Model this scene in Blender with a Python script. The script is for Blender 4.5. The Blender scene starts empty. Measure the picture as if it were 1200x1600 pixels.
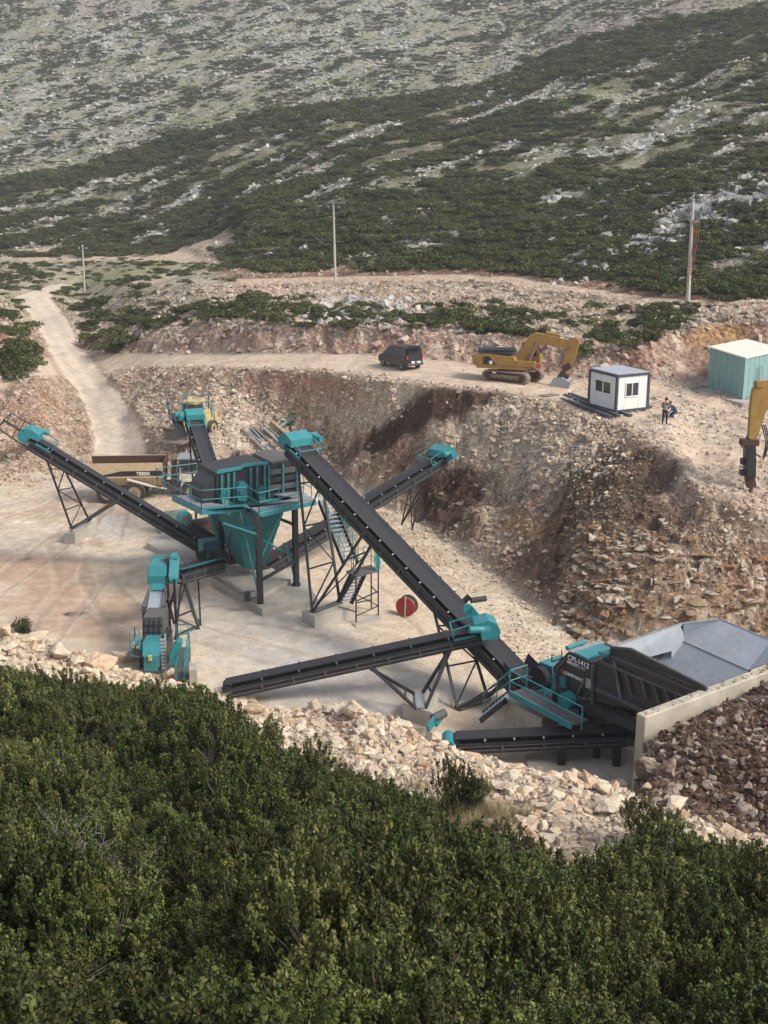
import bpy, bmesh, math, random
import numpy as np
from mathutils import Vector, Matrix, Quaternion
R = math.radians
random.seed(7); NR = np.random.RandomState(11)
S = bpy.context.scene
COL = S.collection
# ------------------------------------------------------------------ camera, sky, sun, exposure
FPX, PITCH = 1850.0, R(15.5)
CP, SP = math.cos(PITCH), math.sin(PITCH)
cd = bpy.data.cameras.new('camera'); cam = bpy.data.objects.new('camera', cd); COL.objects.link(cam)
cam.location = (0, 0, 0); cam.rotation_euler = (R(90) - PITCH, 0, 0)
cd.sensor_fit = 'VERTICAL'; cd.sensor_height = 24.0; cd.lens = 24.0 * FPX / 1600.0
cd.clip_start = 0.1; cd.clip_end = 5000
S.camera = cam
W = bpy.data.worlds.new('World'); S.world = W; W.use_nodes = True
SUN_EL, SUN_AZ = R(42), R(114)          # azimuth clockwise from +Y: behind the camera, to the right
nt = W.node_tree; bg = nt.nodes['Background']
sk = nt.nodes.new('ShaderNodeTexSky'); sk.sky_type = 'NISHITA'; sk.sun_disc = False
sk.sun_elevation = SUN_EL; sk.sun_rotation = SUN_AZ; sk.altitude = 400
sk.air_density = 1.0; sk.dust_density = 3.0; sk.ozone_density = 1.0
hs_ = nt.nodes.new('ShaderNodeHueSaturation'); hs_.inputs['Saturation'].default_value = .45   # thin cloud veils the blue
nt.links.new(sk.outputs[0], hs_.inputs['Color']); nt.links.new(hs_.outputs[0], bg.inputs[0]); bg.inputs[1].default_value = 0.14
ld = bpy.data.lights.new('sun', 'SUN'); sun = bpy.data.objects.new('sun', ld); COL.objects.link(sun)
ld.energy = 2.3; ld.angle = R(18.0); ld.color = (1.0, 0.915, 0.80)
sd = Vector((math.sin(SUN_AZ) * math.cos(SUN_EL), math.cos(SUN_AZ) * math.cos(SUN_EL), math.sin(SUN_EL)))
sun.rotation_euler = sd.to_track_quat('Z', 'Y').to_euler(); sun.location = (30, -30, 40)
S.view_settings.view_transform = 'Standard'; S.view_settings.look = 'None'
S.view_settings.exposure = 0.64; S.view_settings.gamma = 1.0; S.view_settings.use_curve_mapping = False
S.render.engine = 'CYCLES'; S.cycles.max_bounces = 5; S.cycles.diffuse_bounces = 2; S.cycles.glossy_bounces = 2
S.cycles.transparent_max_bounces = 4; S.cycles.use_denoising = True; S.cycles.volume_bounces = 0

FLOOR = -23.0
# ------------------------------------------------------------------ placing helpers (image measurement -> metres)
def P(px, py, Y):
    u = (px - 600.0) / FPX; v = (800.0 - py) / FPX
    y = CP + v * SP; t = Y / y
    return Vector((u * t, Y, t * (v * CP - SP)))
def G(px, py, z=FLOOR):
    u = (px - 600.0) / FPX; v = (800.0 - py) / FPX
    t = z / (v * CP - SP)
    return Vector((u * t, t * (CP + v * SP), z))
def proj(p):
    x, y, z = p; d = y * CP - z * SP; up = y * SP + z * CP
    return 600 + FPX * x / d, 800 - FPX * up / d

# ------------------------------------------------------------------ numpy noise
def _h(ix, iy, s):
    n = (ix.astype(np.int64) * 374761393 + iy.astype(np.int64) * 668265263 + s * 1442695041) & 0x7fffffff
    n = ((n ^ (n >> 13)) * 1274126177) & 0x7fffffff
    return ((n ^ (n >> 16)) & 0xffff) / 65535.0
def vn(x, y, s=0):
    ix = np.floor(x); iy = np.floor(y); fx = x - ix; fy = y - iy
    fx = fx * fx * (3 - 2 * fx); fy = fy * fy * (3 - 2 * fy)
    a = _h(ix, iy, s); b = _h(ix + 1, iy, s); c = _h(ix, iy + 1, s); d = _h(ix + 1, iy + 1, s)
    return (a + (b - a) * fx) * (1 - fy) + (c + (d - c) * fx) * fy
def fbm(x, y, s=0, o=4, g=.5):
    r = 0; a = 1; t = 0
    for i in range(o):
        r = r + a * vn(x, y, s + i * 17); t += a; a *= g; x = x * 2.03 + 13.1; y = y * 2.03 + 7.7
    return r / t
def sm(e0, e1, x):
    t = np.clip((x - e0) / (e1 - e0), 0, 1); return t * t * (3 - 2 * t)

# ------------------------------------------------------------------ terrain profile lines, near to far
# each: (px, py, Y) points seen in the photograph, or ('z', px, z, Y)
L = []
def line(*pts):
    out = []
    for p in pts:
        if p[0] == 'z':
            u = (p[1] - 600.0) / FPX; out.append((u * (p[3] * CP - p[2] * SP) / (p[3] + 12), p[3], p[2]))
        else:
            q = P(*p); out.append((q.x / (q.y + 12), q.y, q.z))
    out.sort(); L.append(np.array(out))
Z = 'z'
line((Z, 600, -1.75, -11))
line((Z, 600, -1.75, -1))
line((Z, 600, -2.2, 1.2))
line((Z, 0, -6.6, 6.6), (Z, 600, -6.8, 6.6), (Z, 1200, -7.0, 6.6))
line((Z, 0, -8.6, 10), (Z, 600, -8.9, 10), (Z, 1200, -9.4, 10))
# 5 near edge of the rock berm
line((0, 1062, 35.5), (150, 1078, 35), (300, 1112, 34), (400, 1150, 33), (500, 1195, 31.5), (600, 1245, 29.5), (680, 1275, 28),
     (760, 1290, 27), (850, 1345, 25), (1000, 1352, 24), (1100, 1362, 23.5), (1200, 1372, 23))
# 6 crest of the berm / edge of the fill
line((0, 990, 39), (100, 1025, 38.5), (200, 1052, 38), (300, 1075, 37.6), (400, 1098, 36.5), (450, 1110, 36), (550, 1115, 35), (620, 1135, 34.3), (700, 1162, 33.3),
     (800, 1180, 32.5), (900, 1207, 31.5), (980, 1222, 31), (1020, 1245, 30.4), (1100, 1272, 29.5), (1200, 1290, 29))
# 7 foot of the berm (pit floor) / back of the fill against the wall
line((Z, 0, -22.9, 49), (Z, 300, -22.95, 46.5), (Z, 600, -23, 43.5), (Z, 900, -23, 40.2), (Z, 955, -23, 38.9), (Z, 985, -21.6, 37.8), (Z, 1004, -18.9, 37.9),
     (Z, 1060, -18.35, 38.8), (Z, 1100, -18.3, 39.6), (Z, 1150, -18.2, 40.6), (Z, 1200, -18.1, 41.6), (Z, 1320, -18.0, 44))
# 8 just behind the wall
line((Z, 0, -23, 50), (Z, 300, -23, 47.5), (Z, 600, -23, 44.5), (Z, 900, -23, 41.2), (Z, 985, -23, 38.9), (Z, 1004, -23, 38.75), (Z, 1060, -23, 39.6),
     (Z, 1100, -23, 40.4), (Z, 1150, -23, 41.4), (Z, 1200, -23, 42.4), (Z, 1320, -23, 44.8))
# 9 foot of the quarry bank
line((0, 745, 93.6), (60, 742, 94.2), (130, 735, 95.2), (190, 722, 98), (250, 748, 91), (300, 752, 90), (350, 745, 91.5), (400, 738, 93), (450, 738, 93), (520, 745, 91.6),
     (600, 792, 84.2), (700, 850, 75.8), (780, 905, 68.6), (850, 962, 62.2), (900, 1000, 58.4), (1000, 1010, 57.6), (1100, 1010, 57.4), (1200, 1005, 57.8))
# 10 middle of the bank
line((0, 670, 98), (60, 662, 99), (130, 660, 106), (190, 648, 108), (250, 664, 101), (300, 690, 95), (350, 672, 97), (400, 652, 99), (450, 650, 98.5), (520, 685, 95),
     (600, 700, 89), (700, 740, 82.5), (780, 760, 79), (850, 790, 72.5), (900, 830, 66.5), (950, 850, 63), (1000, 862, 61.5), (1100, 865, 60.8), (1200, 885, 60))
# 11 edge of the bench
line((0, 600, 104), (60, 590, 106), (115, 590, 120), (150, 592, 122), (190, 580, 121), (250, 574, 114), (300, 574, 109), (400, 577, 102), (500, 580, 97.5), (600, 592, 92),
     (680, 604, 88), (750, 612, 86), (800, 616, 84.5), (860, 630, 82), (920, 655, 77.5), (980, 668, 74), (1050, 705, 69), (1100, 770, 63.6), (1150, 790, 62.2), (1200, 805, 61.6))
# 12 back of the bench
line((0, 548, 110), (60, 560, 118), (130, 550, 133), (190, 552, 127), (250, 553, 120), (400, 553, 109), (500, 552, 106), (600, 553, 103), (700, 562, 99.5), (760, 572, 97.5),
     (900, 590, 94), (1000, 592, 92.5), (1050, 591, 93), (1100, 589, 94), (1200, 587, 93))
# 13 top of the cut
line((0, 500, 125), (60, 512, 136), (130, 533, 141), (190, 533, 129), (250, 530, 122), (400, 506, 111.5), (500, 508, 108.5), (600, 515, 105.5), (700, 522, 102.2), (800, 525, 99.6),
     (900, 535, 96.6), (1000, 545, 94), (1060, 528, 96), (1100, 512, 97), (1200, 500, 96))
# 14 near edge of the upper track / road at left
line((0, 462, 165), (60, 500, 158), (130, 478, 184), (200, 466, 152), (300, 450, 138), (400, 446, 137), (523, 442, 142.5), (600, 442, 137.5), (700, 440, 132.5), (800, 448, 126),
     (900, 461, 117.5), (1000, 474, 109), (1080, 480, 103), (1200, 472, 101))
# 15 far edge of the upper track
line((0, 448, 182), (60, 452, 186), (130, 462, 194), (200, 446, 164), (300, 437, 148), (400, 436, 145), (523, 432, 149), (600, 431, 144.5), (700, 428, 139.5), (800, 432, 132.5),
     (900, 449, 122.5), (1000, 463, 113.5), (1080, 469, 106.5), (1200, 464, 104.5))
# 16 foot of the near hill
line((0, 404, 240), (130, 407, 236), (200, 405, 228), (300, 400, 215), (340, 400, 190), (400, 415, 165), (523, 418, 155), (600, 417, 150.5), (700, 414, 145.5), (800, 420, 137.5),
     (900, 437, 127), (1000, 451, 117.5), (1080, 452, 110), (1200, 448, 108))
# 17
line((0, 392, 248), (200, 392, 245), (330, 375, 235), (400, 350, 205), (523, 340, 190), (600, 340, 183), (800, 330, 172), (900, 330, 165), (1000, 320, 158), (1100, 305, 150), (1200, 290, 143))
# 18
line((0, 340, 285), (200, 320, 285), (400, 280, 265), (600, 250, 245), (800, 230, 232), (1000, 200, 225), (1200, 170, 215))
# 19 crest of the near hill
line((0, 290, 325), (200, 240, 335), (400, 183, 335), (600, 157, 325), (750, 132, 330), (860, 92, 330), (930, 55, 335), (1000, 40, 330), (1200, 8, 320), (1320, -25, 310))
# 20 dip behind it
line((0, 300, 360), (200, 262, 365), (400, 215, 370), (600, 190, 365), (750, 165, 372), (860, 130, 376), (930, 100, 380), (1000, 80, 380), (1200, 55, 370))
# 21, 22 far hillside
line((0, 290, 380), (200, 240, 392), (400, 183, 402), (600, 150, 400), (750, 125, 405), (860, 85, 410), (930, 45, 420), (1000, 20, 430), (1200, -20, 430))
line((0, 60, 590), (400, 0, 620), (800, -60, 640), (1200, -140, 640))
line((0, -150, 820), (400, -190, 850), (800, -230, 880), (1200, -280, 900))
line((Z, 600, 150, 1300))
NL = len(L)

YS = np.concatenate([np.arange(-11, 6, .6), np.arange(6, 22, .4), np.arange(22, 42.5, .16), np.arange(42.5, 57, .2), np.arange(57, 70, .11), np.arange(70, 112, .14),
                     np.arange(112, 200, .36), np.arange(200, 340, .8), np.arange(340, 620, 1.7), np.arange(620, 900, 8), np.arange(900, 1301, 60)])
AS = np.concatenate([np.arange(-.6, -.34, .02), np.arange(-.34, .34, .00115), np.arange(.34, .601, .02)])
AZ_, NYc = len(AS), len(YS)
LY = np.array([np.interp(AS, l[:, 0], l[:, 1]) for l in L]); LZ = np.array([np.interp(AS, l[:, 0], l[:, 2]) for l in L])
for k in range(1, NL): LY[k] = np.maximum(LY[k], LY[k - 1] + .25)
Hh = np.zeros((NYc, AZ_)); BD = np.zeros((NYc, AZ_))
for j in range(AZ_):
    Hh[:, j] = np.interp(YS, LY[:, j], LZ[:, j]); BD[:, j] = np.interp(YS, LY[:, j], np.arange(NL))
def blur(a, ax, n):
    for _ in range(n):
        b = a.copy(); sl = [slice(None)] * 2; s1 = list(sl); s2 = list(sl); s3 = list(sl)
        s1[ax] = slice(1, -1); s2[ax] = slice(None, -2); s3[ax] = slice(2, None)
        b[tuple(s1)] = .5 * a[tuple(s1)] + .25 * a[tuple(s2)] + .25 * a[tuple(s3)]; a = b
    return a
Hh = np.where((BD < 7.02) | (BD > 8.5), blur(blur(Hh, 0, 3), 1, 8), blur(Hh, 1, 3))
GY = np.repeat(YS[:, None], AZ_, 1); GX = AS[None, :] * (GY + 12)
def flat(b):   # how much a band may be roughened
    k = np.arange(NL); v = np.array([.3, .3, .3, .5, .6, .8, .9, .7, .04, .05, .9, .5, .10, .8, .6, .15, .5, .9, 1, 1, 1, 1, 1, 1, 1.])
    return np.interp(b, np.arange(len(v)), v)
AMP = flat(BD)
# tracks stay smooth
AMP = np.where((BD > 8) & (BD < 8.9), .03, AMP)
def bandw(a, b, w=.15): return sm(a - w, a + w, BD) * (1 - sm(b - w, b + w, BD))
# projected pixel of every vertex (only used to lay out soils, as measured in the photograph)
def pix(x, y, z):
    d = np.maximum(y * CP - z * SP, .5); return 600 + FPX * x / d, 800 - FPX * (y * SP + z * CP) / d
PXm, PYm = pix(GX, GY, Hh)
n2 = fbm(GX / 1.7, GY / 1.7, 102)
RD = [(190, 745, 46), (188, 700, 42), (180, 660, 38), (150, 610, 34), (118, 570, 30), (95, 530, 27), (72, 490, 26), (50, 465, 27), (95, 448, 16), (160, 440, 9)]
rx = np.interp(PYm, [p[1] for p in RD][::-1], [p[0] for p in RD][::-1]); rw = np.interp(PYm, [p[1] for p in RD][::-1], [p[2] for p in RD][::-1])
road = (1 - sm(.85, 1.15, np.abs(PXm - rx) / rw + .3 * (n2 - .5))) * (PYm > 446) * (PYm < 745) * (GY > 80) * (GY < 215)
AMP = AMP * (1 - .92 * np.clip(road, 0, 1)); AMP = np.where((BD > 11) & (BD < 12), .08 + .4 * sm(880, 1000, PXm), AMP)
D = (fbm(GX / 3.1, GY / 3.1, 3, 5) - .5) * 1.6 * AMP + (fbm(GX / .8, GY / .8, 9, 3) - .5) * .5 * AMP
D = np.where(GY > 150, (fbm(GX / 14, GY / 14, 5, 5) - .5) * 5.0 * np.clip(AMP, .25, 1), D)
# gullies in the quarry banks
bank = bandw(9.1, 10.9) * (BD > 9) * (1 - np.clip(road, 0, 1))
D += bank * ((np.floor(fbm(GX / 4.2, GY / 4.2, 61, 4) * 7 + .25 * vn(GX / .7, GY / .7, 62)) / 7) - .5) * 3.2 * sm(300, 520, PXm)
D += -bank * np.abs(vn(GX / 2.6 + .3 * vn(GX / 4, GY / 4, 4), GY / 16, 8) - .5) * 1.6 + bank * .5
cut = bandw(12.1, 12.9)
D += -cut * np.abs(vn(GX / 1.3, GY / 9, 18) - .5) * 1.3
Ht = Hh + D
# layered rock face at the right of the pit: terrace the height there
strata = sm(850, 930, PXm + 40 * (n2 - .5)) * bandw(9.02, 10.75, .1) * sm(820, 850, PYm + 50 * (vn(GX / 3, GY / 3, 2) - .5))
zz = Ht + .22 * GX * .3 + .5 * vn(GX / 2.2, GY / 2.2, 77); st = .55
q = np.floor(zz / st) * st; fr = (zz - q) / st
terr = q + st * np.clip((fr - .55) / .45, 0, 1) - (zz - Ht)
Ht = Ht * (1 - strata * .85) + terr * strata * .85
# the stockyard floor: slight ruts
Ht += np.where((BD > 7.9) & (BD < 9), (fbm(GX / 1.2, GY / 1.2, 41, 3) - .5) * .07, 0)
def ground_z(x, y):
    a = x / (y + 12); i = np.clip(np.searchsorted(YS, y) - 1, 0, NYc - 2); j = np.clip(np.searchsorted(AS, a) - 1, 0, AZ_ - 2)
    fy = (y - YS[i]) / (YS[i + 1] - YS[i]); fx = (a - AS[j]) / (AS[j + 1] - AS[j])
    return (Ht[i, j] * (1 - fy) + Ht[i + 1, j] * fy) * (1 - fx) + (Ht[i, j + 1] * (1 - fy) + Ht[i + 1, j + 1] * fy) * fx
def band_at(x, y):
    a = x / (y + 12); i = np.clip(np.searchsorted(YS, y) - 1, 0, NYc - 2); j = np.clip(np.searchsorted(AS, a) - 1, 0, AZ_ - 2)
    return BD[i, j]
def sur(px, py, y0=30, y1=600):
    """where the line of sight through a pixel of the photograph meets the ground"""
    y = y0
    while y < y1:
        q = P(px, py, y)
        if ground_z(q.x, q.y) >= q.z: return Vector((q.x, q.y, float(ground_z(q.x, q.y))))
        y += .1 if y < 120 else .5
    return P(px, py, y1)

# ------------------------------------------------------------------ soils laid out over the terrain (albedo only)
def mix(c, d, t): return c * (1 - t[..., None]) + np.array(d) * t[..., None]
CREAM = (.56, .46, .36); PALE = (.63, .525, .395); PINK = (.45, .31, .235); SOIL = (.13, .082, .055); GREY = (.37, .34, .31)
OCHRE = (.40, .235, .115); LIME = (.43, .43, .41); GRASS = (.175, .185, .10); DRYG = (.30, .275, .19); TRACK = (.52, .41, .315)
Cc = np.zeros(GX.shape + (3,)) + np.array((.055, .05, .03))
n1 = fbm(GX / 6, GY / 6, 101); n2 = fbm(GX / 1.7, GY / 1.7, 102); n3 = fbm(GX / .55, GY / .55, 103, 3); n4 = fbm(GX / 22, GY / 22, 104)
def patch(px, py, rx, ry, ang=0, soft=.5, nz=.5):
    c, s = math.cos(R(ang)), math.sin(R(ang)); dx = PXm - px; dy = PYm - py
    u = (dx * c + dy * s) / rx; v = (-dx * s + dy * c) / ry
    return 1 - sm(1 - soft, 1 + soft * .4, np.sqrt(u * u + v * v) + nz * (n2 - .5) * 1.6)
Cc = mix(Cc, CREAM, bandw(4.95, 8.0)); Cc = mix(Cc, PINK, bandw(5, 8) * sm(.5, .7, n2) * .5)
fillm = sm(985, 1015, PXm + 30 * (n2 - .5)) * bandw(5.9, 7.9, .1); Cc = mix(Cc, (.105, .062, .043), fillm)
pit = bandw(7.85, 9.2, .25) * (BD > 7.8)
Cc = mix(Cc, PALE, pit); Cc = mix(Cc, CREAM, pit * sm(.42, .62, n1) * .8); Cc = mix(Cc, (.50, .40, .31), pit * sm(.5, .75, fbm((GX * .5 + GY) / 1.1, (GX - GY * .5) / 7, 120)) * .35); Cc = mix(Cc, (.66, .60, .51), pit * sm(.55, .7, fbm(GX / 2.5, GY / .9, 121)) * .6); Cc = mix(Cc, (.47, .345, .24), pit * sm(.46, .62, .5 * n2 + .5 * fbm(GX / 3.4, GY / 3.4, 150)) * .55)
Cc = mix(Cc, (.46, .32, .235), pit * np.clip(patch(60, 890, 130, 35, 8) * .9 + patch(130, 960, 150, 42, 5) * .75 + patch(620, 1100, 200, 60) * .25 + patch(150, 790, 130, 20) * .3, 0, 1))
Cc = mix(Cc, (.48, .455, .42), pit * np.clip(patch(420, 990, 170, 70, 12) * .75 + patch(560, 1075, 220, 60, 5) * .8 + patch(170, 825, 60, 20) * .7 + patch(180, 760, 120, 25) * .4 + patch(60, 860, 80, 14) * .4, 0, 1) * sm(.2, .6, n2 + .15))
Cc = mix(Cc, (.60, .49, .36), pit * np.clip(patch(600, 900, 200, 55, 28) + patch(700, 1000, 160, 50, 20) + patch(440, 870, 90, 60), 0, 1) * .7)
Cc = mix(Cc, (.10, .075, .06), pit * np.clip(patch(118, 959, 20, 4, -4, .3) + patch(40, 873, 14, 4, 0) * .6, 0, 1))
bk = bandw(9.1, 11.1); Cc = mix(Cc, (.31, .22, .155), bk); Cc = mix(Cc, PINK, bk * sm(.45, .65, n2) * .7); Cc = mix(Cc, CREAM, bk * sm(.5, .7, n3) * .6)
Cc = mix(Cc, (.55, .46, .36), bk * np.clip(patch(580, 620, 70, 50, 0) + patch(380, 680, 80, 40) + patch(820, 690, 130, 75, 20) * .8 + patch(1100, 700, 90, 60, 30) + patch(220, 660, 60, 30), 0, 1) * .85)
Cc = mix(Cc, (.33, .19, .13), bk * np.clip(patch(480, 600, 120, 30, 0) * .8 + patch(60, 640, 60, 30) * .4 + patch(620, 720, 60, 40) * .5, 0, 1))
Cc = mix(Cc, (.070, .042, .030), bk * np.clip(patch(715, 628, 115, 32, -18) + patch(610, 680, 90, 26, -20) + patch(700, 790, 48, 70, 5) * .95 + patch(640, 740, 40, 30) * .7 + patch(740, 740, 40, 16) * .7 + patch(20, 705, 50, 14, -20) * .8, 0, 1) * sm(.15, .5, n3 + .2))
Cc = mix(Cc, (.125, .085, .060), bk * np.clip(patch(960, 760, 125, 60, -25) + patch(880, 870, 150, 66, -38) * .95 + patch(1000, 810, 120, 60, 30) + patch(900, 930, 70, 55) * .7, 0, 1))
Cc = mix(Cc, (.22, .145, .095), strata * .8); Cc = mix(Cc, (.33, .19, .10), strata * sm(.4, .6, n1 + .1 * n3) * .75); Cc = mix(Cc, (.5, .43, .34), strata * sm(.55, .7, n3) * .5)
Cc = mix(Cc, OCHRE, bk * patch(810, 820, 45, 26) * .7)
bn = bandw(11.05, 12.0, .12); Cc = mix(Cc, TRACK, bn); Cc = mix(Cc, (.40, .32, .25), bn * sm(880, 960, PXm) * sm(.35, .6, n2));  Cc = mix(Cc, (.60, .50, .40), bn * sm(.45, .65, n2) * .6)
ct = bandw(12.05, 13.1, .12); Cc = mix(Cc, (.36, .25, .19), ct); Cc = mix(Cc, (.47, .38, .31), ct * sm(.5, .65, n3) * .8); Cc = mix(Cc, (.27, .13, .08), ct * sm(.5, .7, n1) * .6)
Cc = mix(Cc, OCHRE, ct * patch(1120, 515, 60, 28) * .9)
sl = bandw(13.1, 14.0, .1); Cc = mix(Cc, (.46, .37, .29), sl); Cc = mix(Cc, (.26, .20, .14), sl * sm(.45, .62, n2)); Cc = mix(Cc, PINK, sl * sm(.5, .7, n1) * .6)
tr = bandw(14.05, 15.0, .1); Cc = mix(Cc, (.50, .38, .29), tr)
lf = (1 - sm(300, 400, PXm)) * bandw(13.6, 16.1, .15); Cc = mix(Cc, (.36, .31, .24), lf * .85); Cc = mix(Cc, (.22, .22, .12), lf * sm(.45, .6, n2) * .8); Cc = mix(Cc, (.47, .42, .36), lf * sm(.55, .7, n3) * .7)
h0 = bandw(15.1, 16.1, .1) * sm(300, 400, PXm); Cc = mix(Cc, (.33, .23, .16), h0); Cc = mix(Cc, (.19, .11, .075), h0 * sm(.4, .6, n2))
# karst hillside: grass, limestone ribs running diagonally, dark scrub soil
hx = GX * .80 + GY * .60; hy = -GX * .60 + GY * .80
rib = fbm(hx / 26, hy / 5.5, 55, 5, .55); rib2 = fbm(hx / 9, hy / 2.2, 58, 4, .6)
hl = sm(16.0, 16.4, BD + .2 * (n2 - .5)) * (BD > 15)
Cc = mix(Cc, (.165, .165, .105), hl); Cc = mix(Cc, (.27, .255, .185), hl * sm(.5, .66, n1)); Cc = mix(Cc, LIME, hl * sm(.53, .60, rib * .6 + rib2 * .4) * .85 * sm(.3, .55, n3)); Cc = mix(Cc, (.12, .115, .07), hl * sm(.5, .65, fbm(GX / 2.6, GY / 2.6, 140)) * .7)
Cc = mix(Cc, (.46, .36, .27), hl * np.clip(patch(330, 385, 60, 16, -15) + patch(60, 388, 90, 6), 0, 1) * .9)
fh = sm(20.3, 20.9, BD); Cc = mix(Cc, (.25, .245, .175), fh); Cc = mix(Cc, (.35, .34, .31), fh * sm(.47, .62, rib * .5 + rib2 * .5)); Cc = mix(Cc, (.20, .20, .125), fh * sm(.5, .68, fbm(GX / 60, GY / 60, 91)) * .6)
Cc = mix(Cc, (.25, .21, .19), fh * np.clip(patch(1000, 35, 150, 30, -10) + patch(150, 15, 120, 25) * .6 + patch(330, 15, 60, 18) * .7, 0, 1) * .9)
Cc = mix(Cc, (.24, .26, .13), hl * np.clip(patch(920, 152, 60, 14, 3) * .8, 0, 1))
Cc = mix(Cc, (.28, .29, .15), np.clip(patch(190, 432, 100, 14, -8) * .7 + patch(560, 408, 60, 8) * .5, 0, 1) * (BD > 12))
Cc = mix(Cc, (.46, .44, .41), np.clip(patch(1040, 352, 190, 32, -24), 0, 1) * (BD > 15.9) * .7)
# dirt road on the left climbing out of the pit
Cc = mix(Cc, (.30, .22, .16), (1 - sm(1.1, 1.45, np.abs(PXm - rx) / rw)) * (PYm > 446) * (PYm < 745) * (GY > 80) * (GY < 215) * .6); Cc = mix(Cc, (.56, .47, .375), road); Cc = mix(Cc, (.42, .37, .32), road * (1 - sm(.1, .35, np.abs(np.abs(PXm - rx) / rw - .4))) * .5)
Cc = mix(Cc, (.52, .41, .31), np.clip(patch(150, 401, 190, 11, 1, .3, .15) + patch(60, 398, 90, 9, 0, .3, .15) + patch(235, 440, 70, 8, -16, .3, .3) * .7, 0, 1) * (BD > 13))
Cc = np.clip(Cc * (.86 + .28 * n3[..., None]), 0, 1)
ROADM = road
# tyre ruts pressed into the dust of the pit floor and the road
def rut(pts, w=.95, rw=.2, k=.5):
    global Cc, Ht
    P_ = [G(*p) for p in pts]; d1 = np.full(GX.shape, 1e9)
    for a, b in zip(P_[:-1], P_[1:]):
        dx, dy = b.x - a.x, b.y - a.y; l2 = dx * dx + dy * dy; t = np.clip(((GX - a.x) * dx + (GY - a.y) * dy) / l2, 0, 1)
        d1 = np.minimum(d1, np.hypot(GX - a.x - t * dx, GY - a.y - t * dy))
    d1 = d1 + (n2 - .5) * .5; m_ = np.exp(-((d1 - w) / rw) ** 2) * pit * sm(.15, .45, n1); Cc = mix(Cc, (.40, .32, .245), m_ * k); m2 = np.exp(-((d1 - w - .32) / .12) ** 2) * pit; Cc = mix(Cc, (.70, .62, .51), m2 * k * .5); Ht = Ht - m_ * .05
rut([(185, 745), (150, 800), (60, 870), (-40, 940)]); rut([(200, 745), (170, 830), (150, 900), (60, 1000)], k=.6); rut([(180, 745), (90, 790), (-40, 830)], k=.45)
rut([(150, 900), (190, 960), (330, 1000), (480, 1040), (640, 1060)], k=.5); rut([(330, 960), (450, 975), (600, 1000), (700, 1040)], k=.4); rut([(560, 880), (640, 930), (690, 1000)], k=.35); rut([(100, 850), (120, 920), (70, 980)], k=.4)
NN = (n1, n2, n3, n4)

# ------------------------------------------------------------------ materials
MATS = {}
def newmat(name):
    m = bpy.data.materials.new(name); m.use_nodes = True; MATS[name] = m
    return m, m.node_tree, m.node_tree.nodes['Principled BSDF']
def N(nt, t, **k):
    n = nt.nodes.new(t)
    for a, b in k.items(): setattr(n, a, b)
    return n
def mathn(nt, op, a, b=None):
    n = N(nt, 'ShaderNodeMath', operation=op)
    for i, v in enumerate((a, b)):
        if v is None: continue
        if isinstance(v, (int, float)): n.inputs[i].default_value = v
        else: nt.links.new(v, n.inputs[i])
    return n.outputs[0]
def mapr(nt, v, a, b, c, d):
    n = N(nt, 'ShaderNodeMapRange'); nt.links.new(v, n.inputs[0])
    for i, x in enumerate((a, b, c, d)): n.inputs[i + 1].default_value = x
    return n.outputs[0]
def mulcol(nt, col, fac):
    n = N(nt, 'ShaderNodeVectorMath', operation='SCALE'); nt.links.new(col, n.inputs[0]); nt.links.new(fac, n.inputs['Scale']); return n.outputs[0]
def mixc(nt, fac, a, b):
    n = N(nt, 'ShaderNodeMix', data_type='RGBA')
    for i, v in ((0, fac), (6, a), (7, b)):
        if isinstance(v, (int, float)): n.inputs[i].default_value = v
        elif isinstance(v, tuple): n.inputs[i].default_value = (*v[:3], 1)
        else: nt.links.new(v, n.inputs[i])
    return n.outputs[2]
def noise(nt, scale, detail=4, vec=None, rough=.55):
    n = N(nt, 'ShaderNodeTexNoise'); n.inputs['Scale'].default_value = scale; n.inputs['Detail'].default_value = detail; n.inputs['Roughness'].default_value = rough
    if vec is not None: nt.links.new(vec, n.inputs['Vector'])
    return n.outputs[0]
def bump(nt, h, bsdf, strength, dist):
    b = N(nt, 'ShaderNodeBump'); b.inputs['Strength'].default_value = strength; b.inputs['Distance'].default_value = dist
    nt.links.new(h, b.inputs['Height']); nt.links.new(b.outputs[0], bsdf.inputs['Normal'])

def simple(name, col, rough=.6, metal=0., dirt=(.33, .27, .21), amt=.25, scale=2.2, spec=.4, dark=.75):
    """painted or plain surface: slight tone variation, dust on faces that look up, scuffs"""
    m, nt, b = newmat(name)
    tc = N(nt, 'ShaderNodeNewGeometry').outputs['Position']
    n1 = noise(nt, scale, 6, tc, .65); n2 = noise(nt, scale * 7, 4, tc, .7)
    f = mapr(nt, n1, .3, .75, dark, 1.15)
    rgb = N(nt, 'ShaderNodeRGB'); rgb.outputs[0].default_value = (*col, 1)
    c = mulcol(nt, rgb.outputs[0], f)
    geo = N(nt, 'ShaderNodeNewGeometry'); sx = N(nt, 'ShaderNodeSeparateXYZ'); nt.links.new(geo.outputs['Normal'], sx.inputs[0])
    up = mapr(nt, sx.outputs[2], .2, .95, .25, 1.0)
    d = mathn(nt, 'MULTIPLY', mathn(nt, 'MULTIPLY', mapr(nt, n2, .42, .68, 0, 1), up), amt * 2)
    c2 = mixc(nt, d, c, dirt)
    nt.links.new(c2, b.inputs['Base Color']); b.inputs['Metallic'].default_value = metal
    b.inputs['Specular IOR Level'].default_value = spec
    nt.links.new(mapr(nt, n2, .2, .8, max(rough - .12, .05), min(rough + .15, 1)), b.inputs['Roughness'])
    return m
simple('teal', (.016, .215, .245), .45, amt=.12, spec=.5, dark=.85)
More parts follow.
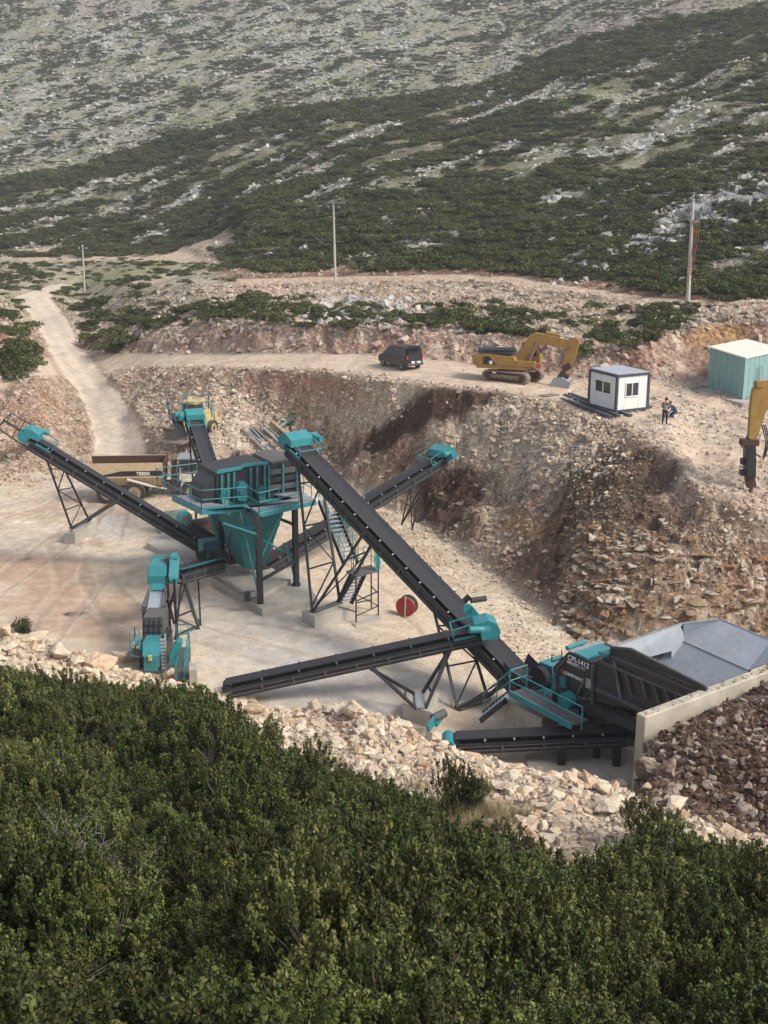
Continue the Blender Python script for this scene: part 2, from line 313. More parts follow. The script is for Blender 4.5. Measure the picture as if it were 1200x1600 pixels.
simple('teal_dull', (.022, .165, .175), .55, amt=.16)
simple('black_steel', (.019, .022, .028), .5, amt=.06, spec=.45)
simple('rubber', (.026, .028, .036), .75, amt=.06, spec=.25, dark=.85)
simple('grey_steel', (.30, .33, .36), .42, metal=.25, amt=.12, dark=.9)
simple('bright_steel', (.50, .54, .60), .3, metal=.5, amt=.05, dark=.85)
simple('dark_grey', (.075, .078, .085), .6, amt=.2)
simple('concrete', (.43, .405, .355), .9, amt=.3, dirt=(.30, .25, .19), scale=1.3, spec=.2, dark=.8)
simple('concrete_wall', (.54, .50, .41), .9, amt=.4, dirt=(.30, .24, .18), scale=.9, spec=.2, dark=.68)
simple('cat_yellow', (.37, .215, .055), .55, amt=.35, dirt=(.16, .11, .07), dark=.7)
simple('loader_yellow', (.56, .47, .17), .5, amt=.25)
simple('truck_cream', (.55, .42, .26), .6, amt=.4, dirt=(.35, .24, .15), dark=.8)
simple('truck_white', (.62, .58, .50), .6, amt=.3)
simple('rust', (.085, .045, .034), .85, amt=.3, dirt=(.22, .15, .11), spec=.2)
simple('dark_rust', (.065, .042, .034), .8, amt=.1, spec=.2)
simple('rust_steel', (.22, .16, .13), .6, amt=.3, dirt=(.34, .29, .25))
simple('tyre', (.03, .028, .026), .9, amt=.8, dirt=(.22, .17, .13), spec=.2)
simple('rim', (.36, .27, .19), .7, amt=.3)
simple('white_panel', (.68, .68, .66), .5, amt=.1, dark=.93)
simple('shed_teal', (.19, .335, .33), .55, amt=.12, dark=.9)
simple('cream_roof', (.74, .71, .62), .6, amt=.15, dark=.92)
simple('hopper_plate', (.30, .34, .40), .5, amt=.22, dirt=(.24, .19, .15), scale=.7, dark=.8)
simple('dark_railing', (.018, .075, .075), .6, amt=.1)
simple('cabin_roof', (.36, .40, .47), .5, amt=.2, dark=.88)
simple('cabin_frame', (.045, .055, .075), .5, amt=.12)
simple('wood', (.36, .27, .17), .8, amt=.2, spec=.2)
simple('old_wood', (.23, .17, .12), .85, amt=.3, spec=.2)
simple('red', (.38, .035, .035), .6, amt=.22)
simple('orange_red', (.42, .12, .07), .6, amt=.1)
simple('pole_concrete', (.50, .47, .43), .9, amt=.15, spec=.2)
simple('van_paint', (.018, .022, .030), .22, amt=.07, spec=.6)
simple('grey_cloth', (.30, .27, .29), .9, amt=.1); simple('dark_cloth', (.03, .03, .036), .9, amt=.1)
simple('blue_cloth', (.035, .06, .16), .9, amt=.1); simple('stripe_cloth', (.035, .035, .05), .9, amt=.1)
simple('skin', (.42, .24, .17), .6, amt=.05, dark=.95); simple('hair', (.02, .014, .011), .8, amt=.02)
simple('white_paint', (.75, .75, .73), .5, amt=.05, dark=.95); simple('red_light', (.5, .03, .02), .3, amt=.03)
simple('pale_green', (.27, .34, .27), .7, amt=.3); simple('sandy_spill', (.45, .38, .3), .9, amt=.2)
m, nt, b = newmat('window_glass'); b.inputs['Base Color'].default_value = (.035, .04, .045, 1); b.inputs['Roughness'].default_value = .08; b.inputs['Specular IOR Level'].default_value = .6

# ground: soil colour per vertex, broken stone in the texture
m, nt, b = newmat('ground_soil')
at = N(nt, 'ShaderNodeAttribute', attribute_name='soil'); st_ = N(nt, 'ShaderNodeAttribute', attribute_name='stony')
pos = N(nt, 'ShaderNodeNewGeometry').outputs['Position']
def vor(scale):
    v = N(nt, 'ShaderNodeTexVoronoi'); v.inputs['Scale'].default_value = scale; nt.links.new(pos, v.inputs['Vector']); return v
v1, v2 = vor(5.5), vor(2.1)
def rnd(v):
    s = N(nt, 'ShaderNodeSeparateColor'); nt.links.new(v.outputs['Color'], s.inputs[0]); return s.outputs[0]
c1 = mapr(nt, rnd(v1), 0, 1, .55, 1.35); c2 = mapr(nt, rnd(v2), 0, 1, .72, 1.22)
fac = mathn(nt, 'MULTIPLY', c1, c2); nz = noise(nt, 1.1, 8, pos, .7); nzs = mapr(nt, nz, .3, .7, .78, 1.18)
fm = N(nt, 'ShaderNodeMix', data_type='FLOAT'); nt.links.new(st_.outputs['Fac'], fm.inputs[0]); fm.inputs[2].default_value = 1.0; nt.links.new(fac, fm.inputs[3])
col = mulcol(nt, at.outputs['Color'], mathn(nt, 'MULTIPLY', fm.outputs[0], nzs))
nt.links.new(col, b.inputs['Base Color']); b.inputs['Roughness'].default_value = .95; b.inputs['Specular IOR Level'].default_value = .1
e1 = mapr(nt, v1.outputs['Distance'], 0, .7, 1, 0); e2 = mapr(nt, v2.outputs['Distance'], 0, .7, 1, 0)
hgt = mathn(nt, 'ADD', mathn(nt, 'MULTIPLY', mathn(nt, 'ADD', mathn(nt, 'MULTIPLY', e1, .35), e2), st_.outputs['Fac']), mathn(nt, 'MULTIPLY', noise(nt, 5, 6, pos, .7), .35))
bump(nt, hgt, b, 1.0, .2)

# stones: tint comes from each instance
def stonemat(name, instanced):
    m, nt, b = newmat(name)
    if instanced: c = N(nt, 'ShaderNodeAttribute', attribute_name='tint', attribute_type='INSTANCER').outputs['Color']
    else:
        oi = N(nt, 'ShaderNodeObjectInfo'); rr = N(nt, 'ShaderNodeValToRGB'); nt.links.new(oi.outputs['Random'], rr.inputs[0])
        cs = [(0, (.72, .59, .43)), (.3, (.76, .67, .53)), (.55, (.66, .48, .33)), (.75, (.74, .64, .49)), (1, (.60, .50, .39))]
        el = rr.color_ramp.elements; el[0].color = (*cs[0][1], 1); el[1].color = (*cs[-1][1], 1)
        for p, q in cs[1:-1]: e = el.new(p); e.color = (*q, 1)
        c = rr.outputs[0]
    tc = N(nt, 'ShaderNodeTexCoord').outputs['Object']
    n1 = noise(nt, 1.6, 8, tc, .65); n2 = noise(nt, 6, 6, tc, .7)
    c = mulcol(nt, c, mathn(nt, 'MULTIPLY', mapr(nt, n1, .3, .7, .72, 1.15), mapr(nt, n2, .3, .7, .82, 1.12)))
    c = mixc(nt, mapr(nt, n1, .58, .68, 0, .45), c, (.50, .29, .15))
    nt.links.new(c, b.inputs['Base Color']); b.inputs['Roughness'].default_value = .92; b.inputs['Specular IOR Level'].default_value = .15
    bump(nt, n2, b, .6, .12)
    return m
stonemat('stone_scatter', True); stonemat('boulder_stone', False)
m, nt, b = newmat('dark_boulder_stone')
tc = N(nt, 'ShaderNodeTexCoord').outputs['Object']; n1 = noise(nt, 1.5, 8, tc, .7); n2 = noise(nt, 5, 6, tc, .7)
c = mixc(nt, mapr(nt, n1, .42, .6, 0, 1), (.15, .095, .07), (.40, .335, .27)); nt.links.new(c, b.inputs['Base Color']); b.inputs['Roughness'].default_value = .9; bump(nt, n2, b, .7, .12)
m, nt, b = newmat('grey_rock')
tc = N(nt, 'ShaderNodeTexCoord').outputs['Object']; n1 = noise(nt, 1.2, 8, tc, .7); n2 = noise(nt, 5, 6, tc, .7)
c = mixc(nt, mapr(nt, n1, .35, .65, 0, 1), (.20, .20, .20), (.46, .46, .44)); nt.links.new(c, b.inputs['Base Color']); b.inputs['Roughness'].default_value = .9; bump(nt, n2, b, .7, .15)
# leaves
def leafmat(name, a, bb, c3, trans=.25, inst=True):
    m, nt, b = newmat(name)
    at = N(nt, 'ShaderNodeAttribute', attribute_name='leaf'); 
    rr = N(nt, 'ShaderNodeValToRGB'); el = rr.color_ramp.elements
    el[0].color = (*a, 1); el[1].color = (*c3, 1); e = el.new(.5); e.color = (*bb, 1); nt.links.new(at.outputs['Fac'], rr.inputs[0])
    oi = N(nt, 'ShaderNodeObjectInfo')
    c = mulcol(nt, rr.outputs[0], mapr(nt, oi.outputs['Random'], 0, 1, .66, 1.32))
    n1 = noise(nt, .9, 3, N(nt, 'ShaderNodeNewGeometry').outputs['Position'])
    hs = N(nt, 'ShaderNodeHueSaturation'); nt.links.new(c, hs.inputs['Color']); nt.links.new(mapr(nt, n1, .3, .7, .465, .515), hs.inputs['Hue']); nt.links.new(mapr(nt, n1, .3, .7, .85, 1.15), hs.inputs['Value'])
    hs.inputs['Saturation'].default_value = 1.0
    nt.links.new(hs.outputs[0], b.inputs['Base Color']); b.inputs['Roughness'].default_value = .6; b.inputs['Specular IOR Level'].default_value = .18
    tr = N(nt, 'ShaderNodeBsdfTranslucent'); nt.links.new(mulcol(nt, hs.outputs[0], mapr(nt, n1, 0, 1, 1.5, 1.5)), tr.inputs[0])
    ms = N(nt, 'ShaderNodeMixShader'); ms.inputs[0].default_value = trans
    nt.links.new(b.outputs[0], ms.inputs[1]); nt.links.new(tr.outputs[0], ms.inputs[2]); nt.links.new(ms.outputs[0], nt.nodes['Material Output'].inputs[0])
    return m
leafmat('oak_leaves', (.020, .032, .009), (.062, .084, .022), (.165, .19, .055), .14)
leafmat('olive_leaves', (.030, .040, .013), (.082, .095, .030), (.19, .20, .065), .14)
leafmat('scrub_leaves', (.030, .040, .012), (.070, .085, .027), (.135, .145, .052), .15)
leafmat('dry_grass', (.24, .20, .11), (.32, .27, .16), (.38, .33, .2), .2)
simple('bark', (.16, .14, .12), .9, amt=.1, spec=.1)
simple('dead_twig', (.33, .31, .28), .9, amt=.1, spec=.1)

# ------------------------------------------------------------------ building helpers
def tag(o, label=None, cat=None, group=None, kind=None):
    if label: o['label'] = label
    if cat: o['category'] = cat
    if group: o['group'] = group
    if kind: o['kind'] = kind
    return o
def npmesh(name, V, F, mat=None, smooth=False):
    """V (n,3), F (m,3|4) arrays"""
    me = bpy.data.meshes.new(name); V = np.asarray(V, np.float32); F = np.asarray(F, np.int32); k = F.shape[1]
    me.vertices.add(len(V)); me.vertices.foreach_set('co', V.ravel())
    me.loops.add(F.size); me.loops.foreach_set('vertex_index', F.ravel())
    me.polygons.add(len(F)); me.polygons.foreach_set('loop_start', np.arange(0, F.size, k, dtype=np.int32)); me.polygons.foreach_set('loop_total', np.full(len(F), k, np.int32))
    if smooth: me.polygons.foreach_set('use_smooth', np.ones(len(F), bool))
    if mat: me.materials.append(MATS[mat])
    me.update(calc_edges=True); return me
def empty(name, loc=(0, 0, 0), rz=0, label=None, cat=None, group=None):
    o = bpy.data.objects.new(name, None); COL.objects.link(o); o.location = loc; o.rotation_euler = (0, 0, rz); o.empty_display_size = .3
    return tag(o, label, cat, group)
class MB:
    """collects simple solids and links them as ONE mesh object"""
    def __init__(s): s.v = []; s.f = []
    def add(s, vs, fs):
        o = len(s.v); s.v += [tuple(v) for v in vs]; s.f += [tuple(i + o for i in f) for f in fs]; return s
    def hexa(s, p): return s.add(p, [(3, 2, 1, 0), (4, 5, 6, 7), (0, 1, 5, 4), (1, 2, 6, 5), (2, 3, 7, 6), (3, 0, 4, 7)])
    def box(s, c, d, rz=0, M=None):
        hx, hy, hz = d[0] / 2, d[1] / 2, d[2] / 2
        pts = [Vector(q) for q in ((-hx, -hy, -hz), (hx, -hy, -hz), (hx, hy, -hz), (-hx, hy, -hz), (-hx, -hy, hz), (hx, -hy, hz), (hx, hy, hz), (-hx, hy, hz))]
        if rz: M = Matrix.Rotation(rz, 3, 'Z')
        if M is not None: pts = [M @ q for q in pts]
        return s.hexa([q + Vector(c) for q in pts])
    def beam(s, a, b, w, h=None, up=(0, 0, 1)):
        a, b = Vector(a), Vector(b); h = h or w; d = (b - a).normalized(); u = Vector(up)
        if abs(d.dot(u)) > .98: u = Vector((0, 1, 0))
        x = d.cross(u).normalized(); y = x.cross(d).normalized()
        r = [x * (i * w / 2) + y * (j * h / 2) for i, j in ((-1, -1), (1, -1), (1, 1), (-1, 1))]
        return s.hexa([a + q for q in r] + [b + q for q in r])
    def tube(s, pts, r, n=8, cap=True):
        pts = [Vector(p) for p in pts]; rr = r if isinstance(r, (list, tuple)) else [r] * len(pts); vs = []; fs = []
        for i, p in enumerate(pts):
            d = (pts[min(i + 1, len(pts) - 1)] - pts[max(i - 1, 0)]).normalized()
            u = Vector((0, 0, 1)) if abs(d.z) < .9 else Vector((1, 0, 0)); x = d.cross(u).normalized(); y = d.cross(x)
            for k in range(n): a = 2 * math.pi * k / n; vs.append(p + (x * math.cos(a) + y * math.sin(a)) * rr[i])
        for i in range(len(pts) - 1):
            for k in range(n): fs.append((i * n + k, i * n + (k + 1) % n, (i + 1) * n + (k + 1) % n, (i + 1) * n + k))
        if cap: fs += [tuple(range(n - 1, -1, -1)), tuple((len(pts) - 1) * n + k for k in range(n))]
        return s.add(vs, fs)
    def cyl(s, a, b, r, n=16): return s.tube([a, b], r, n)
    def prism(s, poly, ext):
        """polygon (3-D points) extruded along ext"""
        n = len(poly); e = Vector(ext); vs = [Vector(p) for p in poly] + [Vector(p) + e for p in poly]
        nn = Vector((0, 0, 0))
        for i in range(n): nn += Vector(poly[i]).cross(Vector(poly[(i + 1) % n]))
        fs = [tuple(range(n)), tuple(range(2 * n - 1, n - 1, -1))] + [(i + n, (i + 1) % n + n, (i + 1) % n, i) for i in range(n)]
        if nn.dot(e) > 0: fs = [tuple(reversed(f)) for f in fs]
        return s.add(vs, fs)
    def sheet(s, poly, t=.03):
        a, b, c = Vector(poly[0]), Vector(poly[1]), Vector(poly[2]); n = (b - a).cross(c - a).normalized(); return s.prism(poly, n * t)
    def build(s, name, mat, parent=None, bevel=0, smooth=False):
        me = bpy.data.meshes.new(name); me.from_pydata([tuple(v) for v in s.v], [], s.f); me.materials.append(MATS[mat]) if mat else None
        if smooth: me.polygons.foreach_set('use_smooth', [True] * len(me.polygons))
        me.update()
        o = bpy.data.objects.new(name, me); COL.objects.link(o)
        if parent is not None: o.parent = parent
        if bevel:
            bm = bmesh.new(); bm.from_mesh(me); bmesh.ops.bevel(bm, geom=bm.edges[:], offset=bevel, segments=2, affect='EDGES', clamp_overlap=True); bm.to_mesh(me); bm.free()
        return o
def sep(o):
    """mesh built in world coordinates under a rootless thing: move its origin to its base"""
    co = np.empty(len(o.data.vertices) * 3, np.float32); o.data.vertices.foreach_get('co', co); co = co.reshape(-1, 3)
    c = co.mean(0); c[2] = co[:, 2].min(); o.data.vertices.foreach_set('co', (co - c).ravel()); o.location = Vector(c.tolist()); return o
def root(name, at, label, cat, group=None, rz=0): return empty(name, at, rz, label, cat, group)
def adopt(par):
    """parts were built in world coordinates: keep them in place under the thing's Empty"""
    bpy.context.view_layer.update()
    inv = Matrix.LocRotScale(par.location, par.rotation_euler, None).inverted()
    for c in [o for o in bpy.data.objects if o.parent == par]:
        c.matrix_parent_inverse = inv if c.type == 'MESH' or c.type == 'FONT' else inv
def copytree(o, parent=None):
    c = o.copy(); COL.objects.link(c); c.parent = parent
    for ch in [x for x in bpy.data.objects if x.parent == o]: copytree(ch, c)
    return c
def text(s, name, mat, parent, origin, xdir, updir, h, ext=.006, bold=.02):
    cu = bpy.data.curves.new(name, 'FONT'); cu.body = s; cu.size = h * 1.38; cu.extrude = ext; cu.offset = bold * h; cu.materials.append(MATS[mat])
    x = Vector(xdir).normalized(); u = Vector(updir); u = (u - x * u.dot(x)).normalized(); n = x.cross(u)
    M = Matrix((x, u, n)).transposed().to_4x4(); M.translation = Vector(origin)
    o = bpy.data.objects.new(name, cu); COL.objects.link(o)
    dg = bpy.context.evaluated_depsgraph_get(); me = bpy.data.meshes.new_from_object(o.evaluated_get(dg)); bpy.data.objects.remove(o)
    me.transform(M); o = bpy.data.objects.new(name, me); COL.objects.link(o); o.parent = parent; return o

# ------------------------------------------------------------------ terrain objects
idx = np.arange(NYc * AZ_).reshape(NYc, AZ_)
FQ = np.stack([idx[:-1, :-1], idx[:-1, 1:], idx[1:, 1:], idx[1:, :-1]], -1)
FB = (BD[:-1, :-1] + BD[1:, 1:]) / 2; FR = (ROADM[:-1, :-1] + ROADM[1:, 1:]) / 2
VT = np.stack([GX, GY, Ht], -1).reshape(-1, 3)
stony = np.interp(BD, np.arange(NL), [.2, .2, .2, .2, .3, .9, 1, .8, .03, .3, 1, .35, .3, 1, 1, .3, .7, .8, .8, .8, .7, .6, .6, .5, .5][:NL]) * (1 - .85 * np.clip(ROADM, 0, 1))
stony = np.where((BD > 11.05) & (BD < 11.95), .15, stony)
PARTS = [('slope_below_the_camera', 0, 5, 'overgrown slope falling away below the viewpoint'), ('rock_berm', 5, 8, 'cream rubble berm between scrub and pit'),
         ('quarry_floor', 8, 9, 'pale trampled floor of the quarry pit'), ('quarry_bank', 9, 11, 'rubble bank of the pit'), ('bench_track', 11, 12, 'pale dirt bench with the parked van'),
         ('cut_slope', 12, 14, 'reddish cut slope above the bench'), ('upper_track', 14, 15, 'dirt track below the hillside'), ('hillside', 15, 20, 'limestone hillside covered with scrub'),
         ('far_hillside', 20, 99, 'pale far hillside dotted with scrub')]
def terrain_obj(name, mask):
    F = FQ[mask]; u, inv = np.unique(F, return_inverse=True); F = inv.reshape(F.shape)
    me = npmesh(name, VT[u], F, 'ground_soil', True)
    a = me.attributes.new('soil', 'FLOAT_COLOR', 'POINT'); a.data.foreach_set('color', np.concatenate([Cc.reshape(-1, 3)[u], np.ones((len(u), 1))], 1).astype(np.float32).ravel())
    a = me.attributes.new('stony', 'FLOAT', 'POINT'); a.data.foreach_set('value', stony.reshape(-1)[u].astype(np.float32))
    o = bpy.data.objects.new(name, me); COL.objects.link(o); o['kind'] = 'structure'; return o
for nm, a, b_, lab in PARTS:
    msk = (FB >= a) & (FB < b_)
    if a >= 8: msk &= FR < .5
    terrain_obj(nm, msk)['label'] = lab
terrain_obj('dirt_road', FR >= .5)['label'] = 'pale dirt road climbing out of the pit on the left'
n1, n2, n3, n4 = NN

# ------------------------------------------------------------------ stones and shrubs
def hull_rock(seed, n=13, flatz=.7, rough=0, sub=0):
    r = np.random.RandomState(seed); p = r.normal(size=(n, 3)); p /= np.linalg.norm(p, axis=1)[:, None]; p *= r.uniform(.75, 1.1, (n, 1)); p *= np.array([1, r.uniform(.65, .95), flatz * r.uniform(.8, 1.15)])
    bm = bmesh.new(); [bm.verts.new(q) for q in p]; bmesh.ops.convex_hull(bm, input=bm.verts[:])
    for v in [v for v in bm.verts if not v.link_faces]: bm.verts.remove(v)
    if sub:
        bmesh.ops.bevel(bm, geom=bm.edges[:], offset=.05, segments=1, affect='EDGES', clamp_overlap=True)
        bmesh.ops.triangulate(bm, faces=bm.faces[:]); bmesh.ops.subdivide_edges(bm, edges=bm.edges[:], cuts=sub, use_grid_fill=True)
        for v in bm.verts:
            c = v.co; v.co += c.normalized() * float((fbm(np.array([c.x * 2.3 + seed]), np.array([c.y * 2.3 + c.z * 3.1]), seed, 4)[0] - .5) * rough)
    bmesh.ops.triangulate(bm, faces=bm.faces[:]); me = bpy.data.meshes.new('stone'); bm.to_mesh(me); bm.free(); return me
def proto_col(name, meshes, mat):
    c = bpy.data.collections.new(name)
    for i, me in enumerate(meshes):
        if not me.materials: me.materials.append(MATS[mat])
        c.objects.link(bpy.data.objects.new(name, me))
    return c
STONES = proto_col('stone_shapes', [hull_rock(i, 11 + i % 4, .65) for i in range(8)], 'stone_scatter')

def gn_scatter(name, pts, scl, rot, tint, coll, nproto, label):
    n = len(pts); me = bpy.data.meshes.new(name); me.vertices.add(n); me.vertices.foreach_set('co', pts.astype(np.float32).ravel())
    def att(nm, ty, key, arr): a = me.attributes.new(nm, ty, 'POINT'); a.data.foreach_set(key, np.ascontiguousarray(arr).ravel())
    att('scl', 'FLOAT_VECTOR', 'vector', scl.astype(np.float32)); att('rot', 'FLOAT_VECTOR', 'vector', rot.astype(np.float32)); att('pick', 'INT', 'value', NR.randint(0, nproto, n).astype(np.int32))
    if tint is not None: att('tint', 'FLOAT_COLOR', 'color', np.concatenate([np.clip(tint, 0, 1), np.ones((n, 1))], 1).astype(np.float32))
    me.update(); o = bpy.data.objects.new(name, me); COL.objects.link(o); o['kind'] = 'stuff'; o['label'] = label
    g = bpy.data.node_groups.new(name, 'GeometryNodeTree'); g.interface.new_socket('Geometry', in_out='INPUT', socket_type='NodeSocketGeometry'); g.interface.new_socket('Geometry', in_out='OUTPUT', socket_type='NodeSocketGeometry')
    gi = g.nodes.new('NodeGroupInput'); go = g.nodes.new('NodeGroupOutput'); ip = g.nodes.new('GeometryNodeInstanceOnPoints'); ci = g.nodes.new('GeometryNodeCollectionInfo')
    ci.inputs['Collection'].default_value = coll; ci.inputs['Separate Children'].default_value = True; ci.inputs['Reset Children'].default_value = True
    def na(nm, ty): q = g.nodes.new('GeometryNodeInputNamedAttribute'); q.data_type = ty; q.inputs[0].default_value = nm; return q.outputs[0]
    mp = g.nodes.new('GeometryNodeMeshToPoints'); g.links.new(gi.outputs[0], mp.inputs[0]); g.links.new(mp.outputs[0], ip.inputs['Points'])
    g.links.new(ci.outputs[0], ip.inputs['Instance']); ip.inputs['Pick Instance'].default_value = True; g.links.new(na('pick', 'INT'), ip.inputs['Instance Index'])
    e2r = g.nodes.new('FunctionNodeEulerToRotation'); g.links.new(na('rot', 'FLOAT_VECTOR'), e2r.inputs[0]); g.links.new(e2r.outputs[0], ip.inputs['Rotation']); g.links.new(na('scl', 'FLOAT_VECTOR'), ip.inputs['Scale'])
    g.links.new(ip.outputs[0], go.inputs[0]); md = o.modifiers.new('scatter', 'NODES'); md.node_group = g
    return o
AREA = np.abs((GX[:-1, 1:] - GX[:-1, :-1]) * (GY[1:, :-1] - GY[:-1, :-1]))
INFR = ((PXm > -70) & (PXm < 1270) & (PYm > -40) & (PYm < 1700) & (GY > 4))[:-1, :-1]
def pick(mask, n):
    w = (AREA * mask[:-1, :-1] * INFR).ravel(); k = NR.choice(len(w), n, p=w / w.sum()); i, j = np.divmod(k, AZ_ - 1); fi, fj = NR.rand(n), NR.rand(n)
    def ip(A): return (A[i, j] * (1 - fi) + A[i + 1, j] * fi) * (1 - fj) + (A[i, j + 1] * (1 - fi) + A[i + 1, j + 1] * fi) * fj
    return np.stack([ip(GX), ip(GY), ip(Ht)], 1), ip(BD), np.stack([ip(Cc[..., c]) for c in range(3)], 1)
def sizes(n, a, b, p=2.5): return a * (b / a) ** (NR.rand(n) ** p)
def stones(name, mask, n, a, b, pal, label, p=2.5, sink=.25, soil=.35, avoid=True):
    pts, bd, sc = pick(mask * (1 - np.clip(ROADM * 1.3, 0, 1)), n); s = sizes(n, a, b, p); tint = np.array(pal)[NR.randint(0, len(pal), n)] * NR.uniform(.8, 1.12, (n, 1)); tint = tint * (1 - soil) + sc * 1.15 * soil
    pts[:, 2] += s * (.35 - sink); scl = s[:, None] * NR.uniform(.7, 1.25, (n, 3)); rot = NR.uniform(-.5, .5, (n, 3)); rot[:, 2] = NR.uniform(0, 6.28, n)
    return gn_scatter(name, pts, scl, rot, tint, STONES, 8, label)
CR = [(.74, .62, .46), (.78, .69, .55), (.67, .52, .37), (.61, .50, .38), (.74, .65, .52), (.62, .43, .28)]
BR = [(.50, .42, .34), (.60, .54, .46), (.42, .33, .26), (.34, .27, .22), (.64, .58, .50), (.46, .36, .29)]
GRr = [(.46, .46, .44), (.54, .54, .51), (.38, .38, .37), (.50, .49, .45)]
bm_ = bandw(5.02, 7.7) * (1 - fillm); stones('berm_fines', bm_, 15000, .02, .10, CR + [(.66, .48, .34)], 'fine broken gravel between the blocks of the berm', 2, soil=.2); stones('berm_rubble', bm_, 17000, .05, .33, CR, 'cream broken limestone heaped along the berm', 2.6, soil=.15)
stones('fill_rubble', fillm * (BD > 5.7) * (BD < 6.98), 8000, .02, .26, [(.17, .12, .09), (.12, .08, .06), (.38, .31, .25), (.56, .50, .43), (.22, .16, .12), (.13, .09, .065)], 'brown earth mixed with stones filled against the concrete wall', 3.0, soil=.35)
dk = np.clip(sm(.30, .13, Cc.mean(-1)), 0, 1)
bkm = bandw(9.0, 11.05) * (1 - .85 * dk) * (1 - np.clip(ROADM * 1.15, 0, 1)) * (1 - .55 * strata)
scree = sm(850, 930, PXm); bkm = bkm * (1 - .6 * scree)
stones('bank_rubble', bkm * (.2 + sm(.35, .6, n2)), 30000, .05, .36, BR, 'broken stones covering the bank of the pit', 3.4, soil=.5)
stones('scree_stones', bandw(9.0, 11.05) * scree * (1 - strata * .6), 9000, .03, .2, [(.36, .30, .24), (.50, .43, .35), (.28, .22, .17), (.20, .15, .12)], 'small stones in the brown scree on the right bank', 3.0, soil=.5)
# ledges of the layered rock face
_, bd_, sc_ = None, None, None
pts, bd_, sc_ = pick(strata * (.2 + sm(.36, .6, n1 * .5 + n2 * .5)), 7000); fr_ = ((pts[:, 2] + .066 * pts[:, 0] + .5 * vn(pts[:, 0] / 2.2, pts[:, 1] / 2.2, 77)) / .42) % 1
k_ = (fr_ > .45) | (NR.rand(len(fr_)) < .25); pts, sc_ = pts[k_], sc_[k_]; n_ = len(pts); s_ = sizes(n_, .07, .62, 2.4)
pts[:, 2] -= s_ * .12
gn_scatter('rock_ledges', pts, np.stack([s_ * NR.uniform(.8, 1.3, n_), s_ * .75, s_ * NR.uniform(.3, .75, n_)], 1), np.stack([NR.uniform(-.25, .25, n_), NR.uniform(-.25, .25, n_), NR.uniform(0, 6.28, n_)], 1), np.array([(.38, .28, .19), (.50, .42, .33), (.33, .20, .11), (.28, .20, .14), (.56, .49, .40)])[NR.randint(0, 5, n_)] * NR.uniform(.75, 1.1, (n_, 1)), STONES, 8, 'broken ledges of the layered rock face at the right of the pit')
heap = bk * np.clip(patch(575, 630, 50, 40, 0) + patch(350, 640, 50, 28) + patch(860, 700, 110, 70, 20) * .6 + patch(1150, 840, 60, 50) * .5, 0, 1)
stones('bank_boulders', heap + .012 * bkm, 3000, .09, .34, BR[:2] + CR[:6], 'larger pale blocks lying in heaps on the bank', 2.0, soil=.15)
stones('cut_rubble', bandw(12.0, 14.05) * (.3 + sm(.4, .6, n2)), 17000, .08, .6, BR, 'loose stones on the cut slope between the two tracks', 2.8, soil=.4)
stones('bench_rubble', bandw(11, 12.1) * sm(860, 960, PXm) * sm(.4, .6, n2 + .1), 5200, .05, .26, BR + CR[:2], 'loose rubble on the right part of the bench', 2.6, soil=.4)
stones('trackside_rubble', bandw(14.9, 16.2, .1) * sm(300, 360, PXm), 3200, .08, .5, BR + [(.24, .16, .12)] * 2, 'rubble along the upper edge of the upper track', 2.2, soil=.4)
stones('track_stones', bandw(11, 12) * sm(.5, .7, n1) + bandw(14, 15.9) * .5 + .8 * pit * (BD > 8.8), 5200, .04, .16, CR + BR, 'small stones strewn over tracks and pit edge', 2.5, soil=.6)
stones('floor_pebbles', pit * (.3 + sm(.45, .65, n2)), 6500, .018, .07, CR + BR, 'pebbles strewn over the pit floor', 2.5, soil=.5)
pitedge = pit * np.clip(patch(640, 860, 130, 50, 35) + patch(440, 700, 130, 30) + patch(800, 1010, 90, 60, 40), 0, 1)
stones('spilled_gravel', pitedge, 4200, .04, .2, CR, 'gravel spilled on the pit floor below the bank', 2.5, soil=.5)
ribm = hl * (1 - fh) * sm(.50, .60, rib * .6 + rib2 * .4)
outc = np.clip(patch(1040, 352, 190, 34, -24) + patch(560, 490, 90, 22, -4) * .8, 0, 1)
stones('limestone_outcrops', ribm + outc * 4 * (BD > 12.5), 11000, .22, 1.0, GRr, 'grey limestone ribs breaking through the hillside', 1.8, soil=.1, sink=.3)
stones('far_limestone', fh * (BD < 22.8) * sm(.42, .58, rib * .5 + rib2 * .5), 15000, .35, 1.3, GRr, 'scattered limestone on the far hillside', 1.8, soil=.2, sink=.3)

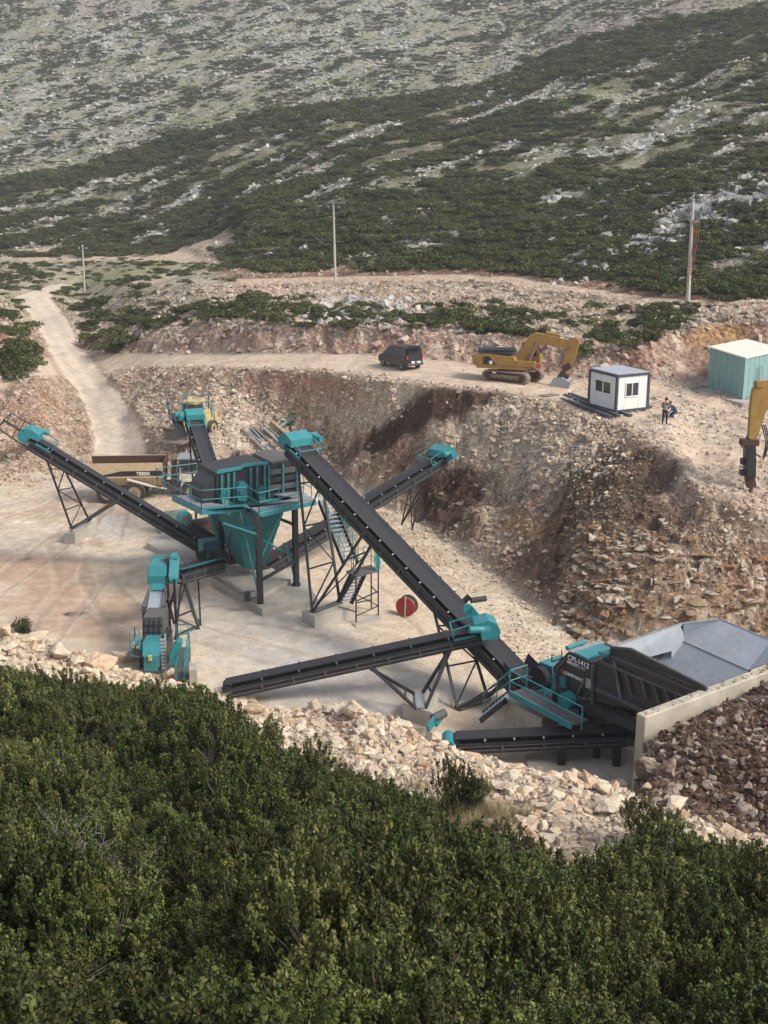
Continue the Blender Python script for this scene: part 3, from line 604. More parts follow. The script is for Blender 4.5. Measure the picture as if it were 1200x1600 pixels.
# --- shrubs seen from afar: domes of leaf clumps
def leafquads(pos, nrm, size, r, asp=.6):
    n = len(pos); t = np.cross(nrm, r.normal(size=(n, 3))); t /= np.linalg.norm(t, axis=1)[:, None] + 1e-9; b = np.cross(nrm, t)
    s = size[:, None]; V = np.stack([pos - t * s * .5, pos - b * s * asp * .5 + t * s * .05, pos + t * s * .5, pos + b * s * asp * .5 + t * s * .05], 1).reshape(-1, 3)
    return V, np.arange(n * 4).reshape(n, 4)
def addleaf(me, val):
    a = me.attributes.new('leaf', 'FLOAT', 'POINT'); a.data.foreach_set('value', np.repeat(val, 4).astype(np.float32))
def scrub(seed, n=760, size=.135):
    r = np.random.RandomState(seed); k = 9; cc = r.normal(size=(k, 3)) * [.5, .5, .12] + [0, 0, .32]; cr = r.uniform(.28, .5, k)
    c = r.randint(0, k, n); d = r.normal(size=(n, 3)); d[:, 2] = np.abs(d[:, 2]) * .9 + .05; d /= np.linalg.norm(d, axis=1)[:, None]
    pos = cc[c] + d * cr[c][:, None] * r.uniform(.75, 1.05, (n, 1)) * [1, 1, .8]
    nrm = d + r.normal(size=(n, 3)) * .45; nrm /= np.linalg.norm(nrm, axis=1)[:, None]
    V, F = leafquads(pos, nrm, r.uniform(.7, 1.4, n) * size, r, .75)
    me = npmesh('scrub', V, F, 'scrub_leaves'); addleaf(me, np.clip(r.normal(.4, .22, n) + .15 * (c % 3 - 1), 0, 1)); return me
SCRUB_ME = [scrub(40 + i) for i in range(6)]
SCRUBS = proto_col('scrub_shapes', SCRUB_ME, 'scrub_leaves')
def scatter_shrubs(name, mask, n, a, b, label, p=1.5, fl=.75):
    pts, bd, sc = pick(mask, n); s = sizes(n, a, b, p); pts[:, 2] -= .08 * s
    scl = np.stack([s * NR.uniform(.8, 1.4, n), s * NR.uniform(.8, 1.3, n), s * fl * NR.uniform(.75, 1.2, n)], 1); rot = np.zeros((n, 3)); rot[:, 2] = NR.uniform(0, 6.28, n)
    return gn_scatter(name, pts, scl, rot, None, SCRUBS, 6, label)
den = fbm(hx / 24, hy / 8, 71, 5, .6); den = den * .7 + .3 * fbm(GX / 7, GY / 7, 72)
nolime = 1 - sm(.50, .57, rib * .6 + rib2 * .4)
nogr = 1 - np.clip(patch(920, 152, 60, 14, 3) + patch(330, 385, 60, 14, -15) + patch(60, 388, 90, 6) + patch(1060, 352, 150, 26, -30) * .95, 0, 1)
hm = np.maximum(hl, bandw(15.5, 16.2) * sm(330, 420, PXm)) * (1 - fh) * (nolime + .45 * bandw(15.6, 17.0)).clip(0, 1) * nogr * sm(.40, .52, den + .08 * sm(220, 440, PYm) + .10 * bandw(15.5, 17.3)) * (BD < 19.6)
scatter_shrubs('hillside_scrub', hm, 15500, .55, 2.1, 'dark evergreen scrub carpeting the near hillside', 1.3)
scatter_shrubs('roadside_scrub', lf * (1 - np.clip(road, 0, 1)) * sm(.48, .56, n2 * .6 + n3 * .4) * (np.abs(PYm - 400) > 9), 260, .5, 1.5, 'low shrubs between the far road and the pit road', 1.5)
scatter_shrubs('low_hillside_scrub', hl * (1 - fh) * nogr * (BD < 19.6) * (.25 + sm(.34, .5, den)), 8000, .25, .9, 'small dark shrubs between the limestone ribs', 1.3)
crest = bandw(18.7, 19.4, .2) * sm(.3, .5, den)
scatter_shrubs('crest_scrub', crest * (1 + 2 * (PXm < 620)), 2300, 1.0, 2.6, 'line of taller scrub along the crest of the near hill', 1.3, .9)
fden = fbm(GX / 16, GY / 26, 81, 4, .65)
fm_ = fh * (BD < 22.9) * sm(.50, .57, .35 * fden + .65 * fbm(GX / 7, GY / 11, 84, 4, .6) + .03 * sm(120, 260, PYm)) * (1 - .7 * bandw(19.9, 21.1, .08)) * sm(.15, .5, fbm(GX / 5, GY / 5, 83))
scatter_shrubs('far_scrub', fm_, 13500, .5, 2.1, 'dark scrub patches dotted over the far hillside', 1.6, .55)
scatter_shrubs('far_small_scrub', fh * (BD < 22.9), 11000, .35, 1.2, 'small shrubs dotted over the far hillside', 1.6, .6)

# --- single shrubs near the tracks, one object each
def shrub_at(px, py, s, label, group=None, y0=60, flz=.9, name='shrub'):
    q = sur(px, py, y0); o = bpy.data.objects.new(name, SCRUB_ME[random.randrange(6)]); COL.objects.link(o)
    o.location = q - Vector((0, 0, .1 * s)); o.scale = (s * random.uniform(.9, 1.3), s * random.uniform(.85, 1.15), s * flz * random.uniform(.85, 1.15)); o.rotation_euler = (0, 0, random.uniform(0, 6.28))
    return tag(o, label, 'shrub', group)
def strip(pts, n, smin, smax, label, group, dy=8, y0=95):
    """shrubs along a strip of the photograph"""
    for i in range(n):
        t = random.random() * (len(pts) - 1); k = int(t); f = t - k
        px = pts[k][0] * (1 - f) + pts[k + 1][0] * f; py = pts[k][1] * (1 - f) + pts[k + 1][1] * f; w = (pts[k][2] * (1 - f) + pts[k + 1][2] * f) * 1.45
        shrub_at(px + random.uniform(-12, 12), py + random.uniform(-w, w), random.uniform(smin, smax), label, group, y0)
strip([(130, 500, 22), (165, 510, 28), (200, 515, 22)], 26, 1.1, 2.0, 'dark evergreen shrub in the thicket beside the bend of the dirt road', 'thicket beside the dirt road', y0=110)
strip([(200, 505, 12), (260, 500, 12), (320, 490, 12), (380, 482, 10), (420, 488, 16), (480, 494, 18)], 62, .7, 1.5, 'dark shrub on the rubble slope left of the middle pole', 'shrubs on the rubble slope left of the middle pole')
strip([(480, 498, 10), (560, 492, 13), (640, 495, 13), (700, 498, 12), (770, 500, 16), (830, 508, 14)], 85, .6, 1.4, 'dark shrub on the rubble slope above the parked van and excavator', 'shrubs above the parked van and excavator')
strip([(860, 490, 18), (940, 500, 16), (1020, 492, 12), (1090, 488, 8)], 40, .5, 1.1, 'low dark shrub on the rubble slope below the right end of the upper track', 'shrubs below the right end of the upper track')
strip([(900, 545, 8), (960, 535, 10), (1020, 512, 14), (1080, 490, 12)], 28, .6, 1.2, 'dark shrub on the slope behind the white cabin', 'shrubs behind the white cabin')
strip([(1120, 470, 6), (1160, 455, 12), (1200, 450, 14)], 20, .8, 1.5, 'dark shrub on the bank above the turquoise shed', 'shrubs above the turquoise shed', y0=80)
strip([(-10, 540, 40), (20, 545, 35), (38, 540, 22)], 24, 1.2, 2.1, 'dark shrub at the left margin beside the dirt road', 'shrubs on the left side of the dirt road', y0=90)
strip([(0, 440, 12), (20, 430, 10), (70, 430, 8), (110, 422, 6)], 18, .9, 1.6, 'dark shrub below the far road', 'shrubs below the far road', y0=130)
strip([(95, 455, 5), (110, 448, 4)], 5, .8, 1.2, 'dark shrub on the inside of the road bend', 'shrubs inside the road bend', y0=130)
strip([(760, 395, 8), (820, 395, 12), (900, 405, 14), (960, 395, 14), (1010, 415, 10)], 26, .9, 1.7, 'rounded dark shrub just above the upper track', 'shrubs just above the upper track', y0=105)

# --- foreground evergreen scrub with real leaves
def oak(seed, R0=1.15, H0=1.25, nsh=130, per=105):
    r = np.random.RandomState(seed); V = []; val = []
    a = r.uniform(0, 2 * np.pi, nsh); rad = np.sqrt(r.uniform(0, 1, nsh)); lump = 1 + .22 * np.sin(a * 3 + seed) + .12 * np.sin(a * 5 + 2 * seed)
    tipx = rad * np.cos(a) * R0 * lump; tipy = rad * np.sin(a) * R0 * lump; tipz = H0 * np.sqrt(np.clip(1 - (rad * .93) ** 2, 0.03, 1)) * r.uniform(.78, 1.12, nsh)
    nl = 6; la = np.arange(nl) * 2.4 + seed; lr = np.sqrt((np.arange(nl) + .5) / nl) * .78 * R0; lx, ly = lr * np.cos(la), lr * np.sin(la); lz = H0 * (.62 - .30 * (lr / R0) ** 2) * r.uniform(.75, 1.15, nl); lw = r.uniform(.38, .56, nl)
    kk = r.randint(0, nl, nsh); dv = r.normal(size=(nsh, 3)); dv[:, 2] = np.abs(dv[:, 2]) * 1.1 + .1; dv /= np.linalg.norm(dv, axis=1)[:, None]
    tipx = lx[kk] + dv[:, 0] * lw[kk]; tipy = ly[kk] + dv[:, 1] * lw[kk]; tipz = np.maximum(lz[kk] + dv[:, 2] * lw[kk] * 1.15 * r.uniform(.8, 1.15, nsh), .1)
    P_, N_, S_, L_ = [], [], [], []; twigs = MB()
    for i in range(nsh):
        tip = np.array([tipx[i], tipy[i], tipz[i]]); d = dv[i] * .75 + np.array([0, 0, .45]) + r.normal(size=3) * .16; d /= np.linalg.norm(d)
        ln = r.uniform(.22, .5); n = int(per * r.uniform(.7, 1.3)); t = r.beta(1.6, 1.1, n); wob = r.normal(size=3) * .06
        ax = tip - d * ln; c = ax + d * ln * t[:, None] + wob * np.sin(t * 3)[:, None]
        w = r.uniform(.06, .115) * (1.15 - .75 * t); o = r.normal(size=(n, 3)); o /= np.linalg.norm(o, axis=1)[:, None]; P_.append(c + o * w[:, None] * r.uniform(.3, 1.1, (n, 1)))
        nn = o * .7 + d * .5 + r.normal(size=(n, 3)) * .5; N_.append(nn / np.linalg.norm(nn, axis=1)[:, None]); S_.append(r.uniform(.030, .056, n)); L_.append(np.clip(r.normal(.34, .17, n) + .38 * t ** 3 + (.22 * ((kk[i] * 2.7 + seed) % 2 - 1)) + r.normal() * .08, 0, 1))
        if i % 2 == 0: twigs.tube([(0, 0, -.15), tuple(ax * .55), tuple(ax), tuple(ax + d * ln * 1.0)], [.02, .011, .007, .002], 4, False)
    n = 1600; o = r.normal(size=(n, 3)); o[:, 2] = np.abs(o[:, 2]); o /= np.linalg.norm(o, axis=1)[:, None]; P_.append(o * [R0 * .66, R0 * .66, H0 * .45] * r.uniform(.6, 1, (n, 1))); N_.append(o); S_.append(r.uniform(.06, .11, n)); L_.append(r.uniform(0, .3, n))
    P_, N_, S_, L_ = map(np.concatenate, (P_, N_, S_, L_)); V, F = leafquads(P_, N_, S_, r, .62)
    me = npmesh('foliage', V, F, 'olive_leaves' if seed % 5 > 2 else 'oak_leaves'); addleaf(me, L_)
    tm = bpy.data.meshes.new('branches'); tm.from_pydata(twigs.v, [], twigs.f); tm.materials.append(MATS['bark']); return me, tm
OAKS = [oak(300 + i) for i in range(5)]
def deadtwig(seed, n=26):
    r = np.random.RandomState(seed); m = MB()
    def br(p, d, l, rad, dep):
        q = p + d * l + r.normal(size=3) * .03; m.tube([tuple(p), tuple((p + q) / 2 + r.normal(size=3) * .03), tuple(q)], [rad, rad * .8, rad * .55], 4, False)
        if dep: [br(q, (lambda v: v / np.linalg.norm(v))(d + r.normal(size=3) * .5), l * r.uniform(.55, .85), rad * .6, dep - 1) for _ in range(3)]
    for _ in range(7):
        d = np.array([r.normal() * .45, r.normal() * .45, 1.]); br(np.zeros(3), d / np.linalg.norm(d), .5, .011, 3)
    me = bpy.data.meshes.new('branches'); me.from_pydata(m.v, [], m.f); me.materials.append(MATS['dead_twig']); return me
DEAD = [deadtwig(s) for s in (5, 6)]
EDG = [(-60, 1030), (0, 1038), (100, 1052), (200, 1062), (280, 1068), (330, 1088), (380, 1122), (420, 1152), (470, 1168), (520, 1188), (580, 1218), (640, 1238), (670, 1275), (700, 1295),
       (760, 1300), (800, 1285), (840, 1318), (900, 1338), (960, 1325), (1010, 1300), (1060, 1300), (1100, 1312), (1150, 1325), (1260, 1332)]
ex, ey = zip(*EDG)
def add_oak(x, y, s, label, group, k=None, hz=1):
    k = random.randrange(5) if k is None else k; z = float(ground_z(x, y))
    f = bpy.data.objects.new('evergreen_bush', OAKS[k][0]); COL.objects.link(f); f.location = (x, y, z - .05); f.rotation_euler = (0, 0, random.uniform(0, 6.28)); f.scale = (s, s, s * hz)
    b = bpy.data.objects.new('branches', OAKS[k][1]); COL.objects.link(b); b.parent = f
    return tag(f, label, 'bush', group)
GRPB = 'leafy evergreen bushes covering the foreground slope'
cand = []; rs = np.random.RandomState(5)
yy = 6.2
while yy < 34:
    step = 1.02 if yy < 14 else 1.14; w = .36 * yy + 2.2; xx = -w + rs.uniform(0, step)
    while xx < w: cand.append((xx + rs.uniform(-.35, .35), yy + rs.uniform(-.35, .35))); xx += step * rs.uniform(.9, 1.25)
    yy += step * .92
nb = 0
for x, y in cand:
    z = float(ground_z(x, y)); big_ = vn(np.array([x / 2.1]), np.array([y / 2.1]), 5)[0]; big_ = .5 * big_ + .5 * vn(np.array([x / 3.7 + 9]), np.array([y / 3.7]), 6)[0]; big_ = float(np.clip((big_ - .22) / .5, 0, 1)); s = rs.uniform(.5, .72) + .62 * big_; hzs = rs.uniform(.7, .95) + .65 * big_; done = False
    for _ in range(5):
        px, py = proj((x, y, z + 1.2 * s * hzs)); e = float(np.interp(px, ex, ey))
        if py > e + rs.uniform(-5, 12): done = True; break
        s *= .82
    if not done or s < .4 or px < -140 or px > 1340: continue
    bx, by = proj((x, y, z))
    if rs.rand() < (.6 if big_ < .16 and py > e + 70 else .08): continue
    kb = random.randrange(5); tone = 'olive-green' if (300 + kb) % 5 > 2 else 'dark green'
    where = 'at the edge of the pale rubble' if py < e + 45 else 'low in the foreground scrub' if py > 1430 else 'in the middle of the foreground scrub'
    side = 'on its left side' if px < 400 else 'on its right side' if px > 800 else 'at its centre'
    add_oak(x, y, s, '%s leafy bush %s, %s' % (tone, where, side), GRPB, kb, hzs); nb += 1
print('BUSHES', nb)
q = sur(712, 1278, 22); add_oak(q.x, q.y, .74, 'open straggly bush standing alone on the pale rubble berm, dry grass at its foot', None, 2, 1.75)
q = sur(742, 1270, 22); add_oak(q.x, q.y, .5, 'slim bush beside the straggly bush on the rubble berm', None, 3, 1.7)
q = sur(32, 992, 36); add_oak(q.x, q.y + .5, .62, 'small bush behind the pale boulders at the pit edge, left margin', None, 1)
q = sur(1015, 1318, 20); add_oak(q.x, q.y, .7, 'upright bush in front of the brown fill rubble', None, 4, 1.4)
for i, (px, py, s, lab) in enumerate([(100, 1340, 1.1, 'bare grey twigs of a dead bush at the left margin'), (150, 1385, 1.0, 'bare dead twigs sticking out of the bushes below the left margin twigs'),
        (1130, 1375, 1.0, 'bare grey twigs of a dead bush near the right margin'), (690, 1470, .8, 'bare twigs in the dark gap low between the bushes'), (355, 1425, .7, 'small pale forked twig poking out above dark bushes'),
        (250, 1180, .8, 'thin bare twigs in the bushes below the teal crusher')]):
    y = P(px, py, 10); t = 7.
    while t < 30:
        y = P(px, py, t)
        if ground_z(y.x, y.y) + .8 >= y.z: break
        t += .1
    o = bpy.data.objects.new('dead_bush', DEAD[i % 2]); COL.objects.link(o); o.location = (y.x, y.y, y.z - .75 * s); o.scale = (s, s, s); tag(o, lab, 'dead bush')
# dry grass tufts on the berm: uncountable
def grass_me(seed):
    r = np.random.RandomState(seed); n = 60; V = []; F = []
    for i in range(n):
        b = r.normal(size=2) * .1; d = r.normal(size=2) * .22; h = r.uniform(.3, .7); w = .008; V += [(b[0] - w, b[1], 0), (b[0] + w, b[1], 0), (b[0] + d[0], b[1] + d[1], h)]; F.append((3 * i, 3 * i + 1, 3 * i + 2))
    me = npmesh('grass', np.array(V), np.array(F), 'dry_grass'); a = me.attributes.new('leaf', 'FLOAT', 'POINT'); a.data.foreach_set('value', np.repeat(r.rand(n), 3).astype(np.float32)); return me
GR = proto_col('grass_shapes', [grass_me(i) for i in range(3)], 'dry_grass')
gm = np.clip(patch(690, 1290, 55, 22, 10) + patch(760, 1285, 60, 20) + patch(870, 1330, 40, 12) * .5 + patch(640, 1240, 30, 10) * .4, 0, 1) * (GY < 40)
pts, _, _ = pick(gm, 90); s = NR.uniform(.4, 1.0, 90); gn_scatter('dry_grass', pts, np.stack([s, s, s], 1), np.stack([s * 0, s * 0, s * 9], 1), None, GR, 3, 'dry straw-coloured grass at the foot of the berm bush')

# --- boulders, one object each
BLD = [hull_rock(100 + i, 14 + i % 5, .72, .28, 2) for i in range(9)]
for me in BLD: me.materials.append(MATS['boulder_stone'])
BLDd = []
for i in range(4): me = hull_rock(140 + i, 14, .85, .3, 2); me.materials.append(MATS['dark_boulder_stone']); BLDd.append(me)
BLDg = []
for i in range(4): me = hull_rock(160 + i, 12, .9, .3, 2); me.materials.append(MATS['grey_rock']); BLDg.append(me)
def boulder(px, py, r_px, label, group=None, y0=22, asp=(1, .85, .75), meshes=None, rz=None, tilt=.35, k=None):
    meshes = meshes or BLD; q = sur(px, py + r_px * .5, y0); d = q.length; r = r_px * d / FPX
    o = bpy.data.objects.new('boulder', meshes[(random.randrange(len(meshes)) if k is None else k) % len(meshes)]); COL.objects.link(o)
    o.location = q + Vector((0, 0, r * .35)); o.scale = [r * a for a in asp]; o.rotation_euler = (random.uniform(-tilt, tilt), random.uniform(-tilt, tilt), random.uniform(0, 6.28) if rz is None else rz)
    return tag(o, label, 'boulder', group)
big = [(8, 990, 15, 'rounded cream boulder at the left end of the berm'), (52, 1000, 16, 'squarish yellowish boulder second along the left berm'), (92, 1020, 20, 'cream boulder with an orange face on the left berm'),
       (120, 1032, 14, 'mid-sized pale boulder between two larger ones on the left berm'), (155, 1035, 22, 'broad cream and orange boulder left of the teal crusher'), (195, 1025, 20, 'smooth pale boulder touching the teal crusher railing'),
       (266, 1054, 15, 'tall rounded white boulder in front of the teal belt guard'), (358, 1080, 26, 'long flat slanting slab of pale stone at the lower end of the long cross conveyor'), (385, 1086, 14, 'pinkish block beside the long slanting slab'),
       (335, 1105, 18, 'whitish block low on the berm below the slanting slab'), (395, 1105, 17, 'cream block below the long slanting slab'), (551, 1104, 26, 'large flat-topped cream boulder on the berm crest below the V trestle'),
       (565, 1127, 16, 'orange-tinted boulder just below the flat-topped one'), (678, 1148, 17, 'pale boulder on the crest below the concrete footing'), (690, 1160, 14, 'cream block in the middle of the berm'),
       (637, 1168, 15, 'squat cream boulder mid berm'), (806, 1163, 13, 'square pale block on the crest under the low conveyor'), (889, 1212, 16, 'ochre boulder right of the middle of the berm'),
       (940, 1232, 19, 'tall ochre boulder near the brown fill'), (972, 1222, 14, 'orange block near the brown fill'), (955, 1258, 24, 'long grey-white slab lying in front of the ochre boulder'), (980, 1285, 15, 'white boulder low near the bushes'),
       (920, 1216, 14, 'flat cream block behind the ochre boulder'), (1055, 1250, 24, 'long flat cream boulder at the edge of the brown fill'), (1010, 1228, 12, 'small upright white block at the foot of the brown boulders')]
for i, (a, b_, c_, l_) in enumerate(big): boulder(a, b_ - (5 if a < 340 else 0), c_ * (1.3 if a < 340 else 1.1), l_, None, asp=(1.25, .8, .75) if 'long' in l_ or 'flat' in l_ else (1, .85, .85), rz=(-.5 if 'slanting' in l_ else None), k=i)
dark = [(1012, 1195, 26, 'large brown boulder beside the end of the concrete wall'), (1042, 1205, 24, 'brown and white jagged boulder next to the wall end'), (1048, 1235, 17, 'round brown boulder below the jagged one'), (1022, 1162, 15, 'brown boulder touching the concrete wall'),
        (1142, 1195, 14, 'white-streaked block in the brown fill'), (1105, 1178, 12, 'pale brown block in the brown fill'), (1160, 1262, 18, 'rounded grey-brown boulder low in the brown fill'), (1105, 1230, 13, 'pale pointed block in the brown fill'), (1150, 1125, 13, 'flat pinkish block high in the brown fill'), (1075, 1160, 11, 'small tan block left in the brown fill')]
for i, (a, b_, c_, l_) in enumerate(dark): boulder(a, b_, c_, l_, None, asp=(1, .85, 1.0), meshes=BLDd, k=i)
for i in range(130):
    px = random.uniform(0, 985); t = random.random() ** 1.3; py = np.interp(px, [0, 100, 200, 300, 400, 500, 600, 700, 800, 900, 1000], [995, 1030, 1055, 1078, 1102, 1112, 1125, 1162, 1182, 1208, 1228]) + 4 + t * 75
    if py > np.interp(px, ex, ey) + 12: continue
    boulder(px, py, random.uniform(4, 9.5) * (1.7 if px < 330 else 1), 'pale limestone block in the rubble berm', 'pale blocks in the rubble berm')
grey = [(945, 370, 16, 'grey rock face low on the hillside beside dark shrubs'), (1000, 385, 11, 'grey block on the outcrop ridge left of the right pole'), (1010, 372, 12, 'grey block on the outcrop ridge'), (1040, 350, 13, 'grey crag on the outcrop ridge'), (1143, 350, 14, 'pale square rock standing right of the right pole'),
        (1130, 320, 17, 'grey crag above the right pole'), (1165, 300, 16, 'grey crag near the right margin'), (1190, 290, 15, 'grey crag at the right margin'), (1105, 325, 14, 'grey crag just above the right pole top'), (1070, 330, 12, 'grey crag just left of the right pole top'), (1010, 408, 9, 'pale rock below the outcrop ridge'), (914, 420, 8, 'white rock just above the upper track'),
        (548, 465, 14, 'grey boulder right of the foot of the middle pole'), (510, 495, 12, 'pale grey boulder in the shrubs above the bench'), (718, 518, 9, 'flat pale rock among shrubs above the excavator'), (450, 500, 10, 'grey rock among shrubs left of the grey boulder')]
for i, (a, b_, c_, l_) in enumerate(grey): boulder(a, b_, c_, l_, None, y0=80, asp=(1, .8, .9), meshes=BLDg, k=i)

for i in range(46):
    t = random.random(); px = 985 + t * 225; py = 392 - t * 100 + random.uniform(-16, 16)
    boulder(px, py, random.uniform(5, 12), 'grey limestone block of the crag behind the tallest pole', 'blocks of the grey limestone crag', y0=80, asp=(1, .8, random.uniform(.8, 1.3)), meshes=BLDg)

for i in range(34):
    t = random.random(); px = 1080 + t * 135; py = 338 - t * 48 + random.uniform(-14, 14)
    boulder(px, py, random.uniform(8, 17), 'large grey limestone block at the upper right end of the crag', 'large blocks of the grey crag at the right margin', y0=80, asp=(1, .8, random.uniform(.9, 1.4)), meshes=BLDg)

for i in range(30):
    px = random.uniform(400, 840); py = 500 + random.uniform(-26, 20)
    boulder(px, py, random.uniform(4, 10), 'grey rock among the shrubs between the two tracks', 'grey rocks among the shrubs between the tracks', y0=90, meshes=BLDg)

# ------------------------------------------------------------------ crushing and screening plant
def PL(px, py, p0, n):
    """line of sight through a pixel meets the plane (p0, n)"""
    u = (px - 600.0) / FPX; v = (800.0 - py) / FPX; d = Vector((u, CP + v * SP, v * CP - SP)); n = Vector(n)
    return d * (Vector(p0).dot(n) / d.dot(n))
def V3(*a): return Vector(a)
def part(mb, name, mat, par, **k): return mb.build(name, mat, par, **k)
def thing(name, at, label, cat, group=None):
    return empty(name, at, 0, label, cat, group)
def railing(par, pts, h=1.1, mat='teal', r=.028, rails=(1.0, .52), step=1.25, toe=False, name='railing'):
    m = MB(); pts = [Vector(p) for p in pts]; up = V3(0, 0, h)
    for i in range(len(pts) - 1):
        a, b = pts[i], pts[i + 1]; n = max(1, round((b - a).length / step))
        for k in range(n + 1): q = a.lerp(b, k / n); m.tube([q, q + up], r, 5)
        for f in rails: m.tube([a + up * f, b + up * f], r, 5)
        if toe: m.beam(a + V3(0, 0, .07), b + V3(0, 0, .07), .02, .13)
    return m.build(name, mat, par)
def footing(name, pts, z0, z1, label, cat='concrete footing', par=None):
    m = MB(); m.prism([(p[0], p[1], z0) for p in pts], (0, 0, z1 - z0)); o = sep(m.build(name, 'concrete')); 
    bm = bmesh.new(); bm.from_mesh(o.data); bmesh.ops.bevel(bm, geom=bm.edges[:], offset=.025, segments=1, affect='EDGES'); bm.to_mesh(o.data); bm.free()
    return tag(o, label, cat)
def quad_from(a, b, thick, side=1):
    """footprint rectangle with front edge a-b, extending 'thick' away from the camera"""
    a, b = Vector(a), Vector(b); d = (b - a).normalized(); n = V3(-d.y, d.x, 0) * side
    return [a, b, b + n * thick, a + n * thick]

idler_me = {}
def conveyor(name_label, tail, head, w, depth=.55, pitch=1.15, n0=.0, head_box=True, group='black belt conveyors of the plant', motor=1, teal_edge=False, tailbox=True, walk=0, light='bright_steel', cat='conveyor', hb=1.0):
    tail, head = Vector(tail), Vector(head); d = (head - tail).normalized(); s = d.cross(V3(0, 0, 1)).normalized(); n = s.cross(d); Lc = (head - tail).length
    T = thing('belt_conveyor', V3(tail.x, tail.y, float(ground_z(tail.x, tail.y))), name_label, cat, group)
    def at(t, a=0, b=0): return tail + d * t + s * a + n * b
    # belt: shallow trough, closed round the end drums
    b = MB(); e = w / 2
    prof = [(-e, .10), (-e * .55, .02), (e * .55, .02), (e, .10), (e, .065), (e * .55, -.015), (-e * .55, -.015), (-e, .065)]
    b.prism([at(0, x, y) for x, y in prof], d * Lc); b.box((0, 0, 0), (.01, .01, .01)) if 0 else None
    b.beam(at(.1, 0, -.30), at(Lc - .1, 0, -.30), w * .95, .03, n)
    for t in (0, Lc): b.cyl(at(t, -e, -.14), at(t, e, -.14), .17, 14)
    part(b, 'belt', 'rubber', T)
    for sg in (-1, 1):
        f = MB(); a = sg * (e + .10)
        f.beam(at(-.15, a, -.16), at(Lc + .1, a, -.16), .07, .15, n); f.beam(at(.2, a, -depth), at(Lc - .2, a, -depth), .09, .14, n)
        f.beam(at(.2, a - sg * .03, -(depth + .16) / 2), at(Lc - .2, a - sg * .03, -(depth + .16) / 2), .02, depth - .22, n)
        k = int(Lc / 1.5)
        part(f, 'side_frame', 'black_steel', T)
        f = MB()
        for i in range(k + 1): t = .2 + (Lc - .4) * i / k; f.beam(at(t, a + sg * .02, -.18), at(t, a + sg * .02, -depth), .08, .09, d)
        f.beam(at(-.1, a + sg * .02, -.225), at(Lc, a + sg * .02, -.225), .075, .03, n); f.beam(at(.2, a + sg * .02, -depth + .06), at(Lc - .2, a + sg * .02, -depth + .06), .09, .03, n)
        part(f, 'frame_flange', 'dark_grey', T)
    c = MB(); k = int(Lc / 3)
    for i in range(k + 1): t = .3 + (Lc - .6) * i / k; c.beam(at(t, -e - .1, -depth), at(t, e + .1, -depth), .08, .08, n)
    part(c, 'cross_member', 'black_steel', T)
    # idlers: roller, two brackets with bright bolt ends
    im = MB(); im.cyl(V3(-e * .95, 0, -.05), V3(e * .95, 0, -.05), .05, 8)
    for sg in (-1, 1): im.beam(V3(sg * (e + .08), 0, -.12), V3(sg * (e + .06), 0, .10), .05, .07)
    key = (round(w, 2), light)
    if key not in idler_me:
        o = im.build('idler', 'black_steel'); idler_me[key] = o.data; bpy.data.objects.remove(o)
        cp = MB(); 
        cp.cyl(V3(-.04, 0, .06), V3(.04, 0, .06), .045, 7)
        o = cp.build('bolt_end', light); idler_me[(key, 'c')] = o.data; bpy.data.objects.remove(o)
    M = Matrix((s, d, n)).transposed().to_4x4(); k = int(Lc / pitch)
    for i in range(1, k):
        o = bpy.data.objects.new('idler', idler_me[key]); COL.objects.link(o); o.parent = T; o.matrix_basis = Matrix.Translation(at(Lc * i / k)) @ M
        
        for sg in (-1, 1): q = bpy.data.objects.new('bolt_end', idler_me[(key, 'c')]); COL.objects.link(q); q.parent = o; q.location = (sg * (e + .11), 0, 0)
    if head_box:
        W2 = e + .15; g = MB(); pr = [(-.75, .12), (-.55, .62), (.25, .70), (.72, .30), (.80, -.25), (.55, -.62), (.05, -.62), (-.1, .05)]
        pr = [(x * hb * .82, y * hb * .74) for x, y in pr]
        g.prism([at(Lc + x, -W2, y) for x, y in pr], s * (2 * W2)); part(g, 'head_guard', 'teal', T, bevel=.02)
        mo = MB(); mo.box(at(Lc - .05, motor * (W2 + .38), .12), (.62, .5, .45), M=M.to_3x3() ); part(mo, 'gearbox', 'teal', T, bevel=.03)
        mo = MB(); mo.cyl(at(Lc - .1, motor * (W2 + .3), .25), at(Lc - .75, motor * (W2 + .42), .45), .17, 12); part(mo, 'drive_motor', 'teal', T)
        gf = MB()
        for sg in (-1, 1):
            gf.beam(at(Lc - 1.5, sg * (e + .12), .0), at(Lc - 1.5, sg * (e + .12), .42), .05); gf.beam(at(Lc - 1.5, sg * (e + .12), .42), at(Lc - .6, sg * (e + .12), .5), .05)
            gf.beam(at(Lc - 1.5, sg * (e + .12), -.08), at(Lc - .5, sg * (e + .12), -.08), .06, .1, n)
        gf.beam(at(Lc - 1.5, -e - .12, .42), at(Lc - 1.5, e + .12, .42), .05); part(gf, 'guard_frame', 'teal', T)
    if tailbox:
        h = MB(); h.sheet([at(.0, -e - .05, .05), at(1.6, -e - .05, .05), at(1.7, -e - .2, .5), at(-.1, -e - .2, .5)], .03); h.sheet([at(.0, e + .05, .05), at(1.6, e + .05, .05), at(1.7, e + .2, .5), at(-.1, e + .2, .5)], .03)
        h.sheet([at(-.1, -e, .0), at(-.1, e, .0), at(-.15, e + .1, .5), at(-.15, -e - .1, .5)], .03); part(h, 'tail_skirt', 'black_steel', T)
    if teal_edge:
        h = MB()
        for i in range(int(Lc / .32)): h.box(at(.3 + i * .32, -teal_edge * (e + .07), .16), (.16, .07, .07), M=M.to_3x3())
        part(h, 'edge_clamps', 'teal', T)
    T['_'] = 0; del T['_']
    return T, at, Lc
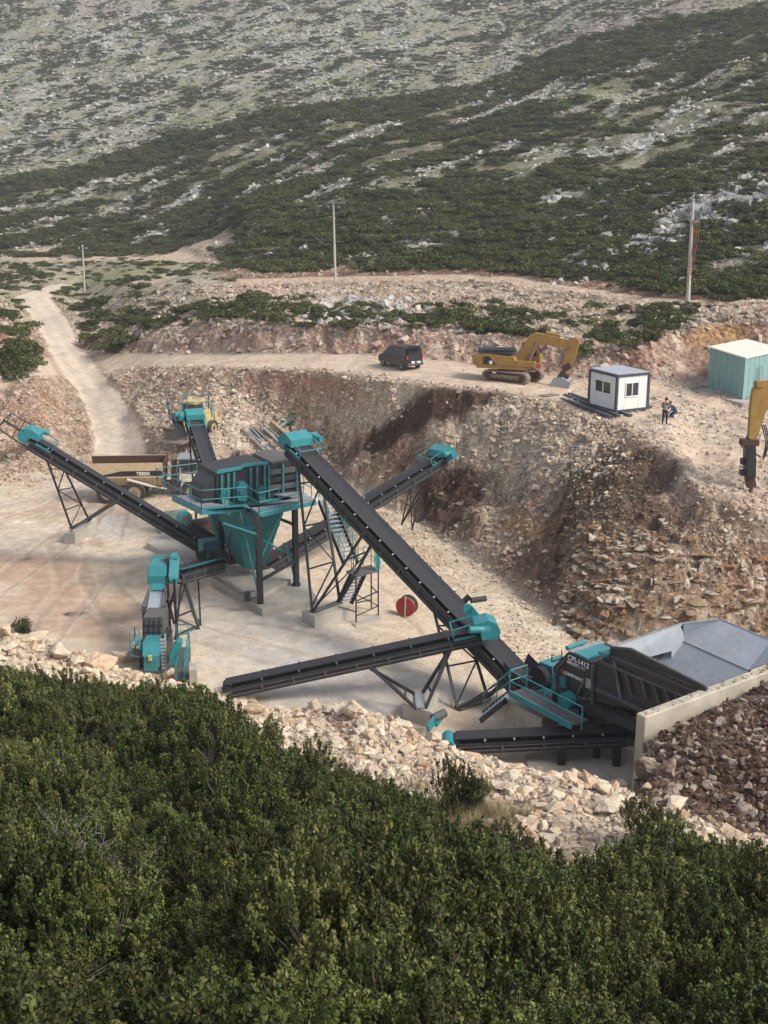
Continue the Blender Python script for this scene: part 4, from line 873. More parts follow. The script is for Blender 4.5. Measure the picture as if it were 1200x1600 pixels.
def strut(T, a, b, w=.11, name='leg', mat='black_steel'): m = MB(); m.beam(a, b, w, w * .9); return part(m, name, mat, T)
def vframe(T, b0, b1, l0, l1, r0, r1, nb=2, w=.12):
    """V trestle: both base points on the footing, one arm pair to l0,l1 and one to r0,r1"""
    b0, b1, l0, l1, r0, r1 = map(Vector, (b0, b1, l0, l1, r0, r1))
    strut(T, b0, l0, w); strut(T, b1, l1, w); strut(T, b0, r0, w); strut(T, b1, r1, w)
    for i in range(1, nb + 1):
        f = i / (nb + .35); strut(T, b0.lerp(l0, f), b1.lerp(l1, f), w * .6, 'brace')
        g = (i - 1) / (nb + .35) if i > 1 else .04; strut(T, (b0.lerp(l0, g) if i % 2 else b1.lerp(l1, g)), (b1.lerp(l1, f) if i % 2 else b0.lerp(l0, f)), w * .55, 'brace')
    strut(T, b0.lerp(r0, .7), b1.lerp(r1, .7), w * .6, 'brace'); strut(T, b0.lerp(r0, .12), b1.lerp(r1, .66), w * .5, 'brace')
    m = MB(); c = (b0 + b1) / 2; m.beam(b0 + V3(0, 0, .02), b1 + V3(0, 0, .02), .5, .05); part(m, 'base_plate', 'dark_grey', T)

# ---- A: long main conveyor
T, aA, LA = conveyor('longest black belt conveyor, rising from the crusher across the pit to the screen', G(838, 1078, -21.8), P(462, 690, 64), 1.15, .62, motor=1, hb=1.05)
A = T
def near(at, L, px, off, b=-.62):
    """point of a conveyor's lower edge closest to a pixel column"""
    best = min((abs(proj(at(L * i / 400, off, b))[0] - px), i) for i in range(401)); return at(L * best[1] / 400, off, b)
e = .68
fa = G(488, 957, -22.2); fb = G(531, 941, -22.2)
vframe(T, fa, fb, near(aA, LA, 466, -e), near(aA, LA, 500, e), near(aA, LA, 566, -e), near(aA, LA, 594, e), 3, .13)
fa = G(715, 1107, -22.95); fb = G(762, 1090, -22.95)
vframe(T, fa, fb, near(aA, LA, 679, -e), near(aA, LA, 722, e), near(aA, LA, 788, -e), near(aA, LA, 805, e), 2, .12)
adopt(T)
m = MB(); m.beam(aA(LA * .30, .60, -.2), aA(LA * .30, .95, .25), .22); m.cyl(aA(LA * .285, .8, .25), aA(LA * .275, 1.55, .35), .14, 10); o = m.build('belt_scale_arm', 'black_steel', T); 
o.matrix_parent_inverse = Matrix.Translation(-T.location)
f0, f1 = G(492, 986, -23), G(547, 971, -23)
footing('concrete_footing', quad_from(f0, f1, 1.25), -23.1, -22.2, 'tall cream concrete block under the V trestle of the longest conveyor')
# slotted walkway plate and small guard next to E's drop point on A
# ---- B: left stockpile conveyor
hB, tB = P(48, 681, 69.2), G(331, 853, -21.6)
T, aB, LB = conveyor('black belt conveyor reaching left over the pit floor in front of the dump truck', tB, hB, .95, .6, motor=1)
e = .6; fa, fb = G(112, 826, -22.2), G(139, 812, -22.2)
vframe(T, fa, fb, near(aB, LB, 74, -e if True else e), near(aB, LB, 96, e), near(aB, LB, 178, -e), near(aB, LB, 190, e), 3, .11)
# dark service frame sticking out beyond the head
m = MB(); H = aB(LB); dl = (aB(1) - aB(0)).normalized()
for a_ in (-1.0, 1.0):
    m.beam(aB(LB - 1.5, a_, -.5), aB(LB + 1.9, a_, -.35), .07); m.beam(aB(LB + 1.7, a_, -.35), aB(LB + 1.7, a_, .3), .05); m.beam(aB(LB + .8, a_, -.4), aB(LB + .8, a_, .3), .05); m.beam(aB(LB + .4, a_, .3), aB(LB + 1.7, a_, .3), .05)
m.beam(aB(LB + 1.8, -1.05, -.35), aB(LB + 1.8, 1.05, -.35), .07); m.beam(aB(LB + 1.7, -1, .3), aB(LB + 1.7, 1, .3), .05); part(m, 'service_platform', 'black_steel', T)
adopt(T)
f0, f1 = G(118, 852), G(152, 833)
footing('concrete_footing', quad_from(f0, f1, .8), -23.1, -22.2, 'small rectangular concrete block under the left stockpile conveyor')
# ---- C: rear conveyor going away to the left
T, aC, LC = conveyor('black belt conveyor rising away behind the screen towards the yellow loader', G(374, 874, -21.9), P(303, 650, 80), .95, .6, motor=-1, hb=.95)
e = .6
q = near(aC, LC, 304.5, -e); 
for off in (-e, e):
    t_ = LC * .88; top = aC(t_, off, -.6); strut(T, V3(top.x, top.y + 1.2, FLOOR + .05), top, .1); top2 = aC(LC * .66, off, -.6); strut(T, V3(top.x, top.y + 1.2, FLOOR + .05), top2, .09)
strut(T, V3(aC(LC * .88, -e, 0).x, aC(LC * .88, -e, 0).y + 1.2, -20.3), V3(aC(LC * .88, e, 0).x, aC(LC * .88, e, 0).y + 1.2, -20.3), .07, 'brace')
railing(T, [aC(LC + .8, -1.6, -.3), aC(LC - .4, -1.7, -.3), aC(LC - 1.8, -1.5, -.35)], 1.1, 'dark_railing'); railing(T, [aC(LC + 1.6, -1.6, -.3), aC(LC + .6, -.6, -.3)], 1.3, 'teal_dull'); m = MB(); m.beam(aC(LC - 1.6, -1.1, -.45), aC(LC + .9, -1.1, -.35), .7, .05); part(m, 'walkway', 'black_steel', T)
railing(T, [aC(LC - 1.2, 1.2, -.1), aC(LC + .8, 1.2, -.1), aC(LC + .8, -.3, -.1)], 1.0, 'teal_dull')
adopt(T)
# ---- D: rear right conveyor
T, aD, LD = conveyor('black belt conveyor passing behind the longest one to a head at the bank', G(404, 883, -22.0), P(690, 709, 77.5), .95, .62, motor=1, hb=1.1)
e = .6; fa, fb = G(616, 818), G(634, 842)
fa, fb = V3(1.2, 78.2, -22.6), V3(1.9, 76.9, -22.6)
for s_, f_ in ((-e, fb), (e, fa)):
    strut(T, f_, near(aD, LD, 664, s_), .1); strut(T, f_, near(aD, LD, 640, s_), .08)
strut(T, fa + V3(.3, 0, 1.5), fb + V3(.3, 0, 1.5), .07, 'brace'); strut(T, fa + V3(.6, 0, 3), fb + V3(.6, 0, 3), .07, 'brace'); strut(T, fa, fb + V3(.5, 0, 2.4), .06, 'brace')
railing(T, [aD(LD - 1.8, -1.1, .0), aD(LD + .5, -1.1, .0)], 1.0, 'dark_railing', r=.022); railing(T, [aD(LD + 1.0, -.9, -.3), aD(LD + 1.1, 1.5, -.3)], 1.0, 'dark_railing', r=.022)
adopt(T)
# ---- E: long cross conveyor in the foreground
hE, tE = P(757, 981, 51.0), P(352, 1068, 50.3)
T, aE, LE = conveyor('black belt conveyor from the pale rubble to a head above the longest conveyor', tE, hE, .78, .5, motor=1, light='teal_dull', pitch=1.7, hb=1.0, tailbox=False)
e = .62
fa, fb = G(651, 1107, -22.2), G(661, 1084, -22.2); fc, fd = G(664, 1106, -22.2), G(649, 1084, -22.2)
bl, br = G(650, 1107, -22.2), G(648, 1084, -22.2); cl, cr = G(665, 1106, -22.2), G(660, 1083, -22.2)
for b_, px, off in ((bl, 567, -e), (br, 578, e), (cl, 711, -e), (cr, 701, e)): strut(T, b_, near(aE, LE, px, off, -.5), .13)
L0, L1, R0, R1 = near(aE, LE, 567, -e, -.5), near(aE, LE, 578, e, -.5), near(aE, LE, 711, -e, -.5), near(aE, LE, 701, e, -.5)
for f in (.2, .62): strut(T, bl.lerp(L0, f), br.lerp(L1, f), .08, 'brace'); strut(T, cl.lerp(R0, f), cr.lerp(R1, f), .08, 'brace')
strut(T, bl.lerp(L0, .2), br.lerp(L1, .95), .08, 'brace'); strut(T, cl.lerp(R0, .2), cr.lerp(R1, .9), .08, 'brace')
m = MB(); m.sheet([bl, cl, cr, br], .06); part(m, 'base_plate', 'grey_steel', T)
# pivoting belt guard on the head
m = MB(); p = [aE(LE - .55, -.72, .75), aE(LE + .1, -.72, -.55)]
dd = (p[1] - p[0]).normalized(); m.cyl(p[0] - aE(0, 0, 0) * 0, p[0] + (aE(0, -1, 0) - aE(0, 0, 0)) * .22, .26, 14); m.cyl(p[1], p[1] + (aE(0, -1, 0) - aE(0, 0, 0)) * .22, .30, 14); m.beam(p[0] + (aE(0, -1, 0) - aE(0, 0, 0)) * .11, p[1] + (aE(0, -1, 0) - aE(0, 0, 0)) * .11, .22, .52, dd.cross(aE(0, 1, 0) - aE(0, 0, 0))); part(m, 'drive_belt_guard', 'teal', T, bevel=.02)
adopt(T)
f0, f1 = G(631, 1143, -23), G(677, 1149, -23); sc_ = 1
footing('concrete_footing', [G(629, 1099, -22.25), G(675, 1113, -22.25), G(673, 1083, -22.25) + V3(.35, .1, 0), G(629, 1099, -22.25) + V3(.6, 1.3, 0)], -23.1, -22.25, 'pale concrete block under the V trestle of the cross conveyor, behind the rubble berm')
# ---- F: low conveyor under the crusher, dumping left behind the berm
T, aF, LF = conveyor('low, almost level black belt conveyor beneath the crusher behind the berm', P(985, 1139, 44.3), P(712, 1152, 44.6), .78, .46, motor=-1, head_box=False, tailbox=False)
for px in (878, 965):
    q = near(aF, LF, px, .42, -.46); q2 = near(aF, LF, px, -.42, -.46); strut(T, q, V3(q.x, q.y, FLOOR), .3); strut(T, q2, V3(q2.x, q2.y, FLOOR), .3)
m = MB(); H = aF(LF + .15); m.cyl(aF(LF + .3, -.55, -.2), aF(LF + .3, .55, -.2), .28, 16); part(m, 'head_drum', 'teal', T)
adopt(T)
# small teal roller unit at the foot of the footing
T = thing('take_up_unit', G(678, 1136), 'small teal roller unit leaning beside the concrete block behind the berm', 'roller unit')
a_, b_ = G(668, 1134, -22.3), G(680, 1118, -22.1)
m = MB(); m.beam(a_ + V3(0, -.3, 0), b_ + V3(0, -.3, 0), .12, .35); m.beam(a_ + V3(.35, .2, 0), b_ + V3(.35, .2, 0), .12, .35); part(m, 'side_plate', 'teal', T); m = MB(); m.cyl(b_ + V3(-.1, -.3, 0), b_ + V3(.4, .25, 0), .2, 14); part(m, 'roller', 'dark_grey', T); adopt(T)
# ---- G: short conveyor from the screen to the second crusher
T, aG, LG = conveyor('short black conveyor with teal clamps between the screen and the teal secondary crusher', G(338, 874, -21.2), P(268, 893, 59.3), .95, .62, head_box=False, teal_edge=1, light='black_steel')
m = MB(); p0 = P(273, 871, 58.9); p1 = P(271, 905, 58.3)
m.beam(p0, p1, .34, .5, (1, .2, 0)); m.cyl(p0 + V3(-.17, 0, 0), p0 + V3(.17, 0, 0), .25, 12); m.cyl(p1 + V3(-.17, 0, 0), p1 + V3(.17, 0, 0), .25, 12); part(m, 'drive_belt_guard', 'teal', T)
gb = [G(284, 986, -22.9), G(313, 984, -22.9), G(314, 978, -22.9)]
s1, s2, s3 = G(274, 1000, -22.9), G(311, 984, -22.9), G(313.5, 978, -22.9)
for b_, px, off in ((s2, 291, -.55), (s2, 283, .5), (s3, 309, .5), (s1, 276, -.55)): strut(T, b_, near(aG, LG, px, off, -.62), .1)
strut(T, s1.lerp(near(aG, LG, 276, -.55), .42), s2.lerp(near(aG, LG, 291, -.55), .42), .08, 'brace'); strut(T, s1 + V3(0, 0, .25), s2 + V3(0, 0, .25), .08, 'brace'); strut(T, s1.lerp(near(aG, LG, 276, -.55), .36), s2 + V3(0, 0, .1), .08, 'brace'); strut(T, s1.lerp(near(aG, LG, 276, -.55), .6), near(aG, LG, 291, -.55), .08, 'brace')
strut(T, near(aG, LG, 291, .5) - V3(0, 0, .4), near(aG, LG, 309, .5) - V3(0, 0, .3), .07, 'brace')
adopt(T)
footing('concrete_footing', [G(270, 1003, -22.9), G(319, 990, -22.9), G(321, 980, -22.9), G(284, 980, -22.9)], -23.1, -22.9, 'thin flat concrete pad under the short conveyor beside the secondary crusher')

# ---- secondary crusher at the left
T = thing('secondary_crusher', P(240, 1075, 53), 'teal and black secondary crusher with sloping steel feed chute, at the left behind the berm', 'crusher')
X = V3(1, 0, 0)
def boxq(px0, px1, py0, py1, Y0, Y1, slant=0):
    """block whose camera-side face spans the given pixels at depth Y0 (top) / Y0-slant (bottom), back at Y1"""
    a, b = P(px0, py0, Y0), P(px1, py0, Y0); c, d = P(px1, py1, Y0 - slant), P(px0, py1, Y0 - slant)
    bk_ = V3(0, Y1 - Y0, 0); bot = V3(0, Y1 - Y0 + slant, 0); return [d, c, c + bot, d + bot, a, b, b + bk_, a + bk_]
m = MB(); m.hexa(boxq(231.5, 260, 884, 901, 58.5, 59.9, .25)); m.hexa(boxq(230, 258, 901, 913.5, 58.2, 59.8)); m.hexa(boxq(235, 256, 913.5, 923, 58.0, 59.2, .15)); part(m, 'head_box', 'teal', T, bevel=.03)
m = MB()
for px in (241, 247, 253): a_ = P(px, 874, 60.2); m.cyl(a_ + V3(-.12, 0, -.1), a_ + V3(.12, 0, -.1), .3, 12)
m.hexa(boxq(240, 257, 873, 880, 60, 60.8)); part(m, 'drive_wheel', 'teal_dull', T)
m = MB(); a_ = P(266, 880, 59.2); m.cyl(a_ + V3(-.3, .2, .1), a_ + V3(.25, .2, .1), .3, 12); m.cyl(a_ + V3(-.4, -.2, -.5), a_ + V3(.2, -.2, -.5), .25, 12); part(m, 'drive_motor', 'dark_grey', T)
# feed chute: bright plate between dark sides
c0, c1, c2, c3 = P(235, 924, 58.0), P(255, 923, 58.0), P(251, 953, 56.4), P(229.5, 954, 56.4)
m = MB(); m.sheet([c0, c1, c2, c3], -.05); part(m, 'chute_plate', 'bright_steel', T)
for q0, q1, sg in ((c0, c3, -1), (c1, c2, 1)):
    m = MB(); o_ = V3(sg * .05, 0, 0); m.hexa([q1 + o_ + V3(sg * .22, 0, -.5), q1 + o_ + V3(0, 0, -.5), q0 + o_ + V3(0, 0, -.4), q0 + o_ + V3(sg * .05, 0, -.4), q1 + o_ + V3(sg * .22, 0, .22), q1 + o_ + V3(0, 0, .22), q0 + o_ + V3(0, 0, .2), q0 + o_ + V3(sg * .05, 0, .2)]); part(m, 'chute_side', 'dark_grey', T)
m = MB(); m.hexa(boxq(229, 251, 955, 962, 56.0, 56.6)); part(m, 'chute_lip', 'grey_steel', T)
m = MB(); m.hexa(boxq(222.5, 254, 967, 1000, 54.4, 56.0, .1)); m.hexa([P(224, 967, 54.4), P(254, 966, 54.4), P(253, 964, 55.4), P(226, 964, 55.4), P(224, 965, 54.4), P(254, 964, 54.4), P(251, 962, 55.6), P(227, 962, 55.6)]); part(m, 'curtain_box', 'dark_grey', T)
m = MB()
for i in range(4):
    px = 225 + i * 8; a_, b_ = P(px, 968, 54.36), P(px, 999, 54.26); m.beam(a_, b_, .05, .03)
for py in (977, 988): m.beam(P(222.5, py, 54.33), P(254, py, 54.33), .03, .05)
part(m, 'rib', 'black_steel', T)
m = MB(); m.hexa(boxq(220, 254, 1000, 1006, 53.7, 55.5, .1)); part(m, 'crusher_top', 'black_steel', T)
m = MB(); m.hexa(boxq(222, 248, 1004, 1027, 53.3, 55.0, .5)); part(m, 'front_cover', 'teal', T, bevel=.03)
m = MB(); m.hexa(boxq(224, 246, 1028, 1050, 52.7, 55.0, .2)); part(m, 'lower_cover', 'teal_dull', T, bevel=.03)
m = MB()
for py in (1025.5, 1030.5): m.box(P(234.5, py, 52.62), (.16, .1, .1))
part(m, 'latch', 'loader_yellow', T)
m = MB(); m.hexa(boxq(218, 258, 1008, 1075, 53.9, 56)); part(m, 'crusher_body', 'black_steel', T)
m = MB()
for i in range(9): a_ = P(253 + .4 * i, 1000 + i * 5.5, 53.6 - i * .05); m.cyl(a_ + V3(-.1, 0, 0), a_ + V3(.16, 0, 0), .09, 8)
m.beam(P(258, 990, 54), P(260, 1050, 53.3), .07, .3); part(m, 'hose_rack', 'grey_steel', T)
m = MB(); prf = [(264, 1024), (268, 1012), (275, 1003), (282, 1003), (283, 1012), (274, 1040), (265, 1041)]; m.prism([P(px, py, 53.0) for px, py in prf], (0, .6, 0)); part(m, 'flywheel_guard', 'teal', T, bevel=.03)
# steel frame under the chute
for px, Yb in ((256, 58.6), (262, 57.6), (272, 57.2)):
    top = P(px, 912 if px < 270 else 905, Yb); strut(T, V3(top.x, top.y, FLOOR), top, .13)
strut(T, P(262, 930, 57.6), P(272, 975, 57.2), .09, 'brace'); strut(T, P(272, 925, 57.2), P(258, 975, 57.6), .09, 'brace'); strut(T, P(262, 975, 57.6), P(272, 1010, 57.0), .09, 'brace'); strut(T, P(258, 940, 57.8), P(274, 938, 57.4), .1, 'brace'); strut(T, P(254, 968, 57.6), P(270, 965, 57.4), .1, 'brace')
# platforms
zz_ = P(290, 1020, 53).z
railing(T, [P(276, 1003, 55.6) - V3(0, 0, .1), P(295, 1003, 55.4) - V3(0, 0, .1)], 1.05); m = MB(); m.beam(P(286, 1012, 55.2), P(285, 1062, 51.8), .75, .06, (0, 0, 1)); part(m, 'stair_floor', 'dark_grey', T)
railing(T, [P(296.5, 1014, 55.4), P(289, 1062, 51.6)], 1.0, step=1.6, rails=(1, .6, .25)); railing(T, [P(283, 1020, 54.8), P(275, 1062, 51.4)], .6, step=1.8, rails=(1,))
railing(T, [P(204, 1024, 53.4), P(212, 1014, 54.6), P(220, 1022, 53.2)], 1.15); m = MB(); m.sheet([P(212, 990, 54), P(215, 990, 54), P(218, 1008, 53.4), P(210, 1008, 53.4)], .05); part(m, 'side_panel', 'teal', T); m = MB(); m.sheet([P(203, 1026, 53), P(220, 1028, 53), P(222, 1016, 55), P(207, 1014, 55)], .05); part(m, 'side_platform', 'dark_grey', T)
adopt(T)
footing('concrete_footing', [P(296, 1068, 51.4), P(309, 1068, 51.4), P(309, 1062, 52.3), P(296, 1062, 52.3)], -23.1, P(300, 1046, 51.4).z, 'small upright concrete block to the right of the secondary crusher stair', 'concrete block')

# ---- concrete foundation under the screen
FN = [G(229, 848, -22.4), G(341, 908, -22.4), G(400, 945, -22.4), G(410, 952, -22.4) , G(497, 936, -22.4), G(480, 905, -22.4), G(345, 826, -22.4), G(262, 826, -22.4)]
o = footing('concrete_foundation', FN, -23.1, -22.4, 'large flat concrete slab carrying the legs of the screening unit', 'foundation')
o = footing('concrete_foundation', [G(341, 897, -22.15), G(346, 902, -22.15), G(400, 935, -22.15), G(455, 905, -22.15), G(400, 872, -22.15), G(352, 880, -22.15)], -22.4, -22.15, 'raised step of concrete on the slab, right between the screen legs', 'concrete step')

# ---- screening unit
Wd, Ud = V3(.875, .485, 0), V3(.485, -.875, 0)
ZD = -17.2
DP = [G(*q, ZD) for q in ((269, 775), (315, 797), (388, 791), (405, 801), (494, 781))]
T = thing('screening_unit', G(407, 952, -22.7), 'big black vibrating screen above teal hoppers with a teal railed deck, left of centre', 'screening unit')
back = [DP[4] - Ud * 4.4, DP[0] - Ud * .6 + Wd * .6 - Ud * .4]
m = MB(); m.prism([DP[0], DP[1], DP[2], DP[3], DP[4], DP[4] - Ud * 1.1, DP[3] - Ud * 1.2 - Wd * .1, DP[1] - Ud * 1.1 + Wd * 1.1, DP[0] + Wd * 1.2 + Ud * .2], (0, 0, -.05)); part(m, 'deck_plate', 'grey_steel', T)
m = MB()
for i in range(4): m.beam(DP[i] + V3(0, 0, -.16), DP[i + 1] + V3(0, 0, -.16), .06, .24)
part(m, 'deck_edge', 'teal', T)
ins = [p + (V3(0, 0, 0)) for p in DP]
railing(T, [DP[0], DP[1]], 1.1, toe=True); railing(T, [DP[1], DP[2]], 1.1, toe=True); railing(T, [DP[2], DP[3]], 1.1); railing(T, [DP[3], G(467, 787, ZD)], 1.1, toe=True)
railing(T, [DP[0], DP[0] - Ud * 2.6, DP[0] - Ud * 2.6 + Wd * 2.5], 1.1); railing(T, [DP[4] - Ud * .6, DP[4] - Ud * 3.8, DP[4] - Ud * 3.8 - Wd * 2], 1.1)
m = MB(); m.sheet([DP[4] - Ud * 1.1, DP[4] - Ud * 4.0, DP[4] - Ud * 4.0 - Wd * 3, DP[4] - Ud * 1.1 - Wd * 1.0], .05); part(m, 'rear_deck', 'grey_steel', T)
# body: traced on its front plane
F0 = DP[1] + Wd * .9 - Ud * 1.15
def fp(px, py, back=0): return PL(px, py, F0 - Ud * back, Ud)
bw = -Ud * 2.7
def slab(name, mat, pts, ext, off=0, **k):
    m = MB(); m.prism([fp(*q, off) for q in pts], ext); return part(m, name, mat, T, **k)
slab('screen_box', 'black_steel', [(338, 795), (338, 739), (378, 731), (416, 724), (417, 795)], bw)
slab('top_rail', 'teal', [(338, 737.5), (340, 734), (374, 729), (379, 725), (417, 721), (417, 724.5), (380, 729), (375, 733), (338, 740)], Ud * .14)
slab('screen_cover', 'black_steel', [(417, 795), (417, 735), (425, 722), (444, 717), (463, 717), (466, 724), (466, 795)], bw, .1)
slab('cover_lid', 'dark_grey', [(424, 722), (446, 716.5), (463, 716.5), (463, 719), (446, 720), (425, 725)], bw * 1.02, .05)
slab('end_box', 'black_steel', [(317, 796), (317, 775), (322, 760), (336, 745), (341, 745), (341, 796)], -Ud * 2.2, .1)
for px in (419, 441, 463): slab('cover_post', 'teal_dull', [(px - 1.5, 792), (px - 1.5, 728 - (px - 419) * .15), (px + 1.5, 728 - (px - 419) * .15), (px + 1.5, 792)], Ud * .16, -.02)
for i, py in enumerate((733, 745, 757, 769, 781)):
    slab('louvre_panel', 'dark_grey' if i % 2 == 0 else 'black_steel', [(421, py + 1), (463, py - 5), (463, py + 3), (421, py + 9)], Ud * .10, -.02)
for px in (344, 354, 363, 389, 399, 411):
    slab('side_rib', 'teal_dull' if px != 344 else 'teal_dull', [(px, 790), (px, 742 - (px - 344) * .25), (px + 3.5, 741 - (px - 344) * .25), (px + 3.5, 790)], Ud * .12)
m = MB(); c = fp(375, 765); m.prism([fp(*q) for q in ((367, 780), (366, 760), (370, 752), (379, 750), (384, 757), (384, 774), (380, 781))], Ud * .45); part(m, 'exciter_guard', 'teal', T, bevel=.04)
m = MB(); m.cyl(fp(375, 765), fp(375, 765) + Ud * .55, .24, 14); part(m, 'exciter_shaft', 'teal_dull', T)
for (x0, y0) in ((347, 770), (404, 765)):
    m = MB(); cs = [fp(x0 - 6, y0 + 3), fp(x0 + 4, y0 + 6), fp(x0 + 7, y0 - 6), fp(x0 - 2, y0 - 9)]; cs = [q + Ud * .5 for q in cs]
    for i in range(4): m.beam(cs[i], cs[(i + 1) % 4], .07)
    for f in (.33, .66): m.beam(cs[0].lerp(cs[1], f), cs[3].lerp(cs[2], f), .06)
    part(m, 'spring_cage', 'teal', T); m = MB(); m.hexa([*(q + Ud * .35 + V3(0, 0, -.9) for q in (cs[0], cs[1])), cs[1] - Ud * .6 + V3(0, 0, -.9), cs[0] - Ud * .6 + V3(0, 0, -.9), cs[0] + V3(0, 0, -.1), cs[1] + V3(0, 0, -.1), cs[1] - Ud * .5, cs[0] - Ud * .5]); part(m, 'spring_box', 'teal_dull', T)
slab('lower_rail', 'teal_dull', [(338, 786), (416, 779), (416, 782), (338, 789)], Ud * .13)
slab('motor', 'teal', [(447, 782), (446, 777), (460, 775), (461, 780)], Ud * .45, -.2)
# hoppers
zt = ZD - .22
def hop(topq, botq, name, mat):
    m = MB(); m.hexa([*botq, *topq]); return part(m, name, mat, T)
h0, h1 = G(372, 795, ZD - .2), G(458, 790, ZD - .2); h0 = h0 - Ud * .9; h1 = h1 - Ud * .8
top = [h0, h1, h1 - Ud * 3.6, h0 - Ud * 3.6]; bc = PL(398, 885, h0 - Ud * 1.0, Ud)
bot = [bc - Wd * .7 + Ud * .2, bc + Wd * .55 + Ud * .2, bc + Wd * .55 - Ud * 1.2, bc - Wd * .7 - Ud * 1.2]
hop(top, bot, 'hopper', 'teal_dull')
m = MB()
for f in (.35, .62): a_, b_ = top[0].lerp(bot[0], f), top[1].lerp(bot[1], f); m.beam(a_ + Ud * .05, b_ + Ud * .05, .08, .1)
part(m, 'hopper_stiffener', 'teal', T)
YH = 68.2; t4 = [P(324, 788, YH), P(402, 788, YH)]; b4 = [P(343, 850, YH), P(372, 850, YH)]; bk3 = V3(-.8, 2.6, 0)
m = MB(); m.hexa([b4[0], b4[1], b4[1] + bk3 * .4, b4[0] + bk3 * .4, t4[0], t4[1], t4[1] + bk3, t4[0] + bk3]); part(m, 'discharge_hopper', 'teal_dull', T)
m = MB(); q = G(338, 858, -21.6); m.box(P(327, 853, 68.3), (1.1, .9, .8), rz=.5); part(m, 'transfer_chute', 'teal_dull', T)
# legs
LG_ = {'f': G(407, 951, -22.7), 'l': G(348, 893, -22.38), 'r': G(463, 914, -22.38)}
LG_['b'] = LG_['l'] + (LG_['r'] - LG_['f']) + V3(-.6, -.2, 0); LG_['b'].z = -22.38
tops = {k: V3(p.x, p.y, ZD - .18) for k, p in LG_.items()}
for k, p in LG_.items():
    m = MB(); m.beam(p, tops[k], .28, .28, (.5, -.86, 0)); part(m, 'leg', 'black_steel', T); m = MB(); m.box(p + V3(0, 0, .03), (.5, .5, .04)); part(m, 'foot_plate', 'black_steel', T)
strut(T, LG_['f'] + V3(0, 0, 1.6), LG_['r'] + V3(0, 0, 1.5), .16, 'brace'); strut(T, tops['f'] - V3(0, 0, .1), tops['l'] - V3(0, 0, .1), .2, 'beam'); strut(T, tops['f'] - V3(0, 0, .1), tops['r'] - V3(0, 0, .1), .2, 'beam'); strut(T, tops['b'] - V3(0, 0, .1), tops['r'] - V3(0, 0, .1), .2, 'beam'); strut(T, LG_['r'] + V3(0, 0, 3.6), LG_['b'] + V3(0, 0, 3.4), .14, 'brace')
def tb(a, b, w=.09): strut(T, a, b, w, 'brace', 'teal')
mf = (tops['f'] + tops['l']) / 2
strut(T, mf, LG_['f'] + V3(0, 0, .4), .09, 'brace', 'teal_dull'); strut(T, mf, LG_['l'] + V3(0, 0, .6), .09, 'brace', 'teal_dull'); tb(tops['l'] + Ud * .2 + V3(-.9, 0, 0), LG_['l'] + V3(-.1, 0, 1.6)); tb(tops['f'] - V3(0, 0, 2.6), (tops['f'] + tops['r']) / 2 + V3(.4, 0, 0)); tb(tops['r'] + V3(-.5, 0, -2.6), LG_['r'] + V3(-.1, 0, .4)); tb(tops['r'] + V3(-2.0, 0, -2.2), tops['r'] + V3(-.1, .2, -3.4)); tb(tops['f'] + V3(0, -.1, -1), tops['f'] + Wd * -2 + V3(0, 0, -.1)); tb(LG_['l'] + V3(.9, .5, 2.0), LG_['l'] + V3(2.4, 0, 1.5))
# dark crossed members behind the front legs
strut(T, G(372, 883, -22.3), tops['l'] + V3(.5, 0, -2.2), .2); strut(T, G(384, 876, -22.3), tops['l'] + V3(1.0, .2, -2.0), .14, 'brace')
adopt(T)
# cable coils tied to the front leg
T = thing('cable_coil', G(400, 945, -22.4), 'loose black cable coils hung on the front leg of the screening unit', 'cable coil'); c0 = LG_['f'] + V3(-.35, -.3, .9); m = MB()
for i in range(5):
    a0 = i * 1.1; m.tube([c0 + V3(math.cos(a0 + t * 1.05) * (.35 + .05 * i) - .1 * i, -.03 * i, math.sin(a0 + t * 1.05) * .25 + .05 * math.sin(i)) for t in range(7)], .018, 5, False)
part(m, 'coil', 'dark_grey', T); m = MB(); m.box(c0 + V3(-.3, -.1, -.05), (.3, .2, .55)); part(m, 'junction_box', 'black_steel', T); adopt(T)

# ---- stair from the deck down to the landing
T = thing('stair_tower', G(570, 965), 'black and teal stair tower with a railed landing, behind the longest conveyor', 'stair tower')
ZL = -20.25
s0, s1 = P(498, 776, 64.3), P(538, 890, 62.0); s0.z = ZD; s1.z = ZL
sd_ = V3(.85, .45, 0).normalized(); wst = .85
for k in (0, 1): m = MB(); o_ = sd_ * wst * k; m.beam(s0 + o_, s1 + o_, .06, .28); part(m, 'stringer', 'black_steel', T)
tm = None
for i in range(1, 15):
    c = s0.lerp(s1, i / 15) + sd_ * wst / 2
    if tm is None: m = MB(); m.box((0, 0, 0), (wst - .08, .26, .04), rz=math.atan2(sd_.y, sd_.x)); t_ = part(m, 'tread', 'bright_steel', T); tm = t_.data
    else: t_ = bpy.data.objects.new('tread', tm); COL.objects.link(t_); t_.parent = T
    t_.location = c
for k in (0, 1): railing(T, [s0 + sd_ * wst * k, s1 + sd_ * wst * k], 1.0, step=.8, r=.022)
Lc_ = [V3(*G(541, 892, ZL)), V3(*G(556, 901, ZL)), V3(*G(591, 891, ZL)), V3(*G(580, 882, ZL))]
m = MB(); m.prism(Lc_, (0, 0, -.08)); part(m, 'landing', 'dark_grey', T)
